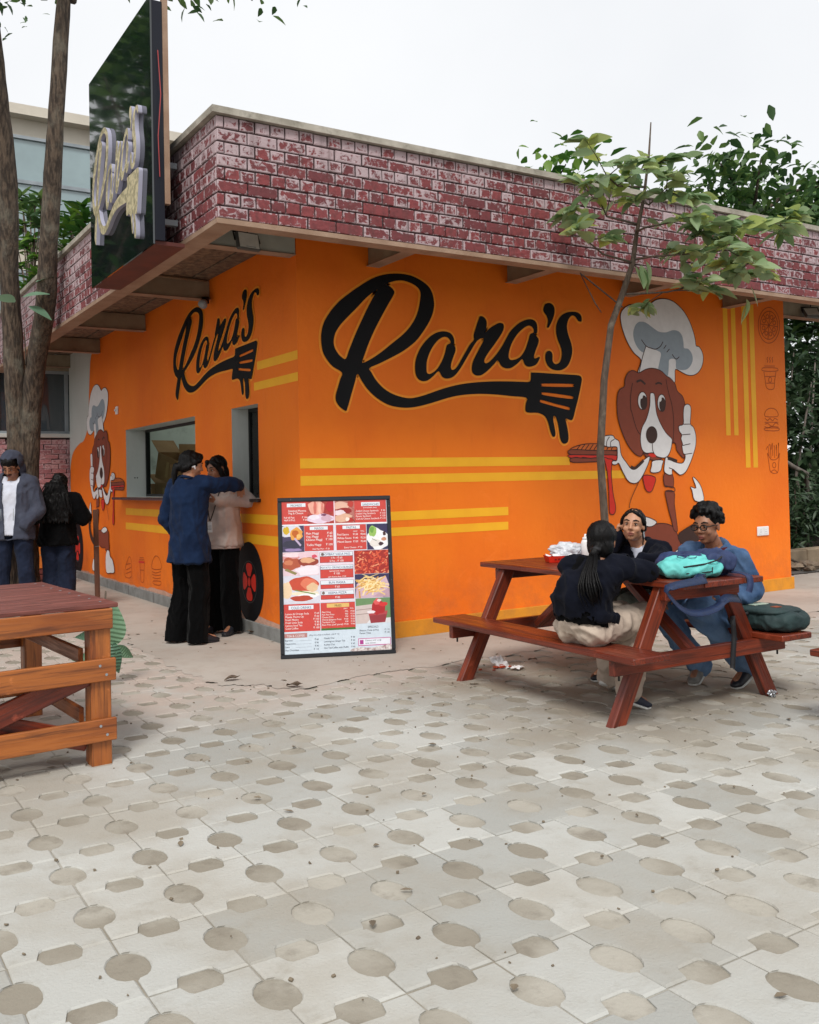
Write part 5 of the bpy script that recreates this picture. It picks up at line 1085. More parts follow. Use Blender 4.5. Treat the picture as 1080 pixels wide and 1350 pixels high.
def shoe(t, J, q, s, upper, sole):
    a = Vector(J['A' + q]); tp = Vector(J['T' + q]); d = (tp - a); f_ = Vector((d.x, d.y, 0)).normalized() if Vector((d.x, d.y, 0)).length > .02 else Vector((0, 1, 0))
    d = d.normalized(); up_ = Vector((0, 0, 1)); up_ = (up_ - d*up_.dot(d)).normalized(); sd_ = d.cross(up_)
    b = MB(); heel = a - d*.03*s - up_*.025*s; toe = tp + d*.055*s
    loft(b, [(heel - d*.02*s, sd_, up_, .022*s, .022*s), (heel, sd_, up_, .036*s, .040*s), (heel.lerp(toe, .3) + up_*.008*s, sd_, up_, .040*s, .046*s), (heel.lerp(toe, .6), sd_, up_, .045*s, .034*s), (heel.lerp(toe, .85) - up_*.006*s, sd_, up_, .043*s, .026*s), (toe, sd_, up_, .022*s, .014*s)]); cap(b, a, a - d*.02*s - up_*.02*s, .040*s, .040*s)
    o = organic('shoe', b, upper, t, .006, 2)
    b = MB(); base = -up_*.034*s
    loft(b, [(heel - d*.024*s + base*.55, sd_, up_, .026*s, .013*s), (heel + base*.75, sd_, up_, .042*s, .014*s), (heel.lerp(toe, .5) + base*.80, sd_, up_, .045*s, .013*s), (heel.lerp(toe, .82) + base*.80, sd_, up_, .047*s, .012*s), (toe + base*.45, sd_, up_, .026*s, .012*s)]); so = organic('sole', b, sole, o, .006, 2)
    return o
def strands(name, roots, parent, n, rad=.0022, seg=5):
    """loose hairs: roots() gives a list of path points"""
    b = MB()
    for k in range(n):
        p = roots(k); b.tube(p, [rad*(1 - .75*i/(len(p)-1)) for i in range(len(p))], seg)
    return b.build(name, m_hair, parent, True)
def default_joints(s=1.0):
    return dict(H=(0, .01, 1.575*s), hf=(0, 1, 0), hu=(0, 0, 1), N=(0, -.01, 1.425*s), SL=(-.172*s, -.01, 1.375*s), SR=(.172*s, -.01, 1.375*s), EL=(-.225*s, -.03, 1.10*s), ER=(.225*s, -.03, 1.10*s), WL=(-.225*s, .06, .87*s), WR=(.225*s, .06, .87*s), HL=(-.085*s, 0, .90*s), HR=(.085*s, 0, .90*s), KL=(-.095*s, .02, .49*s), KR=(.095*s, .02, .49*s), AL=(-.10*s, -.02, .085*s), AR=(.10*s, -.02, .085*s), TL=(-.115*s, .13*s, .035), TR=(.115*s, .13*s, .035))
def facing(fx, fy): return math.atan2(-fx, fy)
sh_blk = M('black_shoe', S(24, 26, 32), S(34, 36, 44), scale=12, rough=.45); sh_wht = M('white_sole', S(214, 214, 210), S(190, 190, 184), scale=14, rough=.6); sh_grey = M('grey_shoe', S(150, 148, 142), S(112, 110, 106), scale=14, rough=.8, bump=.3)

# ---- woman in the blue shirt, arm over her companion's shoulder
s = .93; J = default_joints(s)
J.update(H=(.0, .035, 1.465), hf=(.42, .88, -.22), N=(.015, 0, 1.345), SR=(.165, .05, 1.300), SL=(-.145, -.03, 1.300), ER=(.235, .285, 1.300), WR=(.14, .44, 1.285), EL=(-.235, -.06, 1.02), WL=(-.20, .09, .84), AL=(-.13, -.03, .08), TL=(-.15, .10, .035), AR=(.085, .0, .08), TR=(.12, .14, .035), KL=(-.11, .02, .46), KR=(.085, .02, .46))
a = facing(.934, .357); t = person_root('person seen from behind in a long blue shirt with one arm round a companion', (-.60, .87, 0), a)
P, R_, g_ = body_mesh(t, m_skin2, J, s, None, {'R': ((-.5, .6, -.5), (.2, -.1, -1), (-1, 0, 0), .5), 'L': ((0, .2, -1), (1, 0, 0), (0, 1, 0), .4)})
top(t, 'shirt', c_blue, J, s, .024, g_, .17, .98, 1.16, (.068, .062, .052), (.011, 7, 2.4), (.005, 12), thin=.95)
cb = MB(); 
for k in range(22): an = PI*(k/21 - .5)*2; cb.add([], [])
b = MB(); chain(b, [Vector(J['N']) + Vector((x*.068, y*.066, z - .022)) for x, y, z in ((-.9, .3, .02), (-.7, -.7, .04), (0, -1, .05), (.7, -.7, .04), (.9, .3, .02), (.4, .9, -.02))], [.014]*6, 8); organic('collar', b, c_blue, t, .007, 2)
trousers(t, 'trousers', c_blkt, J, s, g_, (.098, .088, .094), 1.25, (.010, 9, .9), (.004, 8), .94, cut=lambda c, n: c.z < .022)
for q in 'LR': shoe(t, J, q, s, sh_blk, sh_blk)
b = MB(); ell(b, P(0, -.022, .040), (.086*s, .096*s, .088*s), R_); ell(b, P(0, -.045, -.005), (.082*s, .066*s, .085*s), R_); ell(b, P(0, .05, .082), (.062*s, .035*s, .030*s), R_)
for q in (-1, 1): chain(b, [P(q*.072, .048, .050), P(q*.084, .0, .015), P(q*.07, -.06, -.04)], [.020*s, .024*s, .03*s], 8)
ell(b, P(-.01, -.115, -.045), (.038*s, .036*s, .036*s), R_); chain(b, [P(-.01, -.125, -.06), P(-.02, -.125, -.12), P(-.02, -.105, -.19), P(-.025, -.098, -.235)], [.030*s, .027*s, .020*s, .008], 10); organic('hair', b, m_hair, t, .0075, 2, (.004, 40, .3), None, (.004, 30, 4))
b = MB(); chain(b, [P(.087, -.004, -.022), P(.091, .010, -.012), P(.089, .020, -.032)], [.007, .008, .006], 8); b.build('earbud', m_mwhite, t, True)
# ---- companion in the oatmeal sweater, phone in both hands
s = .91; J = default_joints(s)
J.update(H=(.01, .035, 1.435), hf=(.35, .9, -.25), N=(0, -.005, 1.305), SL=(-.155, 0, 1.255), SR=(.155, 0, 1.255), EL=(-.255, -.055, 1.155), WL=(-.06, .165, 1.155), ER=(.235, .06, 1.06), WR=(.06, .215, 1.165), M=(0, .0, 1.03))
a = facing(-.80, -.60); t = person_root('person in an oatmeal sweater holding a dark red phone against the orange wall', (-.205, 1.17, 0), a)
P, R_, g_ = body_mesh(t, m_skin, J, s, None, {'L': ((.75, .6, .25), (.1, -.5, .9), (0, .5, 1), .75), 'R': ((-.7, .5, .3), (0, -.3, 1), (0, .5, 1), .75)})
top(t, 'sweater', c_beige, J, s, .036, g_, .055, .98, 1.02, (.072, .066, .044), (.006, 7, 3), (.004, 14))
b = MB(); loft(b, [(Vector(g_[5]) + Vector((0, 0, -.075)), (1,0,0), (0,1,0), .158*s + .034, .112*s + .034), (Vector(g_[5]) + Vector((0, 0, -.015)), (1,0,0), (0,1,0), .162*s + .034, .115*s + .034)]); organic('ribbed_hem', b, c_beige, t, .007, 1, (.001, 60, .1))
trousers(t, 'trousers', c_blkt, J, s, g_, (.096, .088, .094), 1.25, (.008, 9, .9), (.003, 8), .86, cut=lambda c, n: c.z < .03)
for q in 'LR': shoe(t, J, q, s, sh_blk, sh_blk)
b = MB(); ell(b, P(0, -.020, .040), (.084*s, .092*s, .086*s), R_); ell(b, P(0, -.045, -.04), (.082*s, .055*s, .12*s), R_)
for q in (-1, 1): chain(b, [P(q*.03, .07, .085), P(q*.07, .045, .045), P(q*.082, .02, -.02), P(q*.078, .0, -.10), P(q*.085, -.02, -.17)], [.018, .022, .024, .026, .016], 8)
organic('hair', b, m_hair, t, .0075, 2, (.004, 36, .3), None, (.003, 30, 4))
pm_ph = M('dark_red_phone', S(86, 26, 32), S(70, 20, 26), scale=9, rough=.3); ph = link('phone', bevel_mesh(MB().box((-.036, -.005, -.075), (.036, .005, .075)).mesh('phone', pm_ph), .004), None)
ph.matrix_world = Matrix.Translation(Vector((-.205, 1.17, 0))) @ Matrix.Rotation(a, 4, 'Z') @ Matrix.Translation((.0, .262, 1.225)) @ Matrix.Rotation(.5, 4, 'X') @ Matrix.Rotation(.9, 4, 'Y'); tag(ph, 'dark red phone held in both hands at chest height', 'phone')
b = MB()
for q in (-1, 1): b.tube([(q*.06, .03, 1.305), (q*.062, .128, 1.22), (q*.03, .156, 1.08), (.004 + q*.004, .168, .99)], .005, 6)
lan = b.build('lanyard', m_blk, t, True); link('badge', bevel_mesh(MB().box((-.028, -.002, -.045), (.028, .002, .045)).mesh('badge', m_mwhite), .0015), t, Matrix.Translation((.004, .178, .935)) @ Matrix.Rotation(-.08, 4, 'X'))
b = MB()
for k in range(4): b.box((-.018, .1806, .915 + k*.011), (.018 - .006*(k % 2), .1812, .918 + k*.011))
b.build('badge_print', flat('badge_ink', S(96, 100, 112)), t)
# ---- man in the hooded jacket
s = .985; J = default_joints(s)
J.update(H=(0, .055, 1.525), hf=(.05, .86, -.50), hu=(0, .5, .86), N=(0, -.005, 1.385), WL=(-.15, .115, .93), WR=(.15, .115, .93), EL=(-.245, -.02, 1.08), ER=(.245, -.02, 1.08), AL=(-.14, -.02, .085), AR=(.14, -.02, .085), TL=(-.16, .13, .035), TR=(.16, .13, .035), KL=(-.12, .02, .48), KR=(.12, .02, .48))
t = person_root('person in a grey hooded zip jacket and white tee looking down beside the tree', (-1.475, 3.66, 0), facing(-.50, -.86))
P, R_, g_ = body_mesh(t, m_skin, J, s, None, {}, lid=True)
top(t, 'tee_shirt', c_white, J, s, .016, g_, .06, .1, 1.0, (.06, .05, .05), (.004, 7, 3), (.003, 14), neckr=.062)
def hood(b):
    ell(b, P(0, -.035, .045), (.112*s, .115*s, .115*s), R_); ell(b, P(0, -.06, -.06), (.115*s, .085*s, .12*s), R_); chain(b, [(-.14, .05, 1.35), (-.10, .0, 1.40), (0, -.07, 1.42), (.10, 0, 1.40), (.14, .05, 1.35)], [.05, .055, .06, .055, .05])
    for q in (-1, 1): ell(b, (q*.13, .085, .97), (.075, .05, .085))
Hc = Vector(J['H'])
hfv = R_ @ Vector((0, 1, 0)); huv = R_ @ Vector((0, 0, 1)); hrv = R_ @ Vector((1, 0, 0))
def hcut(c, n):
    v_ = c - Hc; y = v_.dot(hfv); x = v_.dot(hrv); z = v_.dot(huv)
    if c.z > 1.36 and y > .0 and abs(x) < .088 and z < .105 and z > -.22: return True
    return c.z < 1.43 and c.y > .03 and abs(c.x) < (.072 - .030*max(0, (1.2 - c.z))/.4) and n.y > .05
ho = top(t, 'hooded_jacket', c_grey, J, s, .032, g_, .10, .98, 1.04, (.088, .076, .058), (.008, 6, 2.5), (.004, 12), cut=hcut, neckr=.09, extra=hood)
sm = ho.modifiers.new('thickness', 'SOLIDIFY'); sm.thickness = .008; sm.offset = -1
for q in (-1, 1): MB().tube([(q*.062, .175, 1.10), (q*.06, .178, .98)], .003, 6).build('zip', m_alu, t, True)
trousers(t, 'jeans', c_jean, J, s, g_, (.098, .080, .074), 1.1, cut=lambda c, n: c.z < .045)
for q in 'LR': shoe(t, J, q, s, sh_blk, sh_wht)
b = MB(); ell(b, P(0, -.012, .045), (.084*s, .092*s, .084*s), R_); 
ell(b, P(0, .042, .082), (.066*s, .046*s, .036*s), R_); ell(b, P(0, .062, .062), (.058*s, .026*s, .026*s), R_)
organic('hair', b, m_hair, t, .007, 2, (.004, 40), None, (.004, 34, 8))
b = MB(); chain(b, [P(-.028, .090, -.046), P(0, .1, -.042), P(.028, .090, -.046)], [.004, .006, .004], 6); b.build('moustache', m_hair, t, True)
# ---- long haired woman in black, back to us
s = .855; J = default_joints(s)
J.update(H=(.01, .055, 1.335), hf=(.2, .9, -.35), N=(0, .0, 1.215), EL=(-.255, .02, .99), ER=(.265, .02, .97), WL=(-.10, .20, 1.0), WR=(.10, .22, .98), SL=(-.165, 0, 1.165), SR=(.165, 0, 1.165))
t = person_root('person seen from behind with long wavy black hair, black sweater and dark jeans', (-1.02, 3.78, 0), facing(.50, .86))
P, R_, g_ = body_mesh(t, m_skin2, J, s, None, {'L': ((.5, .6, .2), (.2, 0, 1), (0, .5, 1), .7), 'R': ((-.5, .6, .2), (-.2, 0, 1), (0, .5, 1), .7)})
top(t, 'sweater', c_black, J, s, .050, g_, .07, .98, 1.06, (.098, .092, .062), (.010, 6, 2.5), (.005, 12))
trousers(t, 'jeans', c_jean, J, s, g_, (.118, .106, .105), 1.15, cut=lambda c, n: c.z < .03)
for q in 'LR': shoe(t, J, q, s, sh_blk, sh_wht)
b = MB(); ell(b, P(0, -.020, .045), (.092*s, .104*s, .090*s), R_); rr = random.Random(12); X1 = (1, 0, 0); Y1 = (0, 1, 0)
loft(b, [((.008, -.01, 1.385), X1, Y1, .070, .075), ((.006, -.035, 1.325), X1, Y1, .098, .085), ((.004, -.060, 1.255), X1, Y1, .118, .078), ((0, -.085, 1.185), X1, Y1, .140, .070), ((-.004, -.110, 1.11), X1, Y1, .150, .060), ((-.008, -.125, 1.04), X1, Y1, .135, .050), ((-.012, -.130, .975), X1, Y1, .085, .030)])
for k in range(22):
    x = -.13 + .26*k/21; ph = rr.uniform(0, 6); chain(b, [Vector((x*(.55 + .11*j) + .010*math.sin(ph + 1.9*j), -.105 - .012*j + 1.2*x*x + .008*math.cos(ph + 2.1*j), 1.345 - .066*j - rr.uniform(0, .02))) for j in range(1, 7)], [.020, .021, .021, .020, .017, .006], 7)
organic('hair', b, m_hair, t, .0075, 1, (.007, 24, .5), None, (.006, 20, 7))
def fl(k):
    x = rr.uniform(-.15, .15); ph = rr.uniform(0, 6); return [Vector((x*(.6 + .16*j) + .010*math.sin(ph + j*1.7), -.12 - .016*j + 1.6*x*x + .010*math.cos(ph + j*1.4), 1.36 - .062*j)) for j in range(7)]
strands('loose_hair', fl, t, 110, .0028)
# ---- seated woman, back to us, ponytail
O = Vector((.36, -2.80, 0)); s = .86; W_ = lambda x, y, z: (x - O.x, y - O.y, z)
J = dict(H=W_(.445, -2.865, .945), hf=(.86, .42, -.05), hu=(-.05, 0, 1), N=W_(.400, -2.875, .842), M=W_(.315, -2.83, .64), SL=W_(.315, -2.745, .800), SR=W_(.475, -3.005, .800), EL=W_(.60, -2.62, .755), WL=W_(.80, -2.72, .765), ER=W_(.600, -3.045, .775), WR=W_(.74, -2.87, .772), HL=W_(.34, -2.72, .470), HR=W_(.34, -2.88, .470), KL=W_(.74, -2.66, .500), KR=W_(.735, -2.86, .500), AL=W_(.80, -2.50, .09), TL=W_(.90, -2.47, .035), AR=W_(.60, -2.86, .09), TR=W_(.70, -2.89, .035))
t = person_root('person with a long black ponytail, navy sweatshirt and pale trousers seated with back turned', O, 0)
P, R_, g_ = body_mesh(t, m_skin, J, s, None, {'L': ((.7, -.5, 0), (0, 0, -1), (.5, .5, 0), .3), 'R': ((.6, .7, 0), (0, 0, -1), (-.5, .5, 0), .3)})
top(t, 'black_vest', c_black, J, s, .024, g_, -.035, .1, 1.02, (.05, .05, .05), (.004, 7, 3))
top(t, 'sweatshirt', c_navy, J, s, .032, g_, -.10, .98, 1.05, (.068, .058, .046), (.010, 8, 4), (.004, 12), thin=1.12)
trousers(t, 'trousers', c_khaki, J, s, g_, (.110, .092, .078), .96, (.010, 8, 6), (.004, 14), 1.06)
for q in 'LR': shoe(t, J, q, s, M('navy_shoe', S(32, 38, 56), S(24, 28, 44), scale=12, rough=.6), sh_wht)
b = MB(); ell(b, P(0, -.018, .035), (.094*s, .106*s, .096*s), R_); ell(b, P(0, -.045, -.03), (.088*s, .07*s, .09*s), R_); chain(b, [P(0, -.105, -.045), P(-.01, -.135, -.075)], [.034*s, .030*s])
organic('hair', b, m_hair, t, .007, 3, (.0015, 40, .3), None, (.002, 40, 4))
rr = random.Random(5); tail = [P(-.01, -.12, -.06), Vector((-.078, -.135, .80)), Vector((-.098, -.158, .755)), Vector((-.098, -.172, .71)), Vector((-.085, -.182, .67))]
b = MB()
for k in range(85):
    dx, dy = rr.gauss(0, .030), rr.gauss(0, .020); sp_ = rr.uniform(.6, 1.35); b.tube([tail[i] + Vector((dx, dy, -abs(dx)*.4)) * ((.35, .8, 1.15, 1.3, .9*sp_)[i]) + Vector((0, 0, -rr.uniform(0, .05) if i == 4 else 0)) for i in range(5)], [.0065, .0062, .0052, .0040, .0006], 5)
b.build('ponytail', m_hair, t, True)
MB().tube([P(-.03, -.125, -.055), P(0, -.14, -.045), P(.03, -.125, -.055)], .012, 8).build('hair_tie', m_blk, t, True)
def wisp(P, n, seed):
    r3 = random.Random(seed); b = MB()
    for k in range(n):
        th = r3.uniform(-PI, PI)*.8; ph = r3.uniform(-.3, 1.1); d0 = Vector((math.sin(th)*math.cos(ph)*.078, -math.cos(th)*math.cos(ph)*.092 - .018, math.sin(ph)*.082 + .03)); q = d0*1.03; e = d0*1.06 + Vector((r3.gauss(0, .012), -r3.uniform(0, .02), -r3.uniform(.02, .07)))
        b.tube([P(*d0), P(*(q.lerp(e, .5)*1.02)), P(*e)], [.0016, .0013, .0003], 4)
    return b
wisp(P, 90, 3).build('loose_hair', m_hair, t, True)
# ---- seated woman facing us, cheek on her hand
O = Vector((1.46, -2.28, 0)); s = .88
J = dict(H=W_(1.185, -2.365, .985), hf=(-.80, -.58, .06), hu=(0, -.10, 1), N=W_(1.255, -2.335, .865), M=W_(1.39, -2.30, .65), SL=W_(1.29, -2.495, .815), SR=W_(1.275, -2.175, .825), EL=W_(1.155, -2.60, .770), WL=W_(1.02, -2.42, .762), ER=W_(1.075, -2.165, .770), WR=W_(1.165, -2.255, .915), HL=W_(1.47, -2.36, .47), HR=W_(1.47, -2.20, .47), KL=W_(1.09, -2.40, .50), KR=W_(1.08, -2.18, .50), AL=W_(1.16, -2.36, .09), TL=W_(1.04, -2.37, .035), AR=W_(1.12, -2.2, .09), TR=W_(1.0, -2.2, .035))
t = person_root('person in an open navy jacket resting a cheek on one hand across the picnic table', O, 0)
P, R_, g_ = body_mesh(t, m_skin2, J, s, None, {'R': ((-.15, -.25, 1), (.3, -.6, -.1), (.8, .2, .2), 1.15), 'L': ((-.6, .8, 0), (0, 0, -1), (.5, .5, 0), .3)})
top(t, 'white_tee', c_white, J, s, .012, g_, .03, .1, 1.0, (.05, .05, .05), (.003, 7, 3), neckr=.06)
fwv = Vector((-.8, -.58, 0)).normalized(); sdv = Vector((fwv.y, -fwv.x, 0)); Nn = Vector(J['N'])
def vcut(c, n):
    v_ = c - Nn; return v_.dot(fwv) > .0 and abs(v_.dot(sdv)) < max(.010, .042 + .4*(v_.z + .03)) and v_.z > -.17
jk = top(t, 'jacket', c_navy, J, s, .034, g_, .04, .98, 1.03, (.076, .068, .052), (.009, 7, 4), (.004, 12), cut=vcut, neckr=.085); sm = jk.modifiers.new('thickness', 'SOLIDIFY'); sm.thickness = .007; sm.offset = -1
trousers(t, 'trousers', c_olive, J, s, g_, (.100, .080, .07), .98)
for q in 'LR': shoe(t, J, q, s, sh_blk, sh_wht)
b = MB(); ell(b, P(0, -.026, .038), (.081*s, .092*s, .082*s), R_); ell(b, P(0, -.055, -.02), (.078*s, .06*s, .08*s), R_)
for q in (-1, 1): chain(b, [P(q*.004, .052, .100), P(q*.040, .050, .078), P(q*.072, .014, .034), P(q*.074, -.03, -.02)], [.010, .013, .016, .020], 8)
ell(b, P(0, -.115, -.06), (.035, .035, .04), R_); chain(b, [P(-.07, -.02, -.05), P(-.078, -.01, -.10), P(-.075, -.02, -.14)], [.010, .008, .004], 6); organic('hair', b, m_hair, t, .007, 2, (.003, 40, .3), None, (.003, 34, 4))
b = MB(); b.tube([P(-.080, 0, -.04) + Vector((0, 0, -.022 + .02*math.cos(k))) + R_ @ Vector((0, .016*math.sin(k), 0)) for k in [2*PI*i/12 for i in range(13)]], .0028, 6); b.build('earring', m_alu, t, True)
# ---- seated man, curly hair, denim jacket
O = Vector((1.60, -2.68, 0)); s = .92
J = dict(H=W_(1.365, -2.800, .985), hf=(-.97, -.20, -.10), hu=(-.1, 0, 1), N=W_(1.440, -2.785, .860), M=W_(1.57, -2.72, .66), SL=W_(1.455, -2.950, .795), SR=W_(1.415, -2.615, .805), EL=W_(1.525, -2.995, .585), WL=W_(1.33, -2.90, .565), ER=W_(1.40, -2.55, .600), WR=W_(1.22, -2.66, .560), HL=W_(1.61, -2.78, .475), HR=W_(1.60, -2.60, .475), KL=W_(1.205, -2.86, .500), KR=W_(1.195, -2.53, .500), AL=W_(1.61, -2.88, .115), TL=W_(1.50, -2.88, .045), AR=W_(1.475, -2.62, .10), TR=W_(1.37, -2.66, .045))
t = person_root('person with curly black hair, glasses and a blue denim jacket seated at the picnic table', O, 0)
P, R_, g_ = body_mesh(t, m_skin, J, s, None, {'L': ((-.8, .4, -.2), (0, 0, -1), (.3, .8, 0), .5), 'R': ((-.8, .1, -.3), (0, -.3, -1), (0, -1, 0), .5)})
top(t, 'tee_shirt', c_maroon, J, s, .012, g_, .03, .1, 1.0, (.05, .05, .05), (.003, 7, 3), neckr=.062)
fwv2 = Vector((-.95, -.31, 0)).normalized(); sdv2 = Vector((fwv2.y, -fwv2.x, 0)); Nn2 = Vector(J['N'])
def vcut2(c, n):
    v_ = c - Nn2; return v_.dot(fwv2) > .01 and abs(v_.dot(sdv2)) < .052 and v_.z > -.42
def collar(b):
    for q in (-1, 1): chain(b, [Nn2 - fwv2*.075 + Vector((0, 0, .025)), Nn2 + sdv2*q*.078 + Vector((0, 0, .012)), Nn2 + sdv2*q*.075 + fwv2*.085 + Vector((0, 0, -.06))], [.020, .022, .016], 8)
jk = top(t, 'denim_jacket', c_denim, J, s, .022, g_, .10, .98, 1.02, (.072, .064, .052), (.010, 7, 4), (.005, 12), cut=vcut2, neckr=.085, extra=collar); sm = jk.modifiers.new('thickness', 'SOLIDIFY'); sm.thickness = .008; sm.offset = -1
trousers(t, 'jeans', c_ltjean, J, s, g_, (.100, .086, .080), .97, (.009, 8, 6))
for q in 'LR': shoe(t, J, q, s, sh_grey if q == 'R' else sh_blk, sh_wht)
b = MB(); rr = random.Random(3)
for k in range(230):
    v_ = Vector((rr.gauss(0, 1), rr.gauss(0, 1), rr.gauss(0, 1))).normalized()
    if v_.y > .55 and v_.z < .45: continue
    if v_.z < -.35 or (v_.z < -.05 and v_.y > -.2): continue
    if v_.y > .1 and v_.z < .1: continue
    q = P(v_.x*.094, -.014 + v_.y*.104, .050 + v_.z*.098); ell(b, q, (rr.uniform(.013, .023),)*3, None, 2, 8, 6)
ell(b, P(0, -.018, .045), (.084*s, .092*s, .086*s), R_); organic('hair', b, m_hair, t, .0058, 1, (.002, 60))
gl = MB()
for q in (-1, 1): gl.tube([P(q*.033 + .023*math.cos(k), .106, .002 + .018*math.sin(k)) for k in [2*PI*i/14 for i in range(15)]], .0032, 6); gl.tube([P(q*.056, .104, .008), P(q*.076, .05, .010), P(q*.080, -.01, .004)], .003, 6)
gl.tube([P(-.010, .108, .006), P(.010, .108, .006)], .003, 6); gl.build('glasses', m_frame, t, True)

# ================================================================== BAGS
bp = thing('backpack', 'turquoise and navy backpack lying on the near end of the picnic table', 'backpack', TL(.02, -.69, .732), facing(.42, .90))
b = MB(); ell(b, (.03, .05, .062), (.215, .125, .060), None, 3.2, 24, 12); ell(b, (.12, .03, .075), (.11, .13, .062), None, 2.6, 20, 12); organic('body', b, m_navy, bp, .008, 3, (.006, 14), None, (.010, 9, 9))
b = MB(); ell(b, (-.055, -.060, .052), (.178, .092, .050), None, 3.0, 24, 12); ell(b, (-.04, -.02, .085), (.140, .075, .034), None, 2.4, 20, 10); organic('front_pocket', b, m_turq, bp, .007, 3, (.004, 16), None, (.006, 10, 12))
b = MB(); b.tube([(-.215, -.085, .060), (-.12, -.150, .066), (0, -.152, .080), (.07, -.148, .098), (.115, -.10, .112)], .0045, 6); b.tube([(-.22, -.075, .030), (-.12, -.148, .030), (.02, -.150, .036), (.11, -.118, .04)], .004, 6); b.tube([(.035, -.149, .030), (.04, -.146, .06)], .003, 6); b.build('zip', m_blk, bp, True)
b = MB(); b.tube([(-.075 + .055*math.cos(a), -.075 + .028*math.sin(a), .1215 - .006*math.cos(a)**2 - (.012 if math.sin(a) < 0 else 0)*abs(math.sin(a))) for a in [2*PI*k/20 for k in range(21)]], .002, 5); b.tube([(-.085, -.078, .118), (-.072, -.06, .1205), (-.062, -.078, .118)], .002, 5); b.build('stitched_emblem', m_navy, bp, True)
def strap(name, pts, wd, mat, parent, side=(1, 0, 0), th=.004):
    P_ = [Vector(p) for p in pts]; Q = []
    for i in range(len(P_)-1):
        a_, b_, c_, d_ = P_[max(i-1, 0)], P_[i], P_[i+1], P_[min(i+2, len(P_)-1)]
        for k in range(5): t_ = k/5; Q.append((b_*2 + (c_-a_)*t_ + (a_*2 - b_*5 + c_*4 - d_)*t_*t_ + (b_*3 - a_ - c_*3 + d_)*t_**3)*.5)
    Q.append(P_[-1]); b = MB(); n = len(Q); vs = []
    sd0 = Vector(side).normalized()
    for i in range(n):
        t_ = (Q[min(i+1, n-1)] - Q[max(i-1, 0)]).normalized(); sd_ = (sd0 - t_*sd0.dot(t_)).normalized(); nn = t_.cross(sd_)
        vs += [Q[i] + sd_*wd/2 + nn*th/2, Q[i] - sd_*wd/2 + nn*th/2, Q[i] - sd_*wd/2 - nn*th/2, Q[i] + sd_*wd/2 - nn*th/2]
    fs = [(i*4 + k, i*4 + (k+1) % 4, (i+1)*4 + (k+1) % 4, (i+1)*4 + k) for i in range(n-1) for k in range(4)]; fs += [(0, 1, 2, 3), (n*4-1, n*4-2, n*4-3, n*4-4)]
    b.add(vs, fs); return b.build(name, mat, parent, True)
inv = Matrix.Translation(bp.location) @ Matrix.Rotation(bp.rotation_euler.z, 4, 'Z'); inv = inv.inverted()
def loc_of(px, py, y): return inv @ on_y(px, py, y)
yb = -3.315
strap('shoulder_strap', [inv @ (TL(-.10, -.80, .745)), inv @ (TL(-.15, -.915, .742)), loc_of(882, 775, yb), loc_of(888, 792, yb - .01), loc_of(905, 806, yb - .015), loc_of(925, 808, yb - .015), loc_of(945, 801, yb - .01), loc_of(958, 789, yb + .01), inv @ (TL(.22, -.83, .60))], .05, m_strap, bp, (.3, 1, .55))
strap('flap_tip', [inv @ TL(.16, -.80, .76), inv @ TL(.17, -.925, .745), inv @ TL(.17, -.945, .70), inv @ TL(.155, -.945, .655)], .035, m_navy, bp)
mb2 = thing('messenger_bag', 'dark green messenger bag lying on the right bench of the picnic table', 'bag', TL(.585, -.70, .386), math.radians(-6))
m_green = M('dark_green_canvas', S(40, 62, 62), S(28, 46, 48), scale=7, rough=.75, bump=.3, bscale=40)
b = MB(); ell(b, (.03, 0, .060), (.155, .225, .060), None, 3.2, 24, 12); organic('body', b, m_green, mb2, .008, 3, (.005, 14), None, (.006, 9, 9))
b = MB(); ell(b, (.02, .02, .112), (.150, .195, .022), None, 3.4, 24, 10); organic('flap', b, m_green, mb2, .007, 2, (.003, 14))
MB().box((-.05, .03, .1345), (.07, .13, .138)).build('printed_patch', M('faded_patch', S(200, 206, 190), S(150, 176, 160), scale=30, rough=.6), mb2, mw=Matrix.Rotation(.05, 4, 'Z')); MB().box((-.02, -.10, .1335), (.03, -.06, .137)).build('leather_tab', flat('tan_leather', S(150, 80, 56)), mb2)
MB().tube([(-.135, .10, .095), (-.16, .05, .08), (-.13, 0, .10)], .010, 8).build('handle', m_blk, mb2, True)
inv2 = (Matrix.Translation(mb2.location) @ Matrix.Rotation(math.radians(-6), 4, 'Z')).inverted()
strap('hanging_strap', [(-.12, .12, .10), (-.17, .08, .08), inv2 @ on_y(966, 815, -3.16), inv2 @ on_y(968, 840, -3.17), inv2 @ on_y(967, 862, -3.17), inv2 @ on_y(966, 881, -3.17)], .028, m_blk, mb2, (.8, -.5, 0))
crumple('bottle_pouch', None, None, (-.185, .05, .03), .05, m_blk, 5, (1, 1, 1.2), 3, .3, mb2)
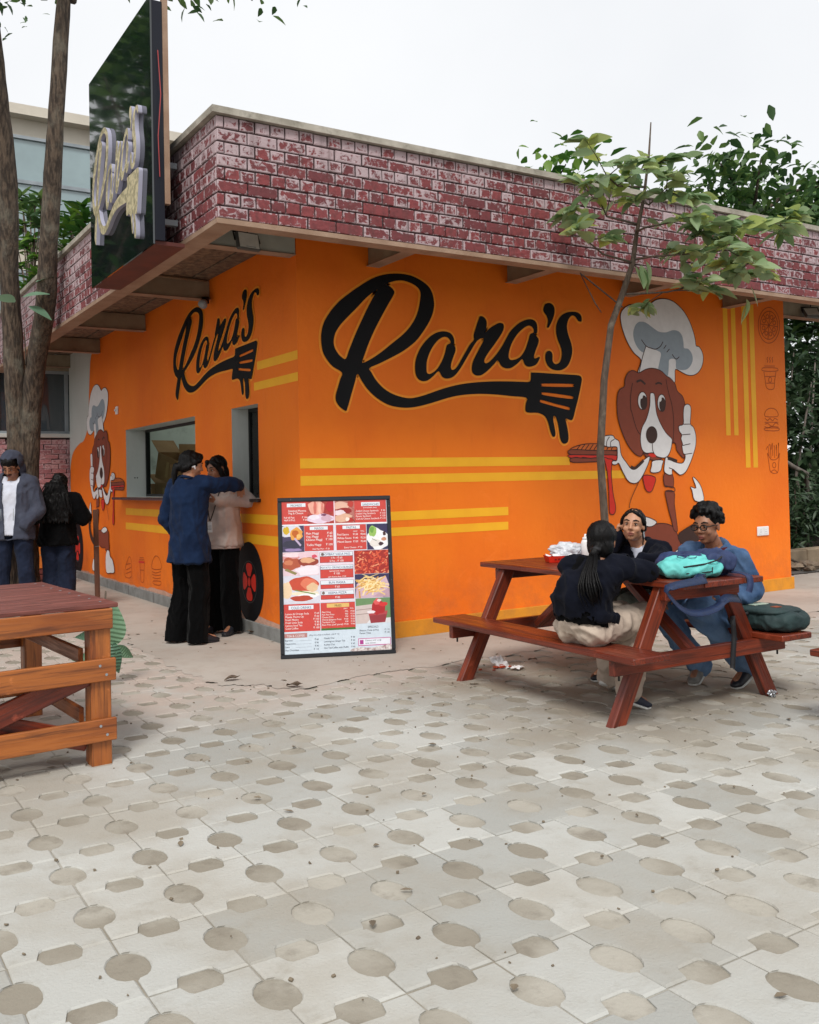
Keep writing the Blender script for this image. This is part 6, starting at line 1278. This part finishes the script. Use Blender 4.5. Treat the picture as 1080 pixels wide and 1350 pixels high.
# ================================================================== BEHIND AND BESIDE: annex, garden, trees
annex = thing('annex_wing', 'low wing with dark glazed windows above a rough pink brick wall', 'building', (.27, 7.79, 0))
MB().box((-4.0, .04, 0), (-.002, .30, 2.03)).build('wall', m_mortar, annex)
MB().box((-4.0, .02, 3.02), (-.002, .30, 3.20)).build('lintel', m_beam, annex)
bbox('sill', (-4.0, -.05, 2.032), (-.002, .32, 2.09), m_white, annex)
rr = random.Random(9); bb = []
bbm = [brick_mesh(.195, .062, .04, 60 + k, .0045) for k in range(6)]; bbme = [mesh_rim('brick', *q, m_brick_b) for q in bbm]
for j in range(28):
    z = .04 + j*.0715
    for i in range(21):
        x = -.11 - i*.206 - (.103 if j % 2 else 0)
        if x < -3.88 or x > -.1: continue
        mw = Matrix.Translation((x + rr.uniform(-.004, .004), .045 + rr.uniform(-.012, .006), z + rr.uniform(-.003, .003))) @ Matrix.Rotation(rr.uniform(-.02, .02), 4, 'Y'); bb.append((mw, rr.randrange(6), x > -1.15))
near = [q for q in bb if q[2]][:300]; far = [q for q in bb if not q[2]]
for mw, k, _ in near: link('brick', bbme[k], annex, mw)
v_, f_, r_ = [], [], []
for mw, k, _ in far: n = len(v_); vs, fs, rim = bbm[k]; v_ += [mw @ Vector(p) for p in vs]; f_ += [tuple(i + n for i in q) for q in fs]; r_ += rim
tag(link('brickwork', mesh_rim('brickwork', v_, f_, r_, m_brick_b), annex), kind='stuff')
for k in range(4):
    x1 = -.004 - k*.95; x0 = x1 - .946; fr = MB(); t_ = .045
    fr.box((x0, .06, 2.0905), (x0 + t_, .12, 3.019)); fr.box((x1 - t_, .06, 2.0905), (x1, .12, 3.019)); fr.box((x0 + t_, .06, 2.0905), (x1 - t_, .12, 2.13)); fr.box((x0 + t_, .06, 2.975), (x1 - t_, .12, 3.019)); fr.box(((x0+x1)/2 + .16, .055, 2.13), ((x0+x1)/2 + .21, .125, 2.975))
    wf = fr.build('window_frame', m_alu, annex); MB().box((x0 + t_, .085, 2.13), (x1 - t_, .09, 2.975)).build('pane', m_glass, wf)
t = thing('carton', 'orange carton on a dark red brick ledge between the two people by the tree', 'box', (-.60, 6.75, .235)); c_ = bevel_mesh(MB().box((-.24, -.18, 0), (.24, .18, .36)).mesh('box', M('orange_carton', S(196, 110, 30), S(176, 92, 24), scale=4, rough=.7)), .006); link('box', c_, t)
MB().box((-.242, -.183, .17), (.242, .183, .185)).build('tape', m_carton, t)
t = thing('brick_ledge', 'low dark red brick ledge under the orange carton', 'ledge', (-.62, 6.78, 0)); 
for j in range(3):
    for i in range(4): link('brick', bevel_mesh(MB().box((-.068, -.20, -.034), (.068, .20, .034)).mesh('brick', M('ledge_brick', S(96, 42, 36), S(74, 30, 28), scale=9, rough=.85, rand=.2, bump=.3) if (i, j) == (0, 0) else bpy.data.materials['ledge_brick']), .006), t, Matrix.Translation((-.215 + i*.142, rr.uniform(-.006, .006), .038 + j*.077)))
# post in front of the painted dog
p = on_z(129, 800); pt = thing('garden_stake', 'thin brown wooden stake standing upright before the serving wall', 'stake', (p.x, p.y, 0)); tz = on_y(126, 672, p.y).z
beam('post', (0, 0, -.03), (-.01, 0, tz), .05, .04, M('stake_wood', S(106, 70, 52), S(82, 52, 38), scale=4, stretch=(1, 6, 6), rough=.85, bump=.4), pt, up=(0, 1, 0), bev=.004); MB().tube([(-.03, -.026, tz*.62), (.02, -.026, tz*.625)], .003, 5).build('nail', m_alu, pt)
# cartons inside the kitchen, on a worktop
wt = thing('worktop', 'dark kitchen worktop inside the serving opening', 'worktop', (.95, 5.6, 0)); bbox('top', (-.35, -1.2, .98), (.45, 1.2, 1.02), m_granite, wt)
for x in (-.3, .4):
    for y in (-1.1, 1.1): bbox('leg', (x - .025, y - .025, .02), (x + .025, y + .025, .979), m_alu, wt)
def carton(loc, size, rz, label, tilt=0, open_=True):
    t = thing('cardboard_box', label, 'box', loc, rz, 'cardboard boxes in the kitchen'); t.rotation_euler = (tilt, 0, rz); a, b_, h = size[0]/2, size[1]/2, size[2]; th = .006
    m = MB(); m.box((-a, -b_, 0), (a, b_, th)); m.box((-a, -b_, th), (-a + th, b_, h)); m.box((a - th, -b_, th), (a, b_, h)); m.box((-a + th, -b_, th), (a - th, -b_ + th, h)); m.box((-a + th, b_ - th, th), (a - th, b_, h)); m.build('box', m_carton, t)
    for s, ang in ((-1, 1.9), (1, .5)): MB().box((-a, 0, 0), (a, b_*.9, .005)).build('flap', m_carton, t, mw=Matrix.Translation((0, s*b_, h)) @ Matrix.Rotation(ang if s > 0 else PI - ang, 4, 'X'))
    MB().box((-a - .001, -b_*.12, h*.2), (-a - .0003, b_*.12, h*.8)).build('tape', flat('parcel_tape', S(190, 160, 110)), t)
carton((.86, 5.55, 1.34), (.34, .52, .34), .25, 'tilted brown cardboard box on top of the stack inside the serving opening', .28); carton((.86, 5.55, 1.021), (.36, .56, .31), .1, 'brown cardboard box at the bottom of the stack inside the serving opening')
carton((1.02, 5.0, 1.021), (.34, .40, .40), -.3, 'open brown cardboard box beside the stack inside the serving opening'); carton((.80, 6.25, 1.021), (.30, .34, .16), .2, 'small yellowish carton low at the far end of the kitchen worktop')
# ---------------------------------------------------------------- leaves
m_leaf = leafmat('sapling_leaf', S(104, 134, 88), S(150, 172, 130), S(168, 180, 92), .4); m_leafd = leafmat('dark_leaf', S(46, 74, 42), S(72, 104, 56), S(104, 132, 70)); m_leafr = leafmat('shrub_leaf', S(46, 84, 34), S(70, 112, 40), S(112, 144, 50)); m_leafh = leafmat('hedge_leaf', S(34, 52, 34), S(50, 72, 46), S(84, 104, 76), .2); m_leafg = leafmat('grey_green_leaf', S(96, 130, 108), S(112, 146, 120), S(130, 158, 126))
def leaf_mats(n_, L, Wd, mat, name='leaf', seed=0):
    o = []
    for k in range(n_):
        b = MB().add(*leafshape(L, Wd, .18 + .10*k, .04 + .07*k)); o.append(b.mesh(name, mat, True))
    return o
def orient(p, d, up=Vector((0, 0, 1)), roll=0):
    y = Vector(d).normalized(); x = y.cross(up); x = x.normalized() if x.length > 1e-4 else Vector((1, 0, 0)); z = x.cross(y); m_ = Matrix.Identity(4)
    for i in range(3): m_[i][0] = x[i]; m_[i][1] = y[i]; m_[i][2] = z[i]; m_[i][3] = p[i]
    return m_ @ Matrix.Rotation(roll, 4, 'Y')
# sapling before the long wall
rr = random.Random(21); SB = Vector((1.86, -1.35, 0)); sap = thing('sapling', 'slender sapling with broad grey green leaves in front of the orange wall', 'tree', SB)
ps = [Vector(p) - SB for p in ((1.86,-1.35,-.03), (1.90,-1.35,.5), (1.915,-1.35,.94), (1.875,-1.36,1.46), (1.918,-1.38,2.04), (1.985,-1.40,2.456), (2.093,-1.42,2.70), (2.184,-1.45,2.95), (2.217,-1.47,3.19), (2.268,-1.5,3.44), (2.32,-1.52,3.8), (2.34,-1.53,4.05))]
trunk = MB().tube(ps, [.036,.032,.031,.030,.028,.026,.024,.021,.017,.013,.009,.005], 10).build('trunk', m_twig, sap, True)
lm = leaf_mats(4, .165, .050, m_leaf); NL = [0]; lrest = MB()
def add_leaf(p, d, s, roll):
    mw = orient(p, d, roll=roll) @ Matrix.Scale(s, 4)
    k = rr.randrange(4)
    if NL[0] < 300: link('leaf', lm[k], crown, mw); NL[0] += 1
    else: lrest.add([mw @ Vector(v.co) for v in lm[k].vertices], [tuple(f__.vertices) for f__ in lm[k].polygons])
tw = MB(); br = []
def S2(px, py, y): return on_y(px, py, y) - SB
BR = [([ps[6], S2(880,385,-1.5), S2(935,372,-1.55), S2(985,365,-1.6)], 52), ([ps[7] + Vector((0,0,.02)), S2(860,338,-1.6), S2(905,335,-1.75), S2(960,330,-1.85), S2(1000,352,-1.9)], 84), ([ps[8], S2(850,300,-1.7), S2(900,290,-1.8), S2(960,300,-1.9), S2(1040,298,-1.9)], 84), ([ps[7], S2(795,335,-1.5), S2(768,312,-1.55), S2(738,312,-1.6)], 10), ([ps[8] + Vector((0,0,.06)), S2(800,285,-1.6), S2(790,262,-1.6), S2(765,258,-1.7)], 30), ([ps[9], S2(855,270,-1.6), S2(880,250,-1.7), S2(900,262,-1.8)], 40), ([ps[9] + Vector((0,0,.1)), S2(815,245,-1.6), S2(800,232,-1.7), S2(785,240,-1.7)], 34), ([ps[10], S2(845,225,-1.7), S2(870,215,-1.7)], 22)]
for pth, nlf in BR:
    n = len(pth); tw.tube(pth, [.010*(1 - .75*i/(n-1)) for i in range(n)], 6); br.append((pth, nlf // 4))
    for j in range(max(3, nlf // 8)):
        t_ = rr.uniform(.3, .98)*(n-1); i = min(int(t_), n-2); p = pth[i].lerp(pth[i+1], t_ - i); dv = (pth[i+1] - pth[i]).normalized(); e_ = p + (dv*.6 + Vector((rr.gauss(0, .5), rr.gauss(0, .7), rr.uniform(-.25, .35)))).normalized()*rr.uniform(.18, .46); sb = [p, p.lerp(e_, .5) + Vector((0, 0, .015)), e_]
        tw.tube(sb, [.0045, .0035, .0015], 5); br.append((sb, 10))
tw.tube([ps[6] + Vector((0,0,-.1)), S2(765,360,-1.36), S2(785,400,-1.36), S2(793,412,-1.37)], [.006,.006,.005,.003], 6)
tw.tube([ps[7], S2(845,360,-1.4), S2(852,372,-1.4)], [.007,.005,.003], 6)
crown = tw.build('crown', m_twig, sap, True)
for pth, nlf in br:
    n = len(pth) - 1
    for k in range(nlf):
        t_ = rr.uniform(.25, 1.0) ** .75 * n; i = min(int(t_), n-1); p = pth[i].lerp(pth[i+1], t_ - i); dirv = (pth[i+1] - pth[i]).normalized()
        p = p + Vector((rr.gauss(0, .012), rr.gauss(0, .012), rr.gauss(0, .01))); d = (dirv*.6 + Vector((rr.gauss(0, .75), rr.gauss(0, .7), rr.uniform(-.24, .2)))).normalized()
        add_leaf(p, d, rr.uniform(.65, 1.2), rr.gauss(0, .5))
for (px, py) in ((845,350),(848,356),(852,345),(838,352),(984,395),(990,378),(985,400)): add_leaf(S2(px, py, -1.62), Vector((rr.gauss(0, .2), rr.gauss(0, .2), -1)), 1.1, rr.uniform(-1, 1))
if lrest.f: tag(lrest.build('leaves', m_leaf, crown, True), kind='stuff')
# forked tree, left
FB = Vector((-1.37, 4.1, 0)); fk = thing('forked_tree', 'grey barked forked tree with two leaning trunks beside the hooded man', 'tree', FB)
def bark_tube(b, path, rad, seg=22, seed=0):
    Q = []; R2 = []; P_ = [Vector(p) - FB for p in path]
    for i in range(len(P_)-1):
        a_, b_, c_, d_ = P_[max(i-1, 0)], P_[i], P_[i+1], P_[min(i+2, len(P_)-1)]
        for k in range(8): t_ = k/8; Q.append((b_*2 + (c_-a_)*t_ + (a_*2 - b_*5 + c_*4 - d_)*t_*t_ + (b_*3 - a_ - c_*3 + d_)*t_**3)*.5); R2.append(rad[i]*(1-t_) + rad[i+1]*t_)
    Q.append(P_[-1]); R2.append(rad[-1]); n0 = len(b.v); b.tube(Q, R2, seg)
    for i in range(n0, n0 + len(Q)*seg):
        j = (i - n0)//seg; c = Q[j]; v__ = Vector(b.v[i]); d = (v__ - c); b.v[i] = tuple(c + d*(1 + .16*noise.noise(Vector((d.x*16, d.y*16, c.z*1.3 + seed))) + .10*noise.noise(Vector((v__.x*5, v__.y*5, c.z*5)))))
b = MB(); bark_tube(b, [(-1.36,4.10,-.06), (-1.37,4.1,.25), (-1.37,4.08,.9), (-1.36,4.02,1.6), (-1.41,3.9,2.4), (-1.465,3.8,3.4), (-1.50,3.6,4.4), (-1.62,3.5,5.6), (-1.75,3.5,7.2)], [.20,.15,.130,.118,.104,.098,.094,.08,.05], 22, 1)
bark_tube(b, [(-1.30,4.06,-.06), (-1.29,4.06,.4), (-1.29,4.02,1.1), (-1.27,3.95,1.75), (-1.235,3.75,2.55), (-1.20,3.35,3.2), (-1.205,3.2,3.6), (-1.19,3.05,4.2), (-1.15,2.9,5.2), (-1.0,2.9,7.2)], [.18,.135,.120,.110,.100,.094,.092,.088,.075,.05], 22, 5)
b.build('trunk', m_bark, fk, True)
tb_ = MB(); LF = []
for k in range(26):
    top_ = Vector((-1.75, 3.5, 7.2)) if k % 2 else Vector((-1.0, 2.9, 7.2)); st = top_ - FB + Vector((0, 0, -rr.uniform(0, 1.2))); en = st + Vector((rr.gauss(0, 1.1), rr.gauss(0, 1.1), rr.uniform(.6, 2.4))); tb_.tube([st, st.lerp(en, .5) + Vector((0, 0, .2)), en], [.04, .025, .008], 6); LF.append((st, en))
crown2 = tb_.build('crown', m_bark, fk, True); lb = MB()
def leaf_mass(b, pts, n, spread, L, Wd, seed):
    r2 = random.Random(seed); base = leafshape(L, Wd, .3, .2, 3)
    for k in range(n):
        p = r2.choice(pts); q = Vector((r2.gauss(p.x, spread), r2.gauss(p.y, spread), r2.gauss(p.z, spread*.8))); d = Vector((r2.gauss(0, 1), r2.gauss(0, 1), r2.gauss(-.2, .6))); mw = orient(q, d, roll=r2.uniform(-.8, .8)) @ Matrix.Scale(r2.uniform(.7, 1.35), 4); b.add([mw @ Vector(v) for v in base[0]], base[1])
leaf_mass(lb, [a_.lerp(e_, t_) for a_, e_ in LF for t_ in (.5, .75, 1.0)], 3200, .28, .13, .035, 3); tag(lb.build('leaves', m_leafd, crown2, True), kind='stuff')
lg = leaf_mats(3, .20, .055, m_leafg)
shoot = MB().tube([Vector((-1.26, 3.86, 2.35)) - FB, Vector((-1.33, 3.70, 2.6)) - FB, Vector((-1.36, 3.62, 2.95)) - FB], [.012, .009, .005], 6).build('side_shoot', m_bark, fk, True)
for px, py, dx, dz, s_ in ((47,372,.5,.25,.9), (30,392,.6,.15,1.3), (20,398,-.6,.1,1.2), (38,404,.5,-.3,1.3), (50,354,.6,.3,.6)):
    link('leaf', lg[1], shoot, orient(on_y(px, py, 3.25) - FB, (dx, -.3, dz), roll=.5) @ Matrix.Scale(s_, 4))
# broad leaved plant behind the slatted table
PB = on_z(134, 905); pl_ = thing('broad_leaf_plant', 'young plant with large blue green leaves behind the slatted table', 'plant', (PB.x, PB.y, 0)); MB().tube([(0,0,-.02), (.01,.0,.3), (.03,-.02,.62)], [.012,.010,.006], 8).build('stem', m_twig, pl_, True)
m_bl = leafmat('blue_green_leaf', S(72, 108, 88), S(94, 128, 104), S(108, 142, 108), .2)
def veins(m):
    t_ = m.node_tree; bs = [n for n in t_.nodes if n.type == 'BSDF_PRINCIPLED'][0]; w_ = t_.nodes.new('ShaderNodeTexWave'); w_.wave_type = 'BANDS'; w_.bands_direction = 'Y'; w_.inputs['Scale'].default_value = 9; w_.inputs['Distortion'].default_value = 1.5; tc_ = t_.nodes.new('ShaderNodeTexCoord'); b_ = t_.nodes.new('ShaderNodeBump'); b_.inputs['Strength'].default_value = .6; b_.inputs['Distance'].default_value = .01
    t_.links.new(tc_.outputs['Object'], w_.inputs['Vector']); t_.links.new(w_.outputs['Fac'], b_.inputs['Height']); t_.links.new(b_.outputs[0], bs.inputs['Normal'])
veins(m_bl)
bl = []
for k in range(3): bl.append(MB().add(*leafshape(.34, .10, .45 + .1*k, .30 + .1*k, 9)).mesh('leaf', m_bl, True))
for p0, p1, s_, rl in (((146,852),(156,799),.95,.5), ((136,832),(104,842),.9,-.6), ((148,846),(152,888),.95,.4), ((152,852),(175,868),.55,.2), ((130,870),(100,868),.8,.4), ((138,880),(118,905),.7,0)):
    a_ = on_y(*p0, PB.y) - Vector((PB.x, PB.y, 0)); e_ = on_y(*p1, PB.y - .04) - Vector((PB.x, PB.y, 0)); link('leaf', bl[rr.randrange(3)], pl_, orient(a_, e_ - a_, (EYE - PB).normalized(), roll=rl*.6) @ Matrix.Scale((e_ - a_).length/.34*1.0, 4))
# rosette shrubs on the terrace behind the parapet
ter = thing('roof_planter', 'pale planter box behind the brick parapet holding the shrubs', 'planter', (-.2, 5.4, 3.585)); 
for lo, hi in (((-.35,-3.2,0),(-.31,3.2,.30)), ((.31,-3.2,0),(.35,3.2,.30)), ((-.309,-3.2,0),(.309,-3.16,.30)), ((-.309,3.16,0),(.309,3.2,.30))): bbox('side', lo, hi, m_coping, ter)
bbox('soil', (-.308, -3.158, .02), (.308, 3.158, .24), M('dark_soil', S(62, 50, 40), S(44, 36, 30), scale=20, rough=.95), ter, 0)
rl = leaf_mats(4, .24, .042, m_leafr)
def rosette_shrub(base, heads, label, seed, nl=17, mats=rl):
    r2 = random.Random(seed); t = thing('rosette_shrub', label, 'shrub', base, 0, 'shrubs on the roof terrace'); B_ = Vector(base); st = MB(); hs = []
    for (x, y, z) in heads: e_ = Vector((x, y, z)) - B_; st.tube([(0, 0, -.02), e_*.5 + Vector((r2.gauss(0, .04), r2.gauss(0, .04), .05)), e_], [.016, .013, .009], 6); hs.append(e_)
    c = st.build('stem', m_twig, t, True)
    for e_ in hs:
        for k in range(nl):
            a_ = 2*PI*k/nl*2.4 + r2.uniform(-.2, .2); d = Vector((math.cos(a_), math.sin(a_), r2.uniform(-.35, .75))); link('leaf', r2.choice(mats), c, orient(e_ + Vector((0, 0, -.05 + .008*k)), d, roll=r2.uniform(-.5, .5)) @ Matrix.Scale(r2.uniform(.75, 1.2), 4))
def hp(px, py, x=-.25): q = on_x(px, py, x); return (q.x, q.y, q.z)
q = hp(35, 350); rosette_shrub((-.2, q[1], 3.825), [hp(36, 325), hp(28, 352), hp(48, 340), hp(40, 372), hp(30, 300), hp(24, 330, -.1), hp(44, 318), hp(50, 362), hp(33, 385)], 'yellow green rosette shrub between the two leaning trunks', 1, 18)
q = hp(98, 325); rosette_shrub((-.2, q[1], 3.825), [hp(92, 300), hp(104, 305), hp(86, 330), hp(112, 290), hp(100, 322), hp(84, 312), hp(94, 285, -.1), hp(108, 275), hp(88, 292), hp(114, 308), hp(82, 345)], 'bright green rosette shrub between the right trunk and the sign box', 2, 16)
q = hp(45, 295); rosette_shrub((-.2, q[1] + .3, 3.825), [hp(40, 285), hp(52, 296), hp(30, 276), hp(58, 280), hp(46, 268), hp(28, 262), hp(54, 262)], 'dark green rosette shrub highest behind the parapet', 3, 16, leaf_mats(3, .25, .045, m_leafd))
# glass fronted building behind
gb = thing('glass_building', 'pale building with grey framed windows behind the terrace shrubs', 'building', (0, 15, 0))
cre = wallpaint('cream_render', S(206, 198, 184), S(196, 188, 174), S(180, 172, 158)); pink = wallpaint('pink_render', S(170, 110, 104), S(160, 100, 96), S(140, 90, 86))
MB().box((-4.0, .2, 0), (6.6, 6.0, 9.4)).build('wall', cre, gb); bbox('roof_edge', (-4.2, -.1, 9.401), (6.8, 6.1, 9.62), cre, gb, 0)
bbox('pier', (2.35, .02, 0), (3.1, .199, 9.4), pink, gb, 0)
for fl_ in range(3):
    for k in range(6):
        x0 = -3.7 + k*1.0 + (.02 if k else 0); x0 = -3.66 + k*1.0; z0 = .8 + fl_*2.95; w_, h_ = .96, 2.3; fr = MB(); t_ = .07
        fr.box((x0, .08, z0), (x0 + t_, .199, z0 + h_)); fr.box((x0 + w_ - t_, .08, z0), (x0 + w_, .199, z0 + h_)); fr.box((x0 + t_, .08, z0), (x0 + w_ - t_, .199, z0 + t_)); fr.box((x0 + t_, .08, z0 + h_ - t_), (x0 + w_ - t_, .199, z0 + h_)); fr.box((x0 + t_, .085, z0 + 1.25), (x0 + w_ - t_, .199, z0 + 1.33))
        wf = fr.build('window', m_alu, gb)
        MB().box((x0 + t_, .14, z0 + t_), (x0 + w_ - t_, .15, z0 + 1.25)).build('pane', m_glass2, wf); MB().box((x0 + t_, .14, z0 + 1.33), (x0 + w_ - t_, .15, z0 + h_ - t_)).build('pane', m_glass2, wf)
# trees beyond the roof on the right, and the pale block behind them
rb = thing('pale_block', 'pale cream building far behind the trees on the right', 'building', (20, 22, 0)); MB().box((-4, 0, 0), (16, 8, 9.0)).build('wall', wallpaint('pale_render', S(222, 214, 202), S(212, 204, 192), S(196, 188, 176)), rb); bbox('parapet', (-4.2, -.2, 9.001), (16.2, 8.2, 9.3), cre, rb, 0)
for j in range(3):
    for k in range(6): f_ = bbox('window', (-2.5 + k*3, -.06, 1.2 + j*2.7), (-1.1 + k*3, -.001, 2.9 + j*2.7), m_alu, rb, 0); MB().box((-.62, -.045, -.77), (-.02, -.031, .77)).build('pane', m_glass, f_); MB().box((.02, -.045, -.77), (.62, -.031, .77)).build('pane', m_glass, f_)
def big_tree(name, label, base, h, r, n, mat, seed, trunk_r=.2, lean=(0, 0), cz=.62, L=.2, Wd=.06, squash=.6):
    r2 = random.Random(seed); t = thing(name, label, 'tree', base); tp = Vector((lean[0], lean[1], h*.9)); MB().tube([(0,0,-.05), (lean[0]*.2, lean[1]*.2, h*.3), (lean[0]*.6, lean[1]*.6, h*.6), tp], [trunk_r, trunk_r*.8, trunk_r*.6, trunk_r*.2], 12).build('trunk', m_bark, t, True); lim = MB(); pts = []
    for k in range(30):
        st = Vector((lean[0]*.6, lean[1]*.6, h*r2.uniform(cz - .2, .85))); a_ = r2.uniform(0, 2*PI); rr_ = r*r2.uniform(.35, 1); en = Vector((st.x + math.cos(a_)*rr_, st.y + math.sin(a_)*rr_, h*cz + r2.uniform(-1, 1)*h*(1-cz)*squash*1.6)); lim.tube([st, st.lerp(en, .5) + Vector((0, 0, .25)), en], [trunk_r*.3, trunk_r*.18, .012], 6); pts += [st.lerp(en, .6), st.lerp(en, .85), en, en]
    c = lim.build('crown', m_bark, t, True); b = MB(); leaf_mass(b, pts, n, r*.15, L, Wd, seed + 50); tag(b.build('leaves', mat, c, True), kind='stuff'); return t
big_tree('shade_tree', 'leafy tree with a dark trunk rising beyond the right end of the roof', (13.4, 6.2, 0), 7.9, 2.5, 4600, m_leafd, 4, .22, (0, 0), .80, .24, .07, .5)
big_tree('shade_tree', 'broad bright green tree behind the roof left of the dark trunk', (9.2, 8.5, 0), 7.6, 2.5, 4200, m_leafr, 6, .18, (.2, 0), .78, .24, .07, .45)
big_tree('shade_tree', 'dense dark tree at the right edge beyond the hedge', (16.5, 6.0, 0), 7.2, 2.4, 4200, m_leafd, 8, .2, (0, 0), .72, .24, .07, .7)
big_tree('shade_tree', 'pale green tree standing between the bright tree and the dark trunk', (11.4, 7.4, 0), 7.3, 2.3, 4200, m_leafr, 9, .16, (.1, 0), .76, .22, .065, .5)
# hedge, kerb, rubble beyond the right end of the kiosk
kw = thing('kerb_wall', 'low beige concrete kerb wall below the dark hedge', 'kerb wall', (0, 0, 0))
for k in range(5): bbox('kerb_block', (6.7 + k*1.9, 1.62, -.02), (6.7 + k*1.9 + 1.892, 1.84, .205 + (k % 2)*.004), M('beige_concrete', S(172, 152, 126), S(146, 128, 104), scale=4, rough=.9, bump=.4, coord='World', dirt=(S(110, 98, 84), 3, .5, .75, .5)) if k == 0 else bpy.data.materials['beige_concrete'], kw, .012)
tag(MB().box((6.7, 1.85, -.02), (16.2, 5.2, .12)).build('planting_bed', bpy.data.materials['dark_soil']), kind='structure')
hd = thing('hedge', 'dark clipped shrubs with narrow leaves behind the kerb wall', 'hedge', (10.0, 2.5, .12)); st = MB(); pts = []
for k in range(26): x = rr.uniform(-2.8, 4.6); y = rr.uniform(-.35, .5); st.tube([(x, y, -.05), (x + rr.gauss(0, .1), y, .5), (x + rr.gauss(0, .2), y + rr.gauss(0, .1), 1.0)], [.02, .015, .006], 5); pts += [Vector((x, y, .2)), Vector((x + rr.gauss(0, .15), y, .5)), Vector((x + rr.gauss(0, .2), y, .85))]
tag(st.build('stems', m_twig, hd, True), kind='stuff'); b = MB(); leaf_mass(b, pts, 5200, .17, .16, .022, 31); tag(b.build('foliage', m_leafh, hd, True), kind='stuff')
th = thing('shrub_bank', 'tall tangled dark shrubs filling the gap beside the kiosk end', 'shrub', (11.4, 4.2, .12)); st = MB(); pts = []
for k in range(26):
    x = rr.uniform(-3.0, 4); y = rr.uniform(-.7, .8); hh = rr.uniform(2.6, 3.9); st.tube([(x, y, -.05), (x + rr.gauss(0, .3), y, hh*.4), (x + rr.gauss(0, .4), y + rr.gauss(0, .2), hh)], [.045, .03, .01], 6); pts += [Vector((x + rr.gauss(0, .25), y + rr.gauss(0, .2), hh*q_)) for q_ in (.12, .22, .32, .45, .6, .75, .9, 1)]
st.tube([(-1.9, -1.35, 1.5), (-1.4, -1.4, 1.25), (-1.1, -1.4, 1.15), (-1.0, -1.35, .8), (-.7, -1.3, .5)], [.035, .04, .045, .045, .03], 8)
st.build('stems', M('pale_stem', S(120, 112, 104), S(88, 80, 74), scale=8, rough=.9), th, True)['kind'] = 'stuff'; b = MB(); leaf_mass(b, pts, 11000, .26, .19, .05, 33); tag(b.build('foliage', m_leafh, th, True), kind='stuff')
gw = thing('garden_wall', 'dark garden wall behind the hedge', 'wall', (0, 0, 0)); bbox('wall', (6.6, 5.4, 0), (20, 5.6, 1.55), M('dark_wall', S(84, 70, 60), S(66, 56, 48), scale=3, rough=.9, coord='World'), gw, 0); bbox('coping', (6.6, 5.35, 1.551), (20, 5.65, 1.62), m_coping, gw, 0)
m_rub = M('rubble_stone', S(160, 142, 120), S(112, 98, 84), scale=6, rough=.9, bump=.5, rand=.25)
for k, (px, py, r_, lb_) in enumerate(((1052,752,.10,'rough grey rubble lump nearest the orange wall end'), (1062,750,.12,'tan broken slab leaning in the middle of the rubble'), (1073,750,.11,'flat pale stone at the outer side of the rubble'), (1068,753,.08,'small brown stone lying before the tan slab'))):
    p = on_z(px, py, .012); crumple('rubble_stone', lb_, 'stone', (p.x, min(p.y, 1.5), .012), r_, m_rub, 11 + k, (1.5, .9, .6), 2, .45, None, 'rubble below the kerb wall', 1.6)
p = on_z(1066, 752, .012); st_ = MB().tube([(0,0,.03),(.25,.1,.16),(.5,.05,.05)], [.022,.02,.016], 6).build('branch', m_twig, None, True); st_.location = (p.x - .3, 1.22, .012); tag(st_, 'dry branch lying across the rubble below the kerb wall', 'branch')

# trees standing off to the left of the view: they shade the lane and show in the glossy sign and the panes
big_tree('lane_tree', 'big leafy tree left of the forked tree', (-4.6, 10.5, 0), 9.5, 2.8, 5200, m_leafd, 14, .22, (0, 0), .68, .34, .10, .9)
big_tree('lane_tree', 'big leafy tree farther along the lane past the forked tree', (-7.4, 16, 0), 12.5, 4.0, 5200, m_leafr, 15, .28, (0, 0), .60, .36, .11, .8)

# crumbs, grit and leaf scraps lying on the paving
rr = random.Random(77); gb_ = MB()
for k in range(420):
    x, y = rr.uniform(-3.4, 2.6), rr.uniform(-5.2, -.3) if k % 3 else rr.uniform(-2.2, 3.5)
    if k % 5 == 0:
        vs, fs = leafshape(rr.uniform(.02, .05), rr.uniform(.006, .013), .5, -.1, 3); mw = Matrix.Translation((x, y, .003)) @ Matrix.Rotation(rr.uniform(0, 6), 4, 'Z'); gb_.add([mw @ Vector((v[0], v[1], abs(v[2]) + .001)) for v in vs], fs)
    else:
        r_ = rr.uniform(.002, .006); gb_.obox(Matrix.Translation((x, y, .001 + r_*.4)) @ Matrix.Rotation(rr.uniform(0, 6), 4, 'Z') @ Matrix.Rotation(rr.uniform(0, 1), 4, 'X'), (r_*2, r_*1.4, r_))
tag(gb_.build('ground_litter', M('grit', S(96, 84, 70), S(128, 116, 98), scale=8, rough=.95, coord='World')), kind='stuff')
